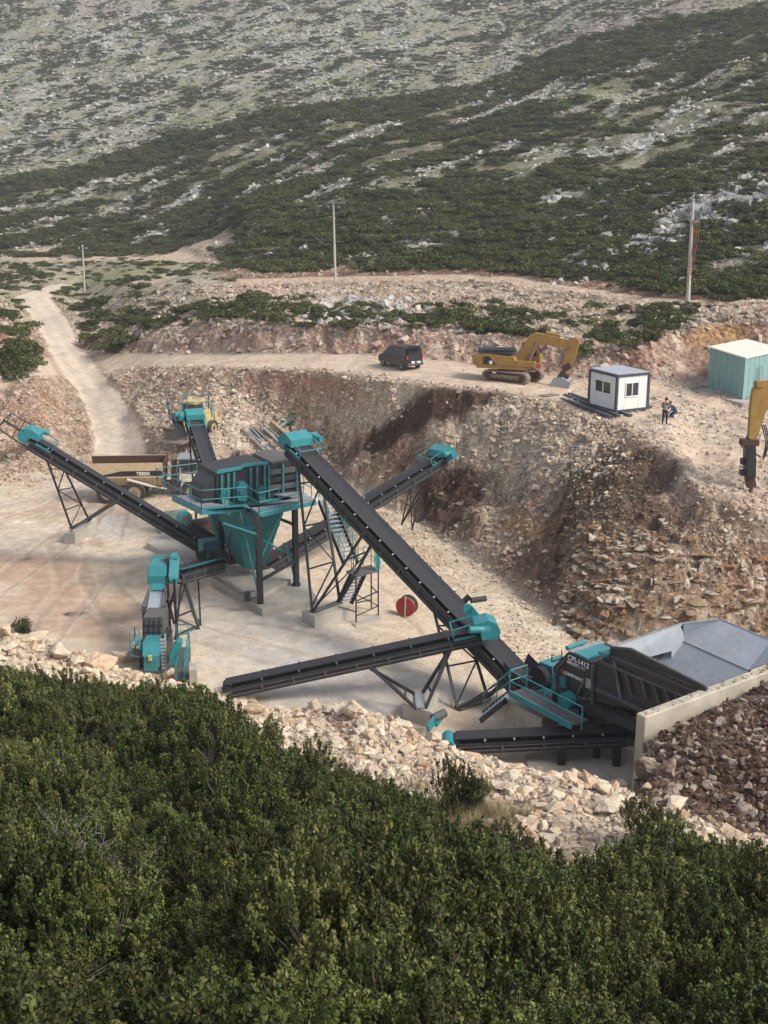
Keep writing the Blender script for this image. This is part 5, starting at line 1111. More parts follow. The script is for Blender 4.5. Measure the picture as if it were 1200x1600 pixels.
railing(T, [Lc_[0] + V3(.3, -.2, 0), Lc_[1]], 1.05, step=.5, r=.02, mat='teal_dull'); railing(T, [Lc_[2], Lc_[3], Lc_[0] + V3(.5, .5, 0)], 1.05, step=.5, r=.02, mat='teal_dull'); m = MB(); m.sheet([Lc_[2] + V3(-.15, -.05, 0), Lc_[2] + V3(.1, .15, 0), Lc_[2] + V3(.1, .15, 1.1), Lc_[2] + V3(-.15, -.05, 1.1)], .03); part(m, 'kick_panel', 'teal', T)
for q in (Lc_[1], Lc_[2], Lc_[3]): strut(T, V3(q.x, q.y, -22.85), q, .08)
strut(T, Lc_[1] + V3(0, 0, -1.4), Lc_[2] + V3(0, 0, -1.2), .06, 'brace'); strut(T, Lc_[1] + V3(0, 0, -1.0), V3(Lc_[2].x, Lc_[2].y, -22.3), .06, 'brace'); strut(T, Lc_[1] + V3(0, 0, -1.5), V3(Lc_[3].x, Lc_[3].y, -22.3), .06, 'brace'); strut(T, V3(Lc_[2].x, Lc_[2].y, -21.6), V3(Lc_[3].x, Lc_[3].y, -21.5), .05, 'brace'); strut(T, V3(Lc_[1].x, Lc_[1].y, -22.5), V3(Lc_[2].x, Lc_[2].y, -22.3), .05, 'brace'); strut(T, Lc_[1] + V3(-1, .3, -1.8), Lc_[1] + V3(0, 0, -2.0), .05, 'brace')
# second flight to the ground
a_, b_ = Lc_[0] + V3(.3, 0, -.1), G(527, 944, -22.3)
for k in (0, 1): m = MB(); o_ = V3(.75 * k, .1 * k, 0); m.beam(a_ + o_, b_ + o_, .05, .24); part(m, 'stringer', 'black_steel', T)
for i in range(1, 9): t_ = bpy.data.objects.new('tread', tm); COL.objects.link(t_); t_.parent = T; t_.location = a_.lerp(b_, i / 9) + V3(.37, .05, 0); t_.scale = (.85, .8, 1)
adopt(T)
footing('concrete_footing', [G(549, 973, -22.85), G(556, 978, -22.85), G(598, 967, -22.85), G(590, 958, -22.85)], -23.1, -22.85, 'low flat concrete pad under the stair tower')

# ---- primary crusher, hopper and retaining wall
T0 = G(838, 1078, -21.8); Aa, Bb = V3(.6, -.8, 0), V3(.8, .6, 0)
def W_(a, b, z): return V3(T0.x, T0.y, 0) + Aa * a + Bb * b + V3(0, 0, z)
T = thing('primary_crusher', W_(2, 0, FLOOR), 'black primary impact crusher with teal lids and white lettering, right of the longest conveyor', 'crusher')
b0 = W_(0, -.9, 0)
def cp(px, py, off=0): return PL(px, py, b0 - Bb * -off, Bb)
m = MB(); m.prism([cp(*q) for q in ((865, 1085), (864, 1042), (887, 1019), (917, 1031.5), (926, 1036), (926, 1112), (880, 1112))], Bb * 2.1); part(m, 'crusher_housing', 'black_steel', T, bevel=.02)
m = MB(); t0, t1 = cp(897, 1022), cp(917, 1031); m.hexa([t0, t1, t1 + Bb * 1.6, t0 + Bb * 1.6, t0 + V3(0, 0, .09), t1 + V3(0, 0, .09), t1 + Bb * 1.6 + V3(0, 0, .09), t0 + Bb * 1.6 + V3(0, 0, .09)]); part(m, 'top_lid', 'teal', T)
m = MB(); t0, t1 = cp(888, 1018), cp(896, 1021.5); m.hexa([t0, t1, t1 + Bb * 1.9, t0 + Bb * 1.9, t0 + V3(0, 0, .06), t1 + V3(0, 0, .06), t1 + Bb * 1.9 + V3(0, 0, .06), t0 + Bb * 1.9 + V3(0, 0, .06)]); part(m, 'grey_lid', 'grey_steel', T)
m = MB(); q = cp(886, 1013, .9); m.cyl(q, q + Bb * 1.1 + V3(0, 0, .05), .11, 10); part(m, 'hydraulic_cylinder', 'teal', T); m = MB(); m.beam(q + Bb * .2 + V3(0, 0, -.5), q + Bb * .2, .1); m.beam(q + Bb * .9 + V3(0, 0, -.5), q + Bb * .9, .1); part(m, 'cylinder_mount', 'dark_grey', T)
# ribs and fittings on the near side
m = MB()
for pts in (((926, 1040), (926, 1110)), ((886, 1090), (926, 1092)), ((866, 1060), (880, 1085)), ((915, 1060), (900, 1090)), ((870, 1045), (885, 1030))): m.beam(cp(*pts[0], -.05), cp(*pts[1], -.05), .1, .12, Bb)
part(m, 'rib', 'dark_grey', T)
for poly in (((865, 1052), (871, 1052), (872, 1080), (867, 1082)), ((877, 1056), (886, 1056), (886, 1075), (878, 1072))): m = MB(); m.prism([cp(*q, -.02) for q in poly], -Bb * .14); part(m, 'side_cover', 'teal_dull', T)
m = MB(); q = cp(892, 1092, -.1); m.cyl(q, q - Bb * .42, .36, 20); part(m, 'bearing_cover', 'teal', T, bevel=.02); m = MB(); m.box(q - Bb * .2 + V3(0, 0, -.45), (.9, .5, .18), rz=math.atan2(Aa.y, Aa.x)); part(m, 'bearing_seat', 'teal_dull', T)
ld_ = Aa; un = V3(0, 0, 1)
text('CPI-1412', 'model_lettering', 'white_paint', T, cp(886.6, 1029.5, -.03), cp(910, 1040) - cp(887, 1029), un, .235)
text('IMPACT', 'lettering', 'white_paint', T, cp(885.8, 1035.5, -.03), Aa, un, .13, bold=.03); text('CRUSHER', 'lettering', 'grey_steel', T, cp(893.8, 1039.5, -.03), Aa, un, .13, bold=.03)
text('CONSTMACH', 'maker_lettering', 'white_paint', T, cp(881, 1052.5, -.03), Aa, un, .14, bold=.03)
m = MB(); m.box(cp(878.5, 1048, -.03), (.12, .02, .22), rz=math.atan2(Aa.y, Aa.x)); part(m, 'maker_emblem', 'red', T)
m = MB(); m.box(cp(919, 1068, -.05), (.3, .02, .42), rz=math.atan2(Aa.y, Aa.x)); part(m, 'data_plate', 'grey_steel', T)
# motor box at the back left
ma, mb_ = cp(842, 1037, 1.5), cp(863, 1045, 1.5)
m = MB(); hgt_ = V3(0, 0, -1.35); fw = Bb * 1.3; m.hexa([ma + hgt_, mb_ + hgt_, mb_ + hgt_ + fw, ma + hgt_ + fw, ma, mb_, mb_ + fw, ma + fw]); part(m, 'motor_housing', 'teal_dull', T); m = MB(); m.hexa([ma + V3(0, 0, .01), mb_ + V3(0, 0, .01), mb_ + fw + V3(0, 0, .01), ma + fw + V3(0, 0, .01), ma + V3(0, 0, .1), mb_ + V3(0, 0, .1), mb_ + fw + V3(0, 0, .1), ma + fw + V3(0, 0, .1)]); part(m, 'motor_lid', 'teal', T)
m = MB(); q = cp(848, 1057, 1.35); m.cyl(q, q - Bb * .3, .5, 20); part(m, 'flywheel', 'rubber', T); m = MB(); q = cp(846, 1078, 1.0); m.beam(q, q + Aa * 2.2, .5, .12); part(m, 'motor_base', 'teal', T)
m = MB(); q = cp(862, 1034, .8); m.beam(q, q + Bb * .9, .06); m.beam(q, q + V3(0, 0, .35), .05); m.beam(q + Bb * .6, q + Bb * .6 + V3(0, 0, .4), .05); part(m, 'hose_bracket', 'dark_grey', T)
# frame below the housing and the dark feeder bay
m = MB()
for a_ in (.4, 2.0, 3.7, 4.5):
    for b_ in (-.85, 1.2): m.beam(W_(a_, b_, -21.6 if a_ < 2.5 else FLOOR), W_(a_, b_, -20.8), .24)
m.beam(W_(.2, -.9, -21.45), W_(4.8, -.9, -21.45), .2, .28); m.beam(W_(.2, 1.2, -21.45), W_(4.8, 1.2, -21.45), .2, .28); part(m, 'base_frame', 'black_steel', T)
for poly in (((926, 1096), (950, 1108), (950, 1128), (926, 1124)),): m = MB(); m.prism([cp(*q, .6) for q in poly], Bb * .1); part(m, 'inner_cover', 'teal_dull', T)
# sloping walkway with teal railing
wa, wb = PL(796, 1083, W_(0, -2.35, 0), Bb), PL(893, 1135, W_(0, -2.35, 0), Bb)
m = MB(); m.beam(wa, wb, .09, .26); part(m, 'walkway_beam', 'teal', T); m = MB(); m.beam(wa + Bb * .5, wb + Bb * .5, .95, .05, (0, 0, 1)); part(m, 'walkway', 'dark_grey', T)
railing(T, [wa + V3(0, 0, .05), wb + Aa * .55 + V3(0, 0, .05)], 1.0, step=1.9, r=.03); railing(T, [wa + V3(0, 0, .05), wa + Bb * 1.0 + V3(0, 0, .05)], 1.0, step=1)
adopt(T)
footing('concrete_pedestal', [W_(.2, -2.15, 0), W_(2.55, -2.15, 0), W_(2.55, -1.1, 0), W_(.2, -1.1, 0)], -23.1, -21.62, 'thick concrete pedestal below the teal walkway of the primary crusher', 'pedestal')
footing('concrete_pedestal', [W_(.4, 1.0, 0), W_(4.9, 1.0, 0), W_(4.9, 1.7, 0), W_(.4, 1.7, 0)], -23.1, -21.65, 'long concrete pedestal in the shade at the back of the primary crusher', 'pedestal')
footing('concrete_apron', [W_(4.0, -4.2, 0), W_(8.8, -3.2, 0), W_(9.0, 1.5, 0), W_(2.7, 1.5, 0), W_(2.7, -3.2, 0)], -23.1, -22.92, 'grey concrete apron in front of the retaining wall end, below the crusher', 'concrete slab')
# feeder
T = thing('vibrating_feeder', W_(6, 0, FLOOR), 'black ribbed feeder trough between the crusher and the grey hopper', 'feeder')
b1 = W_(0, -1.0, 0)
def hp(px, py, off=0): return PL(px, py, b1 + Bb * off, Bb)
m = MB(); m.prism([hp(*q, .12) for q in ((926, 1052), (948, 1020), (956, 1013), (986, 1017), (1104, 1076), (1104, 1098), (1010, 1115), (928, 1095))], Bb * .1); part(m, 'side_plate', 'black_steel', T)
m = MB(); m.beam(hp(940, 1034, .05), hp(1096, 1098, .05), .12, .14, Bb); m.beam(hp(932, 1076, .05), hp(1010, 1112, .05), .12, .16, Bb); m.beam(hp(960, 1018, .05), hp(1104, 1079, .05), .1, .1, Bb); m.beam(hp(955, 1024, .03), hp(1104, 1087, .03), .08, .1, Bb); part(m, 'longitudinal_beam', 'dark_grey', T)
for i, px in enumerate((962, 978, 1003, 1022, 1040, 1056, 1072)):
    k = .42; yt = 1036 + (px - 944) * .42; strut(T, hp(px, yt + 2, .02), hp(px + 8, yt + 38 - i * 3, .02), .09, 'rib', 'dark_grey')
m = MB(); m.beam(W_(3.6, -.95, -20.9), W_(9.2, -.95, -20.6), .3, .4); m.beam(W_(3.6, 1.3, -20.9), W_(9.2, 1.3, -20.6), .3, .4); part(m, 'support_beam', 'black_steel', T)
for a_ in (4.6, 6.8, 9.0):
    for b_ in (-.95, 1.3): strut(T, W_(a_, b_, FLOOR), W_(a_, b_, -20.9), .28)
m = MB(); m.sheet([W_(4.2, -.8, -20.0), W_(9.3, -.8, -19.6), W_(9.3, 1.3, -19.6), W_(4.2, 1.3, -20.0)], -.06); part(m, 'trough_floor', 'dark_grey', T)
m = MB(); q = hp(948, 1018); m.box(q + V3(0, 0, -.05), (.45, .5, .12), rz=math.atan2(Aa.y, Aa.x)); part(m, 'teal_bracket', 'teal', T)
adopt(T)
# hopper
T = thing('feed_hopper', W_(7, 2, FLOOR), 'wide open hopper of bare grey steel plates at the right behind the concrete wall', 'hopper')
N0, N1 = hp(954, 1011), hp(986, 1014); N2 = hp(1103, 1073)
zr = -17.62
F0_, F1_, R0_, R1_ = G(1065, 974, zr), G(1124, 967, zr), G(1206, 1001, zr), G(1206, 1034, zr - .2)
C0, C1 = G(1057, 997, -18.35), G(1169, 1047, -18.35)
m = MB(); m.sheet([C0, C1, R0_, F1_], -.03); m.sheet([C0, F1_, F0_], -.03); m.sheet([C1, R1_, R0_], -.03); part(m, 'flared_plate', 'hopper_plate', T)
dn = C0 + V3(-1.15, -.95, -1.0); dn1 = C1 + V3(-1.15, -.95, -1.0)
m = MB(); m.sheet([dn, dn1, C1 + V3(0, 0, -.01), C0 + V3(0, 0, -.01)], -.03); part(m, 'lower_plate', 'hopper_plate', T)
# end plate with its discharge opening
E0, E1 = N0 + V3(0, 0, 0), F0_; lo = V3(.15, -.2, 0)
def ep(f, z): q = E0.lerp(E1, f); return V3(q.x, q.y, z) + Aa * (.28 * (zr - z))
m = MB(); zt0, zt1 = E0.z, E1.z
m.sheet([ep(.0, -18.6), ep(1, -18.6), E1, E0], -.03); m.sheet([ep(.0, -20), ep(.30, -20), ep(.38, -18.6), ep(0, -18.6)], -.03); m.sheet([ep(.72, -20), ep(1, -20), ep(1, -18.6), ep(.80, -18.6)], -.03); part(m, 'end_plate', 'grey_steel', T); m = MB(); m.sheet([ep(.25, -20) + Aa * -.5, ep(.85, -20) + Aa * -.5, ep(.85, -18.4) + Aa * -.5, ep(.25, -18.4) + Aa * -.5], -.03); part(m, 'opening_shade_sheet', 'dark_grey', T)  # dark sheet added behind the discharge opening, standing in for the shade inside
m = MB(); m.sheet([N1 + V3(0, 0, -.9), N2 + V3(0, 0, -.9), N2, N1], -.03); m.sheet([N0 + V3(0, 0, -.5), N1 + V3(0, 0, -.9), N1, N0], -.03); part(m, 'near_plate', 'black_steel', T)
m = MB(); m.beam(N0, N1, .09); m.beam(N1, N2, .09); part(m, 'near_rim', 'dark_grey', T); m = MB(); m.beam(E0, E1, .05); m.beam(E1, F1_, .05); m.beam(F1_, R0_, .05); m.beam(C0, C1, .05); part(m, 'rim', 'grey_steel', T)
for q in (F1_, R0_, (F1_ + R0_) / 2, F0_): strut(T, V3(q.x, q.y, FLOOR), q + V3(0, 0, -.1), .16)
m = MB(); m.sheet([V3(F0_.x, F0_.y, -20), V3(F0_.x, F0_.y, -20) + (R0_ - F1_) * 1.0, C1 + V3(.2, .2, -.1), C0 + V3(.2, .2, -.1)], .03); part(m, 'outer_plate', 'black_steel', T)
adopt(T)
wf0, wn0, wf1, wn1 = G(994, 1114, -18.1), G(1008, 1121, -18.1), G(1200, 1038, -18.1), G(1200, 1050, -18.1)
ex_ = (wf1 - wf0) * .9; m = MB(); m.prism([wf0, wn0, wn1 + ex_, wf1 + ex_], (0, 0, -5.1)); o = sep(m.build('retaining_wall', 'concrete_wall')); tag(o, 'thick cream concrete retaining wall at the right with brown fill against it', 'wall')
bm = bmesh.new(); bm.from_mesh(o.data); bmesh.ops.bevel(bm, geom=bm.edges[:], offset=.04, segments=1, affect='EDGES'); bm.to_mesh(o.data); bm.free()
# rubble crumbs on the wall top
n = 160; t = NR.rand(n) ** .8; f = NR.rand(n); pts = np.array([list((wf0.lerp(wf1, float(a_) * 1.1)).lerp(wn0.lerp(wn1, float(a_) * 1.1), float(b_) * .8 + .1)) for a_, b_ in zip(t, f)]); s = sizes(n, .03, .12, 2.5); pts[:, 2] += s * .3
gn_scatter('wall_crumbs', pts, np.stack([s, s, s * .7], 1), NR.uniform(0, 6, (n, 3)), np.array(CR)[NR.randint(0, 6, n)] * .8, STONES, 8, 'crumbs of stone lying on the wall top')
# small dark mesh chute and access steps left of the pedestal
T = thing('access_steps', G(765, 1125), 'dark metal access steps between the crusher walkway and the pit floor', 'steps')
a_, b_ = P(792, 1093, 46.9), P(750, 1127, 46.2); b_.z = max(b_.z, -22.9)
for k in (0, 1): m = MB(); m.beam(a_ + V3(.2 * k, .75 * k, 0), b_ + V3(.2 * k, .75 * k, 0), .06, .26); part(m, 'stringer', 'black_steel', T)
for i in range(8): t_ = bpy.data.objects.new('tread', tm); COL.objects.link(t_); t_.parent = T; t_.location = a_.lerp(b_, (i + .5) / 8) + V3(.1, .37, 0); t_.rotation_euler = (0, 0, .85); t_.scale = (.9, .8, 1)
railing(T, [a_ + V3(.2, .75, 0), b_ + V3(.2, .75, 0)], 1.0, step=.9, r=.02, mat='teal_dull')
adopt(T)

# ------------------------------------------------------------------ vehicles, cabins, people, poles, loose things
def local_thing(name, loc, rz, label, cat, tilt=0):
    o = empty(name, loc, rz, label, cat); 
    if tilt: o.rotation_euler = (0, tilt, rz)
    return o
def wheel(par, x, y, r, w, side, rimmat='rim', rc=.5, name='wheel'):
    m = MB(); n = 22; pts = []
    prof = [(-w / 2, r * .62), (-w / 2, r * .92), (-w / 2 + .05, r), (w / 2 - .05, r), (w / 2, r * .92), (w / 2, r * .62)]
    vs = []; fs = []
    for i in range(n):
        a = 2 * math.pi * i / n; vs += [(x + q * math.cos(a), y + p, r + q * math.sin(a)) for p, q in prof]
    k = len(prof)
    for i in range(n):
        for j in range(k - 1): fs.append((i * k + j, i * k + j + 1, ((i + 1) % n) * k + j + 1, ((i + 1) % n) * k + j))
    m.add(vs, fs); o = m.build(name, 'tyre', par)
    g = MB(); g.cyl((x, y - w * .42, r), (x, y + w * .42, r), r * .63, 18); h = g.build('rim', rimmat, o)
    g = MB(); g.cyl((x, y + side * w * .42, r), (x, y + side * (w * .42 + .06), r), r * rc * .55, 14); g.build('hub', 'rust_steel' if rimmat == 'rim' else 'dark_grey', o); return o
# articulated dump truck
q = G(173, 791)
tz = float(ground_z(q.x, 86.0)); TR = local_thing('dump_truck', (q.x * 86 / q.y, 86.2, tz), R(4), 'cream and rust articulated dump truck lettered TEREX, parked behind the left conveyor', 'dump truck')
for x in (0, 2.0):
    for y, sd2 in ((-1.2, -1), (1.2, 1)): wheel(TR, x, y, .80, .55, sd2)
for y, sd2 in ((-1.2, -1), (1.2, 1)): wheel(TR, 6.3, y, .80, .55, sd2)
m = MB(); m.box((1.9, 0, 1.15), (5.6, .8, .35)); m.cyl((0, -1, .8), (0, 1, .8), .14, 8); m.cyl((2, -1, .8), (2, 1, .8), .14, 8); m.box((1, -.85, .95), (2.6, .16, .3)); m.box((1, .85, .95), (2.6, .16, .3)); m.build('chassis', 'rust_steel', TR)
xs = [-1.45, 4.15]
def bodyside(y, name, mat, poly, t): mm = MB(); mm.prism([(x, y, z) for x, z in poly], (0, t, 0)); return mm.build(name, mat, TR)
for sg in (-1, 1):
    bodyside(sg * 1.42, 'side_wall', 'truck_cream', [(-1.45, 2.0), (-1.5, 3.05), (4.15, 3.05), (4.15, 2.0), (1, 1.95)], -sg * .09)
    mm = MB(); mm.hexa([(-1.2, sg * .95, 1.25), (4.1, sg * .95, 1.2), (4.1, sg * .5, 1.15), (-1.2, sg * .5, 1.2), (-1.45, sg * 1.41, 2.0), (4.15, sg * 1.41, 2.0), (4.15, sg * .9, 2.0), (-1.45, sg * .9, 2.0)]); mm.build('lower_wall', 'truck_cream', TR)
    mm = MB(); mm.prism([(x, sg * 1.35, z) for x, z in ((-1.4, 2.1), (-1.42, 3.02), (4.05, 3.02), (4.05, 2.1))], (0, -sg * .05, 0)); mm.build('inner_lining', 'rust', TR)
    bodyside(sg * 1.43, 'dark_stripe', 'black_steel', [(-.7, 2.08), (1.1, 2.46), (4.12, 2.46), (4.12, 2.08)], sg * .015); bodyside(sg * 1.47, 'side_rail', 'truck_cream', [(-1.4, 1.95), (-1.4, 2.04), (4.15, 2.04), (4.15, 1.95)], -sg * .06)
m = MB(); m.box((1.3, 0, 1.35), (5.3, 1.7, .12)); m.build('floor', 'rust', TR); m = MB(); m.prism([(4.05, -1.4, 1.3), (4.05, 1.4, 1.3), (4.2, 1.4, 3.15), (4.2, -1.4, 3.15)], (.08, 0, 0)); m.build('front_wall', 'rust', TR)
m = MB(); m.prism([(-1.45, -1.4, 1.6), (-1.45, 1.4, 1.6), (-1.62, 1.4, 2.6), (-1.62, -1.4, 2.6)], (.06, 0, 0)); m.build('tailgate', 'rust_steel', TR)
text('TEREX', 'lettering', 'white_paint', TR, (2.2, -1.452, 2.14), (1, 0, 0), (0, 0, 1), .25, bold=.03)
m = MB(); m.cyl((1.5, -1.5, 1.85), (3.2, -1.2, 1.25), .11, 10); m.cyl((3.2, -1.2, 1.25), (4.3, -.95, .95), .065, 8); m.build('tipping_ram', 'truck_white', TR)
m = MB(); m.box((4.7, 0, 1.0), (1.0, .8, .5)); m.box((6.6, 0, 1.05), (3.4, 1.1, .45)); m.build('front_frame', 'rust_steel', TR)
m = MB(); m.prism([(5.35, -1.15, 1.5), (5.35, -1.15, 2.05), (7.3, -1.15, 2.05), (8.4, -1.05, 1.95), (8.7, -1.05, 1.45), (7.3, -1.15, 1.35)], (0, 2.3, 0)); m.build('front_body', 'truck_white', TR, bevel=.04)
m = MB(); m.prism([(5.3, -.95, 2.06), (5.2, -.95, 2.6), (5.35, -.95, 3.12), (7.0, -.95, 3.12), (7.3, -.95, 2.06)], (0, 1.9, 0)); m.build('cab', 'dark_grey', TR, bevel=.03)
m = MB(); m.box((6.15, 0, 3.2), (1.95, 2.05, .1)); cabroof = m.build('cab_roof', 'grey_steel', TR, bevel=.03)
for x0, x1 in ((5.45, 5.98), (6.1, 6.62), (6.72, 7.05)):
    m = MB(); m.prism([(x0, -.965, 2.35), (x0, -.965, 3.02), (x1, -.965, 3.02), (x1 + .06, -.965, 2.35)], (0, .012, 0)); m.build('window', 'window_glass', TR)
m = MB(); m.prism([(5.21, -.8, 2.45), (5.21, .8, 2.45), (5.31, .8, 3.0), (5.31, -.8, 3.0)], (-.02, 0, 0)); m.build('window', 'window_glass', TR)
m = MB(); m.tube([(5.0, -.8, 1.4), (4.75, -.9, 2.3), (5.0, -.9, 2.55), (5.2, -.9, 2.3), (5.15, -.9, 1.6)], .07, 8); m.build('hydraulic_hose', 'rubber', TR); m = MB(); m.box((4.85, .1, 1.8), (.45, 1.4, 1.0)); m.cyl((4.9, -.2, 2.2), (4.9, -.2, 3.1), .09, 8); m.cyl((4.8, .4, 2.2), (4.8, .4, 2.9), .2, 10); m.build('air_intake', 'rust_steel', TR)
m = MB(); m.tube([(5.4, -1.3, 1.5), (5.4, -1.3, 2.6), (5.6, -1.3, 2.6)], .02, 5); m.tube([(7.2, -1.3, 1.5), (7.2, -1.3, 2.5)], .02, 5); m.tube([(5.4, -1.3, 2.1), (7.2, -1.3, 2.0)], .02, 5); m.build('handrail', 'truck_white', TR)
m = MB(); m.prism([(5.4, -1.5, 1.25), (5.6, -1.5, 1.75), (7.0, -1.5, 1.75), (7.25, -1.5, 1.25), (7.15, -1.5, 1.25), (6.9, -1.5, 1.6), (5.7, -1.5, 1.6), (5.5, -1.5, 1.25)], (0, .5, 0)); m.build('mudguard', 'truck_white', TR)

def tracks(par, Lt=3.9, h=.85, gauge=1.15, w=.55):
    for sg in (-1, 1):
        y = sg * gauge; r = h / 2; pts = []
        for i in range(13): a = math.pi / 2 + math.pi * i / 12; pts.append((-Lt / 2 + r + r * math.cos(a), r + r * math.sin(a)))
        for i in range(13): a = -math.pi / 2 + math.pi * i / 12; pts.append((Lt / 2 - r + r * math.cos(a), r + r * math.sin(a)))
        inn = [(x * .90, r + (z - r) * .78) for x, z in pts]
        m = MB(); n = len(pts)
        for i in range(n):
            a, b, c, d = pts[i], pts[(i + 1) % n], inn[(i + 1) % n], inn[i]
            m.hexa([(d[0], y - w / 2, d[1]), (d[0], y + w / 2, d[1]), (c[0], y + w / 2, c[1]), (c[0], y - w / 2, c[1]), (a[0], y - w / 2, a[1]), (a[0], y + w / 2, a[1]), (b[0], y + w / 2, b[1]), (b[0], y - w / 2, b[1])])
        # grouser bars
        per = 2 * (Lt - h) + math.pi * h; k = 38
        for i in range(k):
            s_ = per * i / k
            if s_ < Lt - h: p = (-(Lt - h) / 2 + s_, h); nn_ = (0, 1)
            elif s_ < Lt - h + math.pi * r: a = math.pi / 2 - (s_ - (Lt - h)) / r; p = ((Lt - h) / 2 + r * math.cos(a), r + r * math.sin(a)); nn_ = (math.cos(a), math.sin(a))
            elif s_ < 2 * (Lt - h) + math.pi * r: p = ((Lt - h) / 2 - (s_ - (Lt - h) - math.pi * r), 0); nn_ = (0, -1)
            else: a = -math.pi / 2 - (s_ - 2 * (Lt - h) - math.pi * r) / r; p = (-(Lt - h) / 2 + r * math.cos(a), r + r * math.sin(a)); nn_ = (math.cos(a), math.sin(a))
            m.beam((p[0], y - w / 2 - .01, p[1]), (p[0] , y + w / 2 + .01, p[1]), .05, .07, (nn_[0] + .001, 0, nn_[1]))
        o = m.build('track', 'rust_steel', par)
        g = MB()
        for i in range(6): x = -Lt / 2 + .75 + i * (Lt - 1.5) / 5; g.cyl((x, y - w * .42, .24), (x, y + w * .42, .24), .13, 10)
        for x in (-Lt / 2 + r, Lt / 2 - r): g.cyl((x, y - w * .44, r), (x, y + w * .44, r), r * .66, 16)
        g.build('track_roller', 'rust', o); g = MB(); g.box((0, y, r), (Lt - h * 1.3, w * .7, h * .42)); g.build('track_frame', 'rust_steel', o)
    m = MB(); m.box((0, 0, .62), (1.9, gauge * 2 - w * .6, .35)); m.cyl((0, 0, .7), (0, 0, .98), .65, 20); m.build('undercarriage', 'rust_steel', par)
def poly_arm(par, name, poly, y0, w, mat): m = MB(); m.prism([(x, y0 - w / 2, z) for x, z in poly], (0, w, 0)); return m.build(name, mat, par, bevel=.03)
def upper(par, mat='cat_yellow'):
    m = MB(); m.box((-.6, 0, 1.12), (4.0, 2.5, .2)); m.build('turntable_deck', mat, par)
    m = MB(); m.prism([(-2.75, -1.25, 1.2), (-2.85, -1.25, 2.05), (-1.6, -1.25, 2.1), (.35, -1.25, 1.95), (.5, -1.25, 1.22)], (0, 2.5, 0)); m.build('engine_house', mat, par, bevel=.05)
    m = MB(); m.prism([(-2.9, -1.26, 1.25), (-2.98, -1.26, 2.0), (-2.2, -1.26, 2.0), (-2.1, -1.26, 1.25)], (0, 2.52, 0)); m.build('counterweight', mat, par, bevel=.08)
    m = MB(); m.prism([(-2.1, -1.27, 1.35), (-2.0, -1.27, 1.95), (-1.6, -1.27, 1.95), (-1.0, -1.27, 1.35)], (0, .03, 0)); m.build('black_decal', 'black_steel', par); m = MB(); m.box((-1.45, -1.28, 1.5), (.25, .02, .25)); m.build('white_decal', 'white_paint', par)
    m = MB(); m.prism([(.55, .45, 1.22), (.5, .45, 2.95), (1.5, .45, 2.95), (1.95, .45, 2.1), (1.95, .45, 1.22)], (0, .85, 0)); c = m.build('cab', mat, par, bevel=.04)
    for pl in ([(.7, 1.9), (.66, 2.8), (1.42, 2.8), (1.75, 1.9)],):
        for y in (.44, 1.305): m = MB(); m.prism([(x, y, z) for x, z in pl], (0, .01, 0)); m.build('window', 'window_glass', c)
    m = MB(); m.prism([(1.55, .55, 2.85), (1.97, .55, 2.1), (1.97, 1.2, 2.1), (1.55, 1.2, 2.85)], (.012, 0, .01)); m.build('windscreen', 'window_glass', c)
    m = MB(); m.box((1.2, -.95, 1.45), (1.5, .55, .45)); m.build('fuel_tank', mat, par, bevel=.04)
# excavator on the bench
q0 = G(800, 604, -15.25); ez = float(ground_z(9.95, 90.6))
EX = local_thing('excavator', (9.95, 90.8, ez), R(-20), 'yellow tracked excavator with its bucket resting on the bench track, beside the white cabin', 'excavator')
tk = empty('undercarriage_frame', (0, 0, 0), R(-16)); tk.parent = EX; tracks(EX); 
for c in list(bpy.data.objects):
    if c.parent == EX and c.name.split('.')[0] in ('track', 'undercarriage'): c.rotation_euler = (0, 0, R(-14))
bpy.data.objects.remove(tk); upper(EX)
m = MB(); m.cyl((-2.6, -.75, 2.35), (.3, -.75, 2.5), .2, 10); m.box((-1.2, -.2, 2.18), (2.6, 1.6, .12)); m.build('rolled_tarpaulin', 'cabin_frame', EX)
ca, sa = math.cos(R(-20)), math.sin(R(-20)); EN = V3(-sa, ca, 0); E0_ = EX.location
def exl(px, py, off=-.1):
    p = PL(px, py, E0_ + EN * off, EN); d = p - E0_; return (d.x * ca + d.y * sa, d.z)
poly_arm(EX, 'boom', [exl(*p) for p in ((806, 572), (810, 557), (818, 540), (828, 523), (836, 519.5), (847, 521), (870, 527), (893, 533), (900, 538), (893, 545), (878, 543), (850, 538), (842, 540), (834, 552), (822, 577), (812, 579))], -.1, .5, 'cat_yellow')
poly_arm(EX, 'stick', [exl(*p) for p in ((886, 534), (890, 527.5), (901, 527), (906, 533), (903, 545), (899, 560), (894, 572), (884, 573), (880, 567), (884, 552), (887, 541))], -.1, .36, 'cat_yellow')
for off in (-.42, .42): m = MB(); a_, b_ = exl(822, 575, off), exl(840, 532, off); m.cyl((a_[0], off, a_[1]), ((a_[0] * .4 + b_[0] * .6), off, a_[1] * .4 + b_[1] * .6), .10, 8); m.cyl((a_[0] * .4 + b_[0] * .6, off, a_[1] * .4 + b_[1] * .6), (b_[0], off, b_[1]), .06, 8); m.build('boom_cylinder', 'rust_steel', EX)
a_, b_, c_ = exl(853, 519.5), exl(876, 524.5), exl(897, 528); m = MB(); m.cyl((a_[0], -.1, a_[1]), (b_[0], -.1, b_[1]), .11, 8); m.build('stick_cylinder', 'cat_yellow', EX); m = MB(); m.cyl((b_[0], -.1, b_[1]), (c_[0], -.1, c_[1]), .065, 8); m.build('cylinder_rod', 'bright_steel', EX)
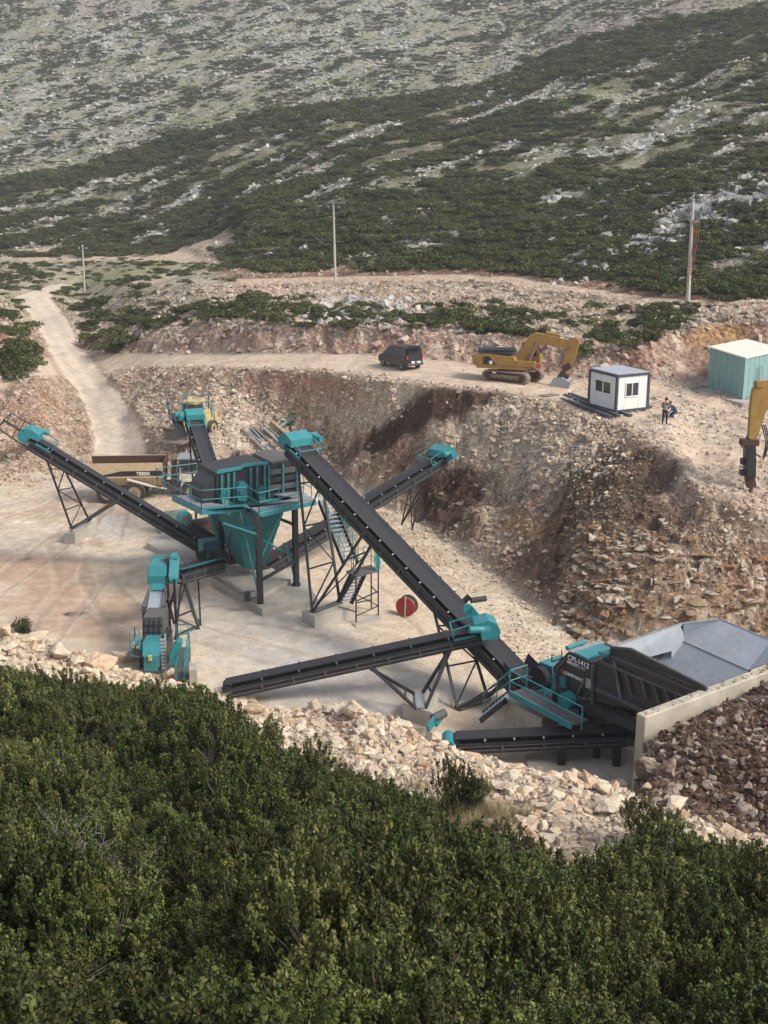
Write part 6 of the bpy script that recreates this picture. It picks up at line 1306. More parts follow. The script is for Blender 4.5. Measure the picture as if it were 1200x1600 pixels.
m = MB(); a_, b_ = exl(880, 577), exl(892, 570); m.beam((a_[0], -.1, a_[1]), (b_[0], -.1, b_[1]), .4, .5); a_, b_ = exl(875, 583), exl(888, 590); m.beam((a_[0], -.1, a_[1]), (b_[0], -.1, b_[1]), .45, .4); m.build('bucket_linkage', 'rust', EX)
bp = [exl(*p) for p in ((868, 588), (880, 589), (893, 596), (889, 610), (869, 615), (848, 612), (852, 606), (861, 600))]
w = 1.5; m = MB(); m.prism([(x, -w / 2, z) for x, z in bp], (0, .05, 0)); m.prism([(x, w / 2, z) for x, z in bp], (0, .05, 0))
for i in range(5): a_, b_ = bp[i + 1], bp[i + 2]; m.prism([(a_[0], -w / 2, a_[1]), (b_[0], -w / 2, b_[1]), (b_[0] - .05, -w / 2, b_[1] + .05), (a_[0] - .05, -w / 2, a_[1] + .05)], (0, w, 0)) if i < 4 else None
m.build('bucket', 'grey_steel', EX)
m = MB()
for k in range(5): y = -w / 2 + .1 + k * (w - .2) / 4; m.beam((bp[5][0] + .1, y, bp[5][1] + .03), (bp[5][0] - .25, y, bp[5][1] + .02), .12, .08)
m.build('bucket_tooth', 'grey_steel', EX)
m = MB(); m.box((1.9, -.8, 1.35), (.9, .4, .35)); m.build('toolbox', 'orange_red', EX)
# second excavator, mostly outside the frame, with a rock breaker
q = P(1171, 785, 65.3); gz = float(ground_z(q.x, 66.0))
bx, by = P(1171, 786, 65.6).x, 65.6; gz = float(ground_z(bx, by))
cx = bx + 7.2; E2 = local_thing('breaker_excavator', (cx, by + .8, float(ground_z(cx, by + .8)) - .05), R(180), 'yellow excavator arm with a black rock breaker pointing down at the right margin', 'excavator')
tracks(E2); upper(E2)
EN2 = V3(0, 1, 0)
def e2(px, py): p = PL(px, py, V3(bx, by, 0), EN2); return (cx - p.x, p.z - E2.location.z)
yy2 = .8
poly_arm(E2, 'boom', [(1.0, 1.3), (1.9, 3.2), (3.2, 4.9), e2(1300, 560), e2(1250, 600), e2(1262, 625), (3.4, 4.2), (2.4, 2.8), (1.6, 1.2)], yy2, .5, 'cat_yellow')
poly_arm(E2, 'stick', [e2(*p) for p in ((1300, 566), (1250, 582), (1186, 598), (1175, 608), (1172, 628), (1170, 655), (1168, 685), (1180, 688), (1190, 660), (1196, 640), (1260, 632), (1310, 610))], yy2, .38, 'cat_yellow')
m = MB(); a_, b_ = e2(1184, 640), e2(1168, 690); m.cyl((a_[0], yy2 - .3, a_[1]), (b_[0], yy2 - .3, b_[1]), .07, 8); m.build('bucket_cylinder', 'rust_steel', E2); m = MB(); a_ = e2(1186, 600); m.box((a_[0], yy2, a_[1]), (.5, .55, .35)); m.build('stick_head', 'cat_yellow', E2, bevel=.05)
m = MB(); a_, b_, c_, d_, f_ = e2(1171, 686), e2(1171, 696), e2(1171, 745), e2(1174, 760), e2(1172, 788)
m.box((a_[0], yy2, (a_[1] + b_[1]) / 2), (1.0, .6, .35)); hb_ = m.build('breaker_bracket', 'rust', E2, bevel=.03); m = MB(); m.beam((b_[0], yy2, b_[1]), (c_[0], yy2, c_[1]), .55, .72); m.box((b_[0], yy2, (b_[1] + c_[1]) / 2), (.85, .4, .35)); m.box((b_[0], yy2, c_[1] + .25), (.85, .5, .3)); m.build('breaker_body', 'black_steel', E2, bevel=.03); m = MB(); m.beam((c_[0], yy2, c_[1]), (d_[0], yy2, d_[1]), .4, .5); m.build('breaker_nose', 'rust', E2); m = MB(); m.tube([(d_[0], yy2, d_[1]), (f_[0], yy2, f_[1] + .3), (f_[0], yy2, f_[1])], [.1, .1, .02], 10); m.build('chisel', 'dark_grey', E2)
m = MB(); p0 = e2(1193, 665); 
for k in range(3): m.tube([(p0[0] - .1 * k, yy2 - .3, p0[1]), (p0[0] - .35 - .1 * k, yy2 - .35, p0[1] - 1.1), (p0[0] - .25, yy2 - .35, p0[1] - 1.9 - .1 * k), (p0[0] + .2, yy2 - .3, p0[1] - 1.7), (p0[0] + .45, yy2 - .2, p0[1] - .7)], .035, 6)
m.build('hydraulic_hose', 'rubber', E2)

# yellow wheel loader behind the rear conveyor
lz = float(ground_z(-15.5, 95.3)); LO = local_thing('wheel_loader', (-15.6, 95.3, lz), R(244), 'pale yellow wheel loader partly hidden behind the rear conveyor head', 'loader')
for x in (-1.4, 1.4):
    for y in (-1.05, 1.05): wheel(LO, x, y, .72, .5, 1 if y > 0 else -1, 'loader_yellow')
m = MB(); m.prism([(-2.7, -.95, .9), (-2.6, -.95, 1.95), (-.6, -.95, 2.0), (-.5, -.95, .9)], (0, 1.9, 0)); m.build('engine_hood', 'loader_yellow', LO, bevel=.05); m = MB(); m.box((.8, 0, 1.1), (2.4, 1.0, .6)); m.build('front_frame', 'loader_yellow', LO)
m = MB(); m.prism([(-.6, -.75, 1.6), (-.6, -.75, 3.1), (.6, -.75, 3.1), (.85, -.75, 1.6)], (0, 1.5, 0)); c = m.build('cab', 'dark_grey', LO, bevel=.04); m = MB(); m.box((0, 0, 3.2), (1.7, 1.75, .22)); m.build('cab_roof', 'loader_yellow', LO, bevel=.08)
for y in (-.765, .755): m = MB(); m.prism([(-.45, y, 2.0), (-.45, y, 3.0), (.5, y, 3.0), (.65, y, 2.0)], (0, .012, 0)); m.build('window', 'window_glass', c)
for y in (-.6, .6): m = MB(); m.beam((.9, y, 1.6), (2.6, y, .7), .18, .3); m.build('lift_arm', 'loader_yellow', LO)
m = MB(); pf = [(2.5, .2), (3.5, .1), (3.45, .2), (2.75, .35), (2.7, .95), (3.3, 1.35), (3.25, 1.42), (2.55, 1.05)]; m.prism([(x, -1.25, z) for x, z in pf], (0, 2.5, 0)); m.build('bucket', 'rust_steel', LO)

LO.scale = (.9, .9, .92)
# black van with its tailgate up
vq = sur(626, 577, 80); VN = local_thing('parked_van', (vq.x, vq.y + .9, float(ground_z(vq.x, vq.y + .9))), R(180 - 56), 'black van with its rear hatch raised, parked on the bench track', 'van')
side = [(-2.0, .35), (-2.03, .9), (-1.9, 1.72), (-1.6, 1.83), (.35, 1.80), (.7, 1.65), (1.35, 1.08), (1.95, .92), (2.05, .6), (2.0, .33)]
def shell(y0, y1, prof, k=.86):
    vs = []; n = len(prof)
    for y, sg in ((y0, -1), (y1, 1)):
        for x, z in prof: f = 1 - max(0, z - .95) / .9 * (1 - k); vs.append((x, y * f, z))
    return vs, [tuple(range(n)), tuple(range(2 * n - 1, n - 1, -1))] + [(i + n, (i + 1) % n + n, (i + 1) % n, i) for i in range(n)]
m = MB(); vs, fs = shell(-.85, .85, side[0:1] + [(-1.9, .9)] + side[2:]); m.add(vs, fs[:]); b = m.build('body', 'van_paint', VN); bm = bmesh.new(); bm.from_mesh(b.data); bmesh.ops.recalc_face_normals(bm, faces=bm.faces[:]); bmesh.ops.bevel(bm, geom=bm.edges[:], offset=.05, segments=2, affect='EDGES'); bm.to_mesh(b.data); bm.free()
for x in (-1.3, 1.35):
    for y in (-.78, .78): wheel(VN, x, y, .31, .2, 1 if y > 0 else -1, 'grey_steel')
m = MB(); m.prism([(-2.0, -.66, .72), (-2.0, .66, .72), (-1.95, .60, 1.62), (-1.95, -.60, 1.62)], (.03, 0, 0)); m.build('boot_shade_panel', 'rubber', VN)  # flat dark panel on the closed rear paints the shaded boot interior
m = MB(); m.sheet([(-1.86, -.68, 1.8), (-1.86, .68, 1.8), (-2.55, .68, 2.02), (-2.55, -.68, 2.02)], .06); m.build('raised_hatch', 'van_paint', VN)
for y in (-1, 1):
    m = MB(); m.box((-2.02, y * .74, 1.05), (.06, .12, .35)); m.build('tail_light', 'red_light', VN)
    m = MB(); m.prism([(.38, y * .775, 1.15), (.3, y * .725, 1.66), (.62, y * .73, 1.6), (1.12, y * .78, 1.13)], (0, y * .02, 0)); m.build('side_window', 'window_glass', VN); m = MB(); m.prism([(-1.6, y * .775, 1.15), (-1.6, y * .72, 1.66), (.2, y * .72, 1.68), (.26, y * .775, 1.15)], (0, y * .02, 0)); m.build('side_window', 'window_glass', VN)
m = MB(); m.box((-2.06, 0, .5), (.16, 1.6, .22)); m.build('rear_bumper', 'dark_grey', VN, bevel=.03); m = MB(); m.box((-2.1, -.3, .66), (.12, .35, .12)); m.box((-2.1, .25, .66), (.12, .3, .15)); m.build('white_bag', 'white_paint', VN)
m = MB(); m.prism([(.78, -.62, 1.63), (.78, .62, 1.63), (1.38, .7, 1.12), (1.38, -.7, 1.12)], (.02, 0, .02)); m.build('windscreen', 'window_glass', VN)

# white site cabin
def on(px, py, y0=60): return sur(px, py, y0)
ca_, cb_, cc_ = P(919, 631, 88.2), P(962, 643, 85.4), P(1012, 637, 87.0)
zb = max(sur(962, 643, 60).z, sur(1011, 638, 60).z) + .12; ca_, cb_, cc_ = G(920, 631, zb), G(962, 643, zb), G(1011, 637.5, zb); cd_ = ca_ + cc_ - cb_; zt = P(962, 588, cb_.y).z
CB = thing('site_cabin', V3(cb_.x, cb_.y, zb), 'white site cabin with dark corner frames and grey roof, set on beams beside the excavator', 'cabin')
m = MB(); m.prism([ca_, cb_, cc_, cd_], (0, 0, zt - zb)); m.build('cabin_body', 'white_panel', CB)
m = MB()
for p in (ca_, cb_, cc_, cd_): m.box((p.x, p.y, (zb + zt) / 2), (.16, .16, zt - zb + .04), rz=.5)
for z in (zb, zt):
    for a_, b_ in ((ca_, cb_), (cb_, cc_), (cc_, cd_), (cd_, ca_)): m.beam(V3(a_.x, a_.y, z), V3(b_.x, b_.y, z), .14, .16)
m.build('corner_frame', 'cabin_frame', CB)
m = MB(); m.prism([V3(p.x, p.y, zt + .085) for p in (ca_, cb_, cc_, cd_)], (0, 0, .05)); m.build('roof', 'cabin_roof', CB)
def wallwin(par, A_, B_, f0, f1, z0, z1, name='window'):
    d = (B_ - A_); d.z = 0; nn_ = V3(d.y, -d.x, 0).normalized(); p, q = A_ + d * f0, A_ + d * f1
    fr_ = MB()
    for za, zb2 in ((z0, z0 + .07), (z1 - .07, z1)): fr_.beam(V3(p.x, p.y, (za + zb2) / 2) + nn_ * .03, V3(q.x, q.y, (za + zb2) / 2) + nn_ * .03, .07, .07)
    for f in (0, .5, 1): c = p.lerp(q, f); fr_.beam(V3(c.x, c.y, z0) + nn_ * .03, V3(c.x, c.y, z1) + nn_ * .03, .07, .07)
    o = fr_.build(name, 'white_paint', par)
    for f0_, f1_ in ((.03, .47), (.53, .97)):
        g = MB(); a2, b2 = p.lerp(q, f0_), p.lerp(q, f1_); g.prism([V3(a2.x, a2.y, z0 + .05), V3(b2.x, b2.y, z0 + .05), V3(b2.x, b2.y, z1 - .05), V3(a2.x, a2.y, z1 - .05)], nn_ * .02); g.build('pane', 'window_glass', o)
H_ = zt - zb
wallwin(CB, ca_, cb_, .22, .80, zb + H_ * .42, zb + H_ * .80); wallwin(CB, cb_, cc_, .28, .68, zb + H_ * .38, zb + H_ * .80)
for A_, B_, fs_ in ((ca_, cb_, (.2, .82)), (cb_, cc_, (.25, .7))):
    d = B_ - A_; nn_ = V3(d.y, -d.x, 0).normalized()
    for f in fs_: p = A_.lerp(B_, f); m = MB(); m.beam(V3(p.x, p.y, zb + .1) + nn_ * .005, V3(p.x, p.y, zt - .1) + nn_ * .005, .04, .02); m.build('panel_joint', 'white_paint', CB)
adopt(CB)
zg = zb - .12
bt = [((877, 624), (955, 652)), ((883, 618), (966, 650)), ((890, 616), (985, 650))]
for i, (a_, b_) in enumerate(bt):
    a_, b_ = G(*a_, zg), G(*b_, zg); m = MB(); m.beam(a_, b_, .3, .24); o = sep(m.build('steel_beam', 'cabin_frame')); tag(o, ['dark steel beam sticking out left of the white cabin, nearest one', 'dark steel beam under the white cabin, middle one', 'dark steel beam under the white cabin, farthest one'][i], 'beam')
a_, b_ = G(958, 652, zg - .1), G(1016, 641, zg - .1)
for i in range(2): m = MB(); o_ = V3(.15 * i, -.28 * i, 0); m.beam(a_ + o_, b_ + o_, .18, .06); tag(sep(m.build('timber_plank', 'wood')), ['long pale plank lying along the right foot of the cabin', 'second pale plank nearer the camera at the cabin foot'][i], 'plank')
m = MB(); m.box(G(1007, 637, zg) + V3(0, -.1, 0), (.9, .5, .25), rz=.4); tag(sep(m.build('dark_crate', 'cabin_frame', bevel=.02)), 'dark block at the right corner of the white cabin', 'block')
a_, b_ = on(848, 620), on(868, 617); m = MB(); m.beam(a_ + V3(0, 0, .05), b_ + V3(0, 0, .05), .7, .08); o = tag(sep(m.build('rusty_plate', 'rust_steel')), 'reddish plate lying under the excavator bucket', 'plate')

# turquoise shed
zs = max(sur(1160, 624, 60).z, sur(1105, 606, 60).z) + .05; sa_, sb_, sc2 = G(1105, 606, zs), G(1160, 624, zs), G(1160, 624, zs) + (G(1200, 615, zs) - G(1160, 624, zs)) * 1.45; sd4 = sa_ + sc2 - sb_
SH = thing('site_shed', V3(sb_.x, sb_.y, zs), 'turquoise metal shed with a cream roof at the right margin', 'shed')
h1 = P(1160, 560, sb_.y).z; h0_ = P(1105, 543, sa_.y).z
hs_ = [h0_, h1, h1 + .1, h0_ + .1]; cs_ = [sa_, sb_, sc2, sd4]
m = MB(); m.hexa([V3(p.x, p.y, zs - .1) for p in cs_] + [V3(p.x, p.y, h) for p, h in zip(cs_, hs_)]); m.build('shed_walls', 'shed_teal', SH)
cen = (sa_ + sc2) / 2; ov = [cen + (p - cen) * 1.05 for p in cs_]; m = MB(); m.hexa([V3(p.x, p.y, h + .005) for p, h in zip(ov, hs_)] + [V3(p.x, p.y, h + .09) for p, h in zip(ov, hs_)]); m.build('roof', 'cream_roof', SH)
for A_, B_, n in ((sa_, sb_, 6), (sb_, sc2, 8)):
    d = B_ - A_; nn_ = V3(d.y, -d.x, 0).normalized(); hA, hB = (h0_, h1) if A_ is sa_ else (h1, h1 + .1)
    for i in range(1, n): p = A_.lerp(B_, i / n); m = MB(); m.beam(V3(p.x, p.y, zs) + nn_ * .008, V3(p.x, p.y, hA + (hB - hA) * i / n - .02) + nn_ * .008, .035, .02); m.build('wall_seam', 'shed_teal', SH)
adopt(SH)
d = (sc2 - sb_); nn_ = V3(d.y, -d.x, 0).normalized(); f = .28; LD = thing('ladder', sb_.lerp(sc2, .5), 'aluminium step ladder leaning against the turquoise shed', 'ladder')
base = sb_.lerp(sc2, .44) + nn_ * .9; topp = sb_.lerp(sc2, .36) + nn_ * .12 + V3(0, 0, 2.3); dd_ = d.normalized()
for k in (-1, 1): m = MB(); m.beam(base + dd_ * .25 * k, topp + dd_ * .2 * k, .06, .04); m.build('rail', 'bright_steel', LD); m = MB(); m.beam(base - nn_ * .7 - dd_ * .05 + dd_ * .25 * k, topp + dd_ * .2 * k, .04, .04); m.build('rear_leg', 'bright_steel', LD)
for i in range(1, 9): m = MB(); c = base.lerp(topp, i / 9); m.beam(c - dd_ * .22, c + dd_ * .22, .07, .03); m.build('rung', 'bright_steel', LD)
adopt(LD)
q = on(1110, 612); m = MB(); m.prism([sa_ + V3(-1.6, -.6, -.02), sb_ + V3(-.4, -1.5, -.02), sb_ + V3(1.5, -1.2, -.02), sa_ + V3(.5, .6, -.02)], (0, 0, -.6)); tag(sep(m.build('shed_base', 'concrete')), 'rough grey concrete base below the turquoise shed', 'concrete slab')
a_, b_ = on(1062, 614) + V3(0, 0, .1), on(1098, 606) + V3(0, 0, .15); m = MB(); m.cyl(a_, b_, .06, 8); tag(sep(m.build('pipe', 'grey_steel')), 'thin grey pipe lying between the white cabin and the shed', 'pipe')

# utility poles
def pole(px, pb, pt, Y, r, label, dx=0, cables=False):
    b_, t_ = P(px, pb, Y), P(px + dx, pt, Y); g = float(ground_z(b_.x, Y)); b_.z = min(b_.z, g); T = thing('utility_pole', b_, label, 'utility pole', 'power line poles'); 
    m = MB(); m.tube([b_ - V3(0, 0, .6), t_], [r, r * .6], 10); m.build('pole_shaft', 'pole_concrete', T)
    m = MB(); m.beam(t_ + V3(-.7, .2, -.35), t_ + V3(.7, -.2, -.35), .09, .09); m.build('crossarm', 'dark_grey', T)
    for k in (-.65, 0, .65): m = MB(); z = t_ + V3(k, -.2 * k / .7, -.28 if k else .05); m.tube([z, z + V3(0, 0, .12), z + V3(0, 0, .26)], [.06, .08, .03], 8); m.build('insulator', 'grey_steel' if px > 200 else 'white_paint', T)
    if cables:
        for k in range(3): m = MB(); a0 = t_ + V3(.25 + .22 * k, -.15, -2.0); m.tube([a0, a0 + V3(-.05 * k, 0, -1.5), a0 + V3(-.18 - .08 * k, -.02, -3.5), a0 + V3(-.33 - .08 * k, 0, -5.6 + .6 * k)], .022, 6, False); m.build('orange_cable', 'orange_red', T)
        m = MB(); m.box(t_ + V3(.35, -.15, -1.9), (.5, .3, .25)); m.build('cable_clamp', 'rust_steel', T)
    adopt(T); return t_
pr = pole(1075, 470, 310, 104, .20, 'tallest utility pole, hung with orange cables, at the right end of the upper track', 8, True)
pm = pole(524, 438, 321, 144, .17, 'thin pale utility pole standing in the middle beside the upper track', -3)
pl = pole(133, 472, 386, 196, .18, 'small distant utility pole at the bend of the dirt road', -4)
for i, (a_, b_) in enumerate(((pr, pm), (pm, pl), (pr, pr + V3(24, -22, 3)))):
    for k in (-.65, .65):
        m = MB(); m.tube([a_.lerp(b_, t / 12) + V3(k, 0, -.1 - 1.6 * 4 * (t / 12) * (1 - t / 12)) for t in range(13)], .02, 4, False); o = m.build('power_line', 'dark_grey'); tag(sep(o), ['thin wire between the tallest pole and the middle pole', 'thin wire between the middle pole and the small distant pole', 'thin wire running off to the right from the tallest pole'][i] + (', front one' if k < 0 else ', rear one'), 'wire')

# cable drums, pipes, scrap
def drum(px, py, r, w, mat, label, face=R(20), z=FLOOR, core='old_wood'):
    q = sur(px, py, 45) if z is None else G(px, py, z); T = local_thing('cable_drum', (q.x, q.y, q.z), face, label, 'cable drum')
    for sg in (-1, 1): m = MB(); m.cyl((0, sg * w / 2, r), (0, sg * (w / 2 + .06), r), r, 24); m.build('flange', mat if sg < 0 else core, T); 
    m = MB(); m.cyl((0, -w / 2, r), (0, w / 2, r), r * .72, 18); m.build('cable_winding', 'dark_grey', T); m = MB(); m.cyl((0, -w / 2 - .09, r), (0, -w / 2 - .05, r), r * .15, 12); m.build('hub', 'rust_steel', T); return T
D1 = drum(636, 961, .56, .45, 'red', 'red cable drum standing on the gravel below the longest conveyor', R(-24))
m = MB(); m.beam((.0, -.315, .05), (.04, -.315, 1.2), .06, .03, (0, 1, 0)); m.build('strap', 'truck_white', D1)
drum(375, 719, .42, .5, 'old_wood', 'empty wooden cable drum behind the screening unit', R(60), None)
drum(547, 712, .3, .4, 'old_wood', 'small weathered wooden reel between rubble, right of the pipe stack', R(10), None) if False else None
PC = [on(377, 672, 85), on(437, 708, 85)]
rng = random.Random(3)
for i in range(9):
    a_ = on(377 + i * 5.2, 673 + (i % 3) * 1.5, 85); b_ = on(412 + i * 4.6, 709 + (i % 2) * 2 - i * .8, 85); a_.z += .15; b_.z += .15 
    if i >= 6: a_.z += .18; b_.z += .18
    m = MB(); m.cyl(a_, b_, .085, 8); o = sep(m.build('steel_pipe', 'grey_steel' if i % 4 else 'rust_steel')); tag(o, 'grey steel pipe in the stack lying behind the screening unit', 'pipe', 'steel pipes stacked behind the screening unit')
a_, b_ = on(425, 664, 85), on(455, 690, 85); m = MB(); m.beam(a_ + V3(0, 0, .3), b_ + V3(0, 0, .3), .4, .12); tag(sep(m.build('timber_board', 'wood')), 'pale board lying across the pipe stack', 'board')
# heap of spare frames
HP = [(436, 668, 452, 645, 'teal_dull'), (443, 671, 458, 650, 'teal_dull'), (448, 668, 470, 652, 'black_steel'), (452, 672, 478, 655, 'black_steel'), (458, 674, 482, 660, 'black_steel'), (430, 662, 446, 652, 'black_steel')]
for i, (x0, y0, x1, y1, mt) in enumerate(HP):
    a_, b_ = on(x0, y0, 85), on(x1, y1, 85); b_ = P(x1, y1, a_.y + 1.5); s_ = V3(.35, .3, .2); m = MB()
    for o_ in (s_ * 0, s_): m.beam(a_ + o_ + V3(0, 0, .15), b_ + o_, .09, .12)
    for k in range(6): f = k / 5; c = (a_ + V3(0, 0, .15)).lerp(b_, f); m.beam(c, c + s_, .06, .06)
    tag(sep(m.build('spare_frame', mt)), ['teal lattice frame leaning at the left of the scrap heap behind the plant', 'second teal lattice frame in the scrap heap behind the plant', 'black frame in the middle of the scrap heap behind the plant', 'black frame right of the middle of the scrap heap', 'rightmost black frame of the scrap heap behind the plant', 'low black frame at the left foot of the scrap heap'][i], 'metal frame')
# tank and pump behind the left conveyor
q = G(268, 832, -22.6); TK = local_thing('water_tank', (q.x, q.y + .8, -22.9), .5, 'pale green rounded tank behind the tail of the left stockpile conveyor', 'tank'); m = MB(); m.tube([(-1.1, 0, .8), (-1.0, 0, .8), (1.0, 0, .8), (1.1, 0, .8)], [.55, .8, .8, .55], 20); m.build('tank_shell', 'pale_green', TK, smooth=False); m = MB(); m.box((-.6, 0, .2), (.2, 1.2, .4)); m.box((.6, 0, .2), (.2, 1.2, .4)); m.build('cradle', 'rust_steel', TK)
q = G(303, 845, -22.4); PU = local_thing('motor_unit', (q.x, q.y + .5, -22.4), .6, 'rusty motor unit with a round teal housing behind the left conveyor', 'motor'); m = MB(); m.box((.5, 0, .9), (1.8, .9, .6)); m.box((.4, 0, .3), (2.0, .9, .6)); m.build('engine_block', 'dark_rust', PU, bevel=.04); m = MB(); m.cyl((-.7, -.25, 1.5), (-.7, .25, 1.5), .48, 20); m.build('fan_housing', 'teal', PU, bevel=.03); m = MB(); m.cyl((-.7, -.3, 1.5), (-.7, .3, 1.5), .3, 16); m.build('fan_hub', 'dark_grey', PU)
m = MB(); q = G(244, 820, -22.95); m.box(q + V3(0, 0, .25), (.7, .5, .5), rz=.4); tag(sep(m.build('gearbox', 'teal', bevel=.05)), 'small teal gearbox lying on the pit floor left of the tank', 'gearbox')
m = MB(); q = G(207, 838, -22.98); m.prism([q + V3(-.6, -.25, 0), q + V3(.3, -.35, 0), q + V3(.65, .1, 0), q + V3(.2, .4, 0), q + V3(-.5, .3, 0)], (0, 0, .06)); tag(sep(m.build('rubber_mat', 'rubber')), 'crumpled dark rubber mat on the pit floor', 'mat')
for i, (x0, y0, x1, y1, lb) in enumerate(((192, 811, 220, 819, 'thin plank lying left of the teal gearbox'), (226, 832, 253, 828, 'brown plank right of the rubber mat'), (228, 829, 250, 832, 'crooked brown plank crossing the one right of the rubber mat'), (205, 824, 240, 822, 'thin pale batten on the pit floor above the rubber mat'))):
    m = MB(); m.beam(G(x0, y0, -22.95), G(x1, y1, -22.95), .16, .06); tag(sep(m.build('timber_plank', 'old_wood')), lb, 'plank')

# people
def person(loc, rz, joints, edges, shirt_z, label, cloth, trousers, hair='hair', stripe=False):
    o = local_thing('person', loc, rz, label, 'person')
    me = bpy.data.meshes.new('body'); names = list(joints); me.from_pydata([joints[n][0] for n in names], [(names.index(a), names.index(b)) for a, b in edges], []); 
    b = bpy.data.objects.new('body', me); COL.objects.link(b); md = b.modifiers.new('skin', 'SKIN'); md.use_smooth_shade = True
    for i, n in enumerate(names): rr = joints[n][1]; rr = tuple(q * 1.3 for q in rr) if isinstance(rr, tuple) else rr * (1.25 if rr > .02 else 1); me.skin_vertices[0].data[i].radius = (rr if isinstance(rr, tuple) else (rr, rr)); me.skin_vertices[0].data[i].use_root = (n == 'pelvis')
    b.modifiers.new('sub', 'SUBSURF').levels = 1; dg = bpy.context.evaluated_depsgraph_get(); m2 = bpy.data.meshes.new_from_object(b.evaluated_get(dg)); bpy.data.objects.remove(b)
    for mt in (cloth, trousers, 'skin', 'stripe_cloth', 'dark_grey'): m2.materials.append(MATS[mt])
    zones = joints
    def seg(p, a, b): a = Vector(joints[a][0]); b = Vector(joints[b][0]); d = b - a; t = max(0, min(1, (p - a).dot(d) / d.length_squared)); return (p - a - d * t).length
    for f in m2.polygons:
        c = f.center; best = min((seg(c, a, b_), a + ' ' + b_) for a, b_ in edges)[1]
        f.material_index = 2 if ('neck' in best or 'head' in best or 'hand' in best or 'fing' in best or 'thumb' in best) else 4 if 'toe' in best else 1 if ('hip' in best or 'knee' in best or 'ankle' in best) else 0
        if stripe and f.material_index == 0 and int(c.z / .11) % 2 == 0: f.material_index = 3
    bo = bpy.data.objects.new('body', m2); COL.objects.link(bo); bo.parent = o
    H = Vector(joints['head'][0]); hd = H - Vector(joints['neck'][0])
    bm = bmesh.new(); bmesh.ops.create_uvsphere(bm, u_segments=14, v_segments=10, radius=.108)
    for v in bm.verts: v.co.z *= 1.12; v.co.x = v.co.x * (1.0 if v.co.x > 0 else 1.05)
    bmesh.ops.delete(bm, geom=[v for v in bm.verts if v.co.x > .045 and v.co.z < .05], context='VERTS'); hm2 = bpy.data.meshes.new('hair'); bm.to_mesh(hm2); bm.free(); hm2.materials.append(MATS[hair]); h = bpy.data.objects.new('hair', hm2); COL.objects.link(h); h.parent = o; h.location = H + Vector((0, 0, .015))
    return o
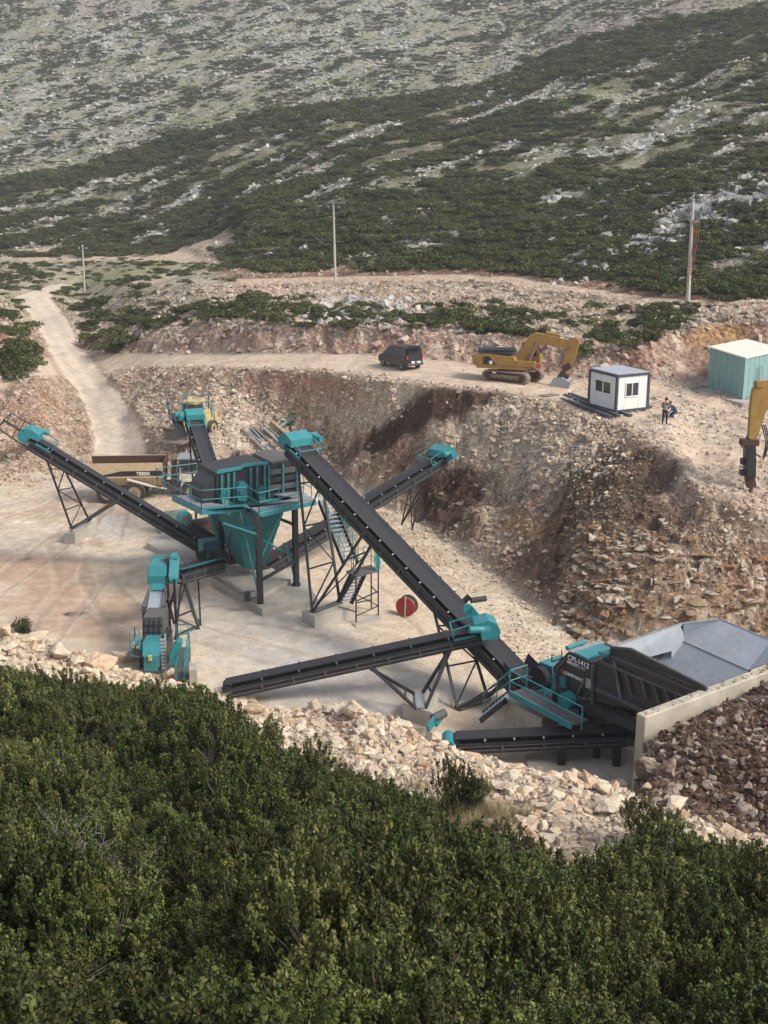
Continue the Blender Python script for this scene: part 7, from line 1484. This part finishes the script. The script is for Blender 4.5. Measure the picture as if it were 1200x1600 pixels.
def fig(lean=0., crouch=0., arms=((.1, -.3), (.1, -.3))):
    """x forward; returns joints and edges of a posed body"""
    J = {}; c = crouch; pz = .93 - .55 * c; px = -.18 * c; J['pelvis'] = ((px, 0, pz), (.12, .16)); s, k = math.sin(lean), math.cos(lean)
    def up(t, y=0): return (px + s * t, y, pz + k * t)
    J['waist'] = (up(.2), (.11, .15)); J['chest'] = (up(.4), (.12, .18)); J['neck'] = (up(.56), .055)
    J['head'] = ((px + s * .60 + .05, 0, pz + k * .60 + .13), .095); J['headtop'] = ((px + s * .60 + .055, 0, pz + k * .60 + .22), .075); J['headnose'] = ((px + s * .60 + .16, 0, pz + k * .60 + .12), .02)
    E = [('pelvis', 'waist'), ('waist', 'chest'), ('chest', 'neck'), ('neck', 'head'), ('head', 'headtop'), ('head', 'headnose')]
    for sg, n in ((1, 'L'), (-1, 'R')):
        ar = arms[0 if sg > 0 else 1]; sh = up(.48, sg * .2); J['shoulder' + n] = (sh, .06); el = (sh[0] + ar[0] * .6, sg * .25, sh[2] - .27 + ar[0] * .1); J['elbow' + n] = (el, .045); w = (el[0] + ar[0], sg * .2, el[2] + ar[1] * .8); J['wrist' + n] = (w, .03)
        dx, dz = (ar[0], ar[1]); l = math.hypot(dx, dz); dx, dz = dx / l, dz / l; J['hand' + n] = ((w[0] + dx * .08, sg * .2, w[2] + dz * .08), (.022, .035)); E += [('chest', 'shoulder' + n), ('shoulder' + n, 'elbow' + n), ('elbow' + n, 'wrist' + n), ('wrist' + n, 'hand' + n)]
        for i, (fy, fl) in enumerate(((.03, .06), (.01, .075), (-.01, .07), (-.03, .055))): J['fing%d' % i + n] = ((w[0] + dx * (.08 + fl), sg * .2 + fy, w[2] + dz * (.08 + fl)), .009); E.append(('hand' + n, 'fing%d' % i + n))
        J['thumb' + n] = ((w[0] + dx * .08 + .04, sg * .2 - .03 * sg, w[2] + dz * .07), .011); E.append(('wrist' + n, 'thumb' + n))
        J['hip' + n] = ((px, sg * .1, pz - .06), .095); kn = (px + .04 + .42 * c, sg * (.12 + .06 * c), pz - .06 - .42 * (1 - .55 * c)); J['knee' + n] = (kn, .062); J['ankle' + n] = ((.0 + .0 * c, sg * .13, .09), .045); J['toe' + n] = ((.17, sg * .15, .04), (.04, .045)); E += [('pelvis', 'hip' + n), ('hip' + n, 'knee' + n), ('knee' + n, 'ankle' + n), ('ankle' + n, 'toe' + n)]
    return J, E
q = on(1038, 663, 70); J, E = fig(.12, 0, ((.12, -.2), (.2, -.05))); person((q.x, q.y, q.z - .02), R(60), J, E, 1, 'person standing in a striped grey top and dark trousers beside the crouching one', 'grey_cloth', 'dark_cloth', stripe=True)
q = on(1054, 655, 70); J, E = fig(.75, .8, ((.2, -.25), (.2, -.2))); person((q.x, q.y + .3, float(ground_z(q.x, q.y + .3)) - .02), R(190), J, E, 1, 'person crouching in a blue jacket, right of the standing one', 'blue_cloth', 'blue_cloth')

# red wheelbarrow-sized stone and reddish rocks near the screen, rear vent at the scrap heap are rocks
# ------------------------------------------------------------------ air
hz = MB(); hz.box((0, 640, 65), (1900, 1500, 182)); o = hz.build('haze', None); o['kind'] = 'stuff'; o['label'] = 'thin haze in the valley air'
me = o.data; me.materials.clear(); m = bpy.data.materials.new('haze'); m.use_nodes = True; nt = m.node_tree; nt.nodes.clear(); pv = nt.nodes.new('ShaderNodeVolumePrincipled'); out = nt.nodes.new('ShaderNodeOutputMaterial'); nt.links.new(pv.outputs[0], out.inputs['Volume'])
pv.inputs['Color'].default_value = (.86, .87, .90, 1); pv.inputs['Density'].default_value = .00040; pv.inputs['Anisotropy'].default_value = .2; me.materials.append(m)
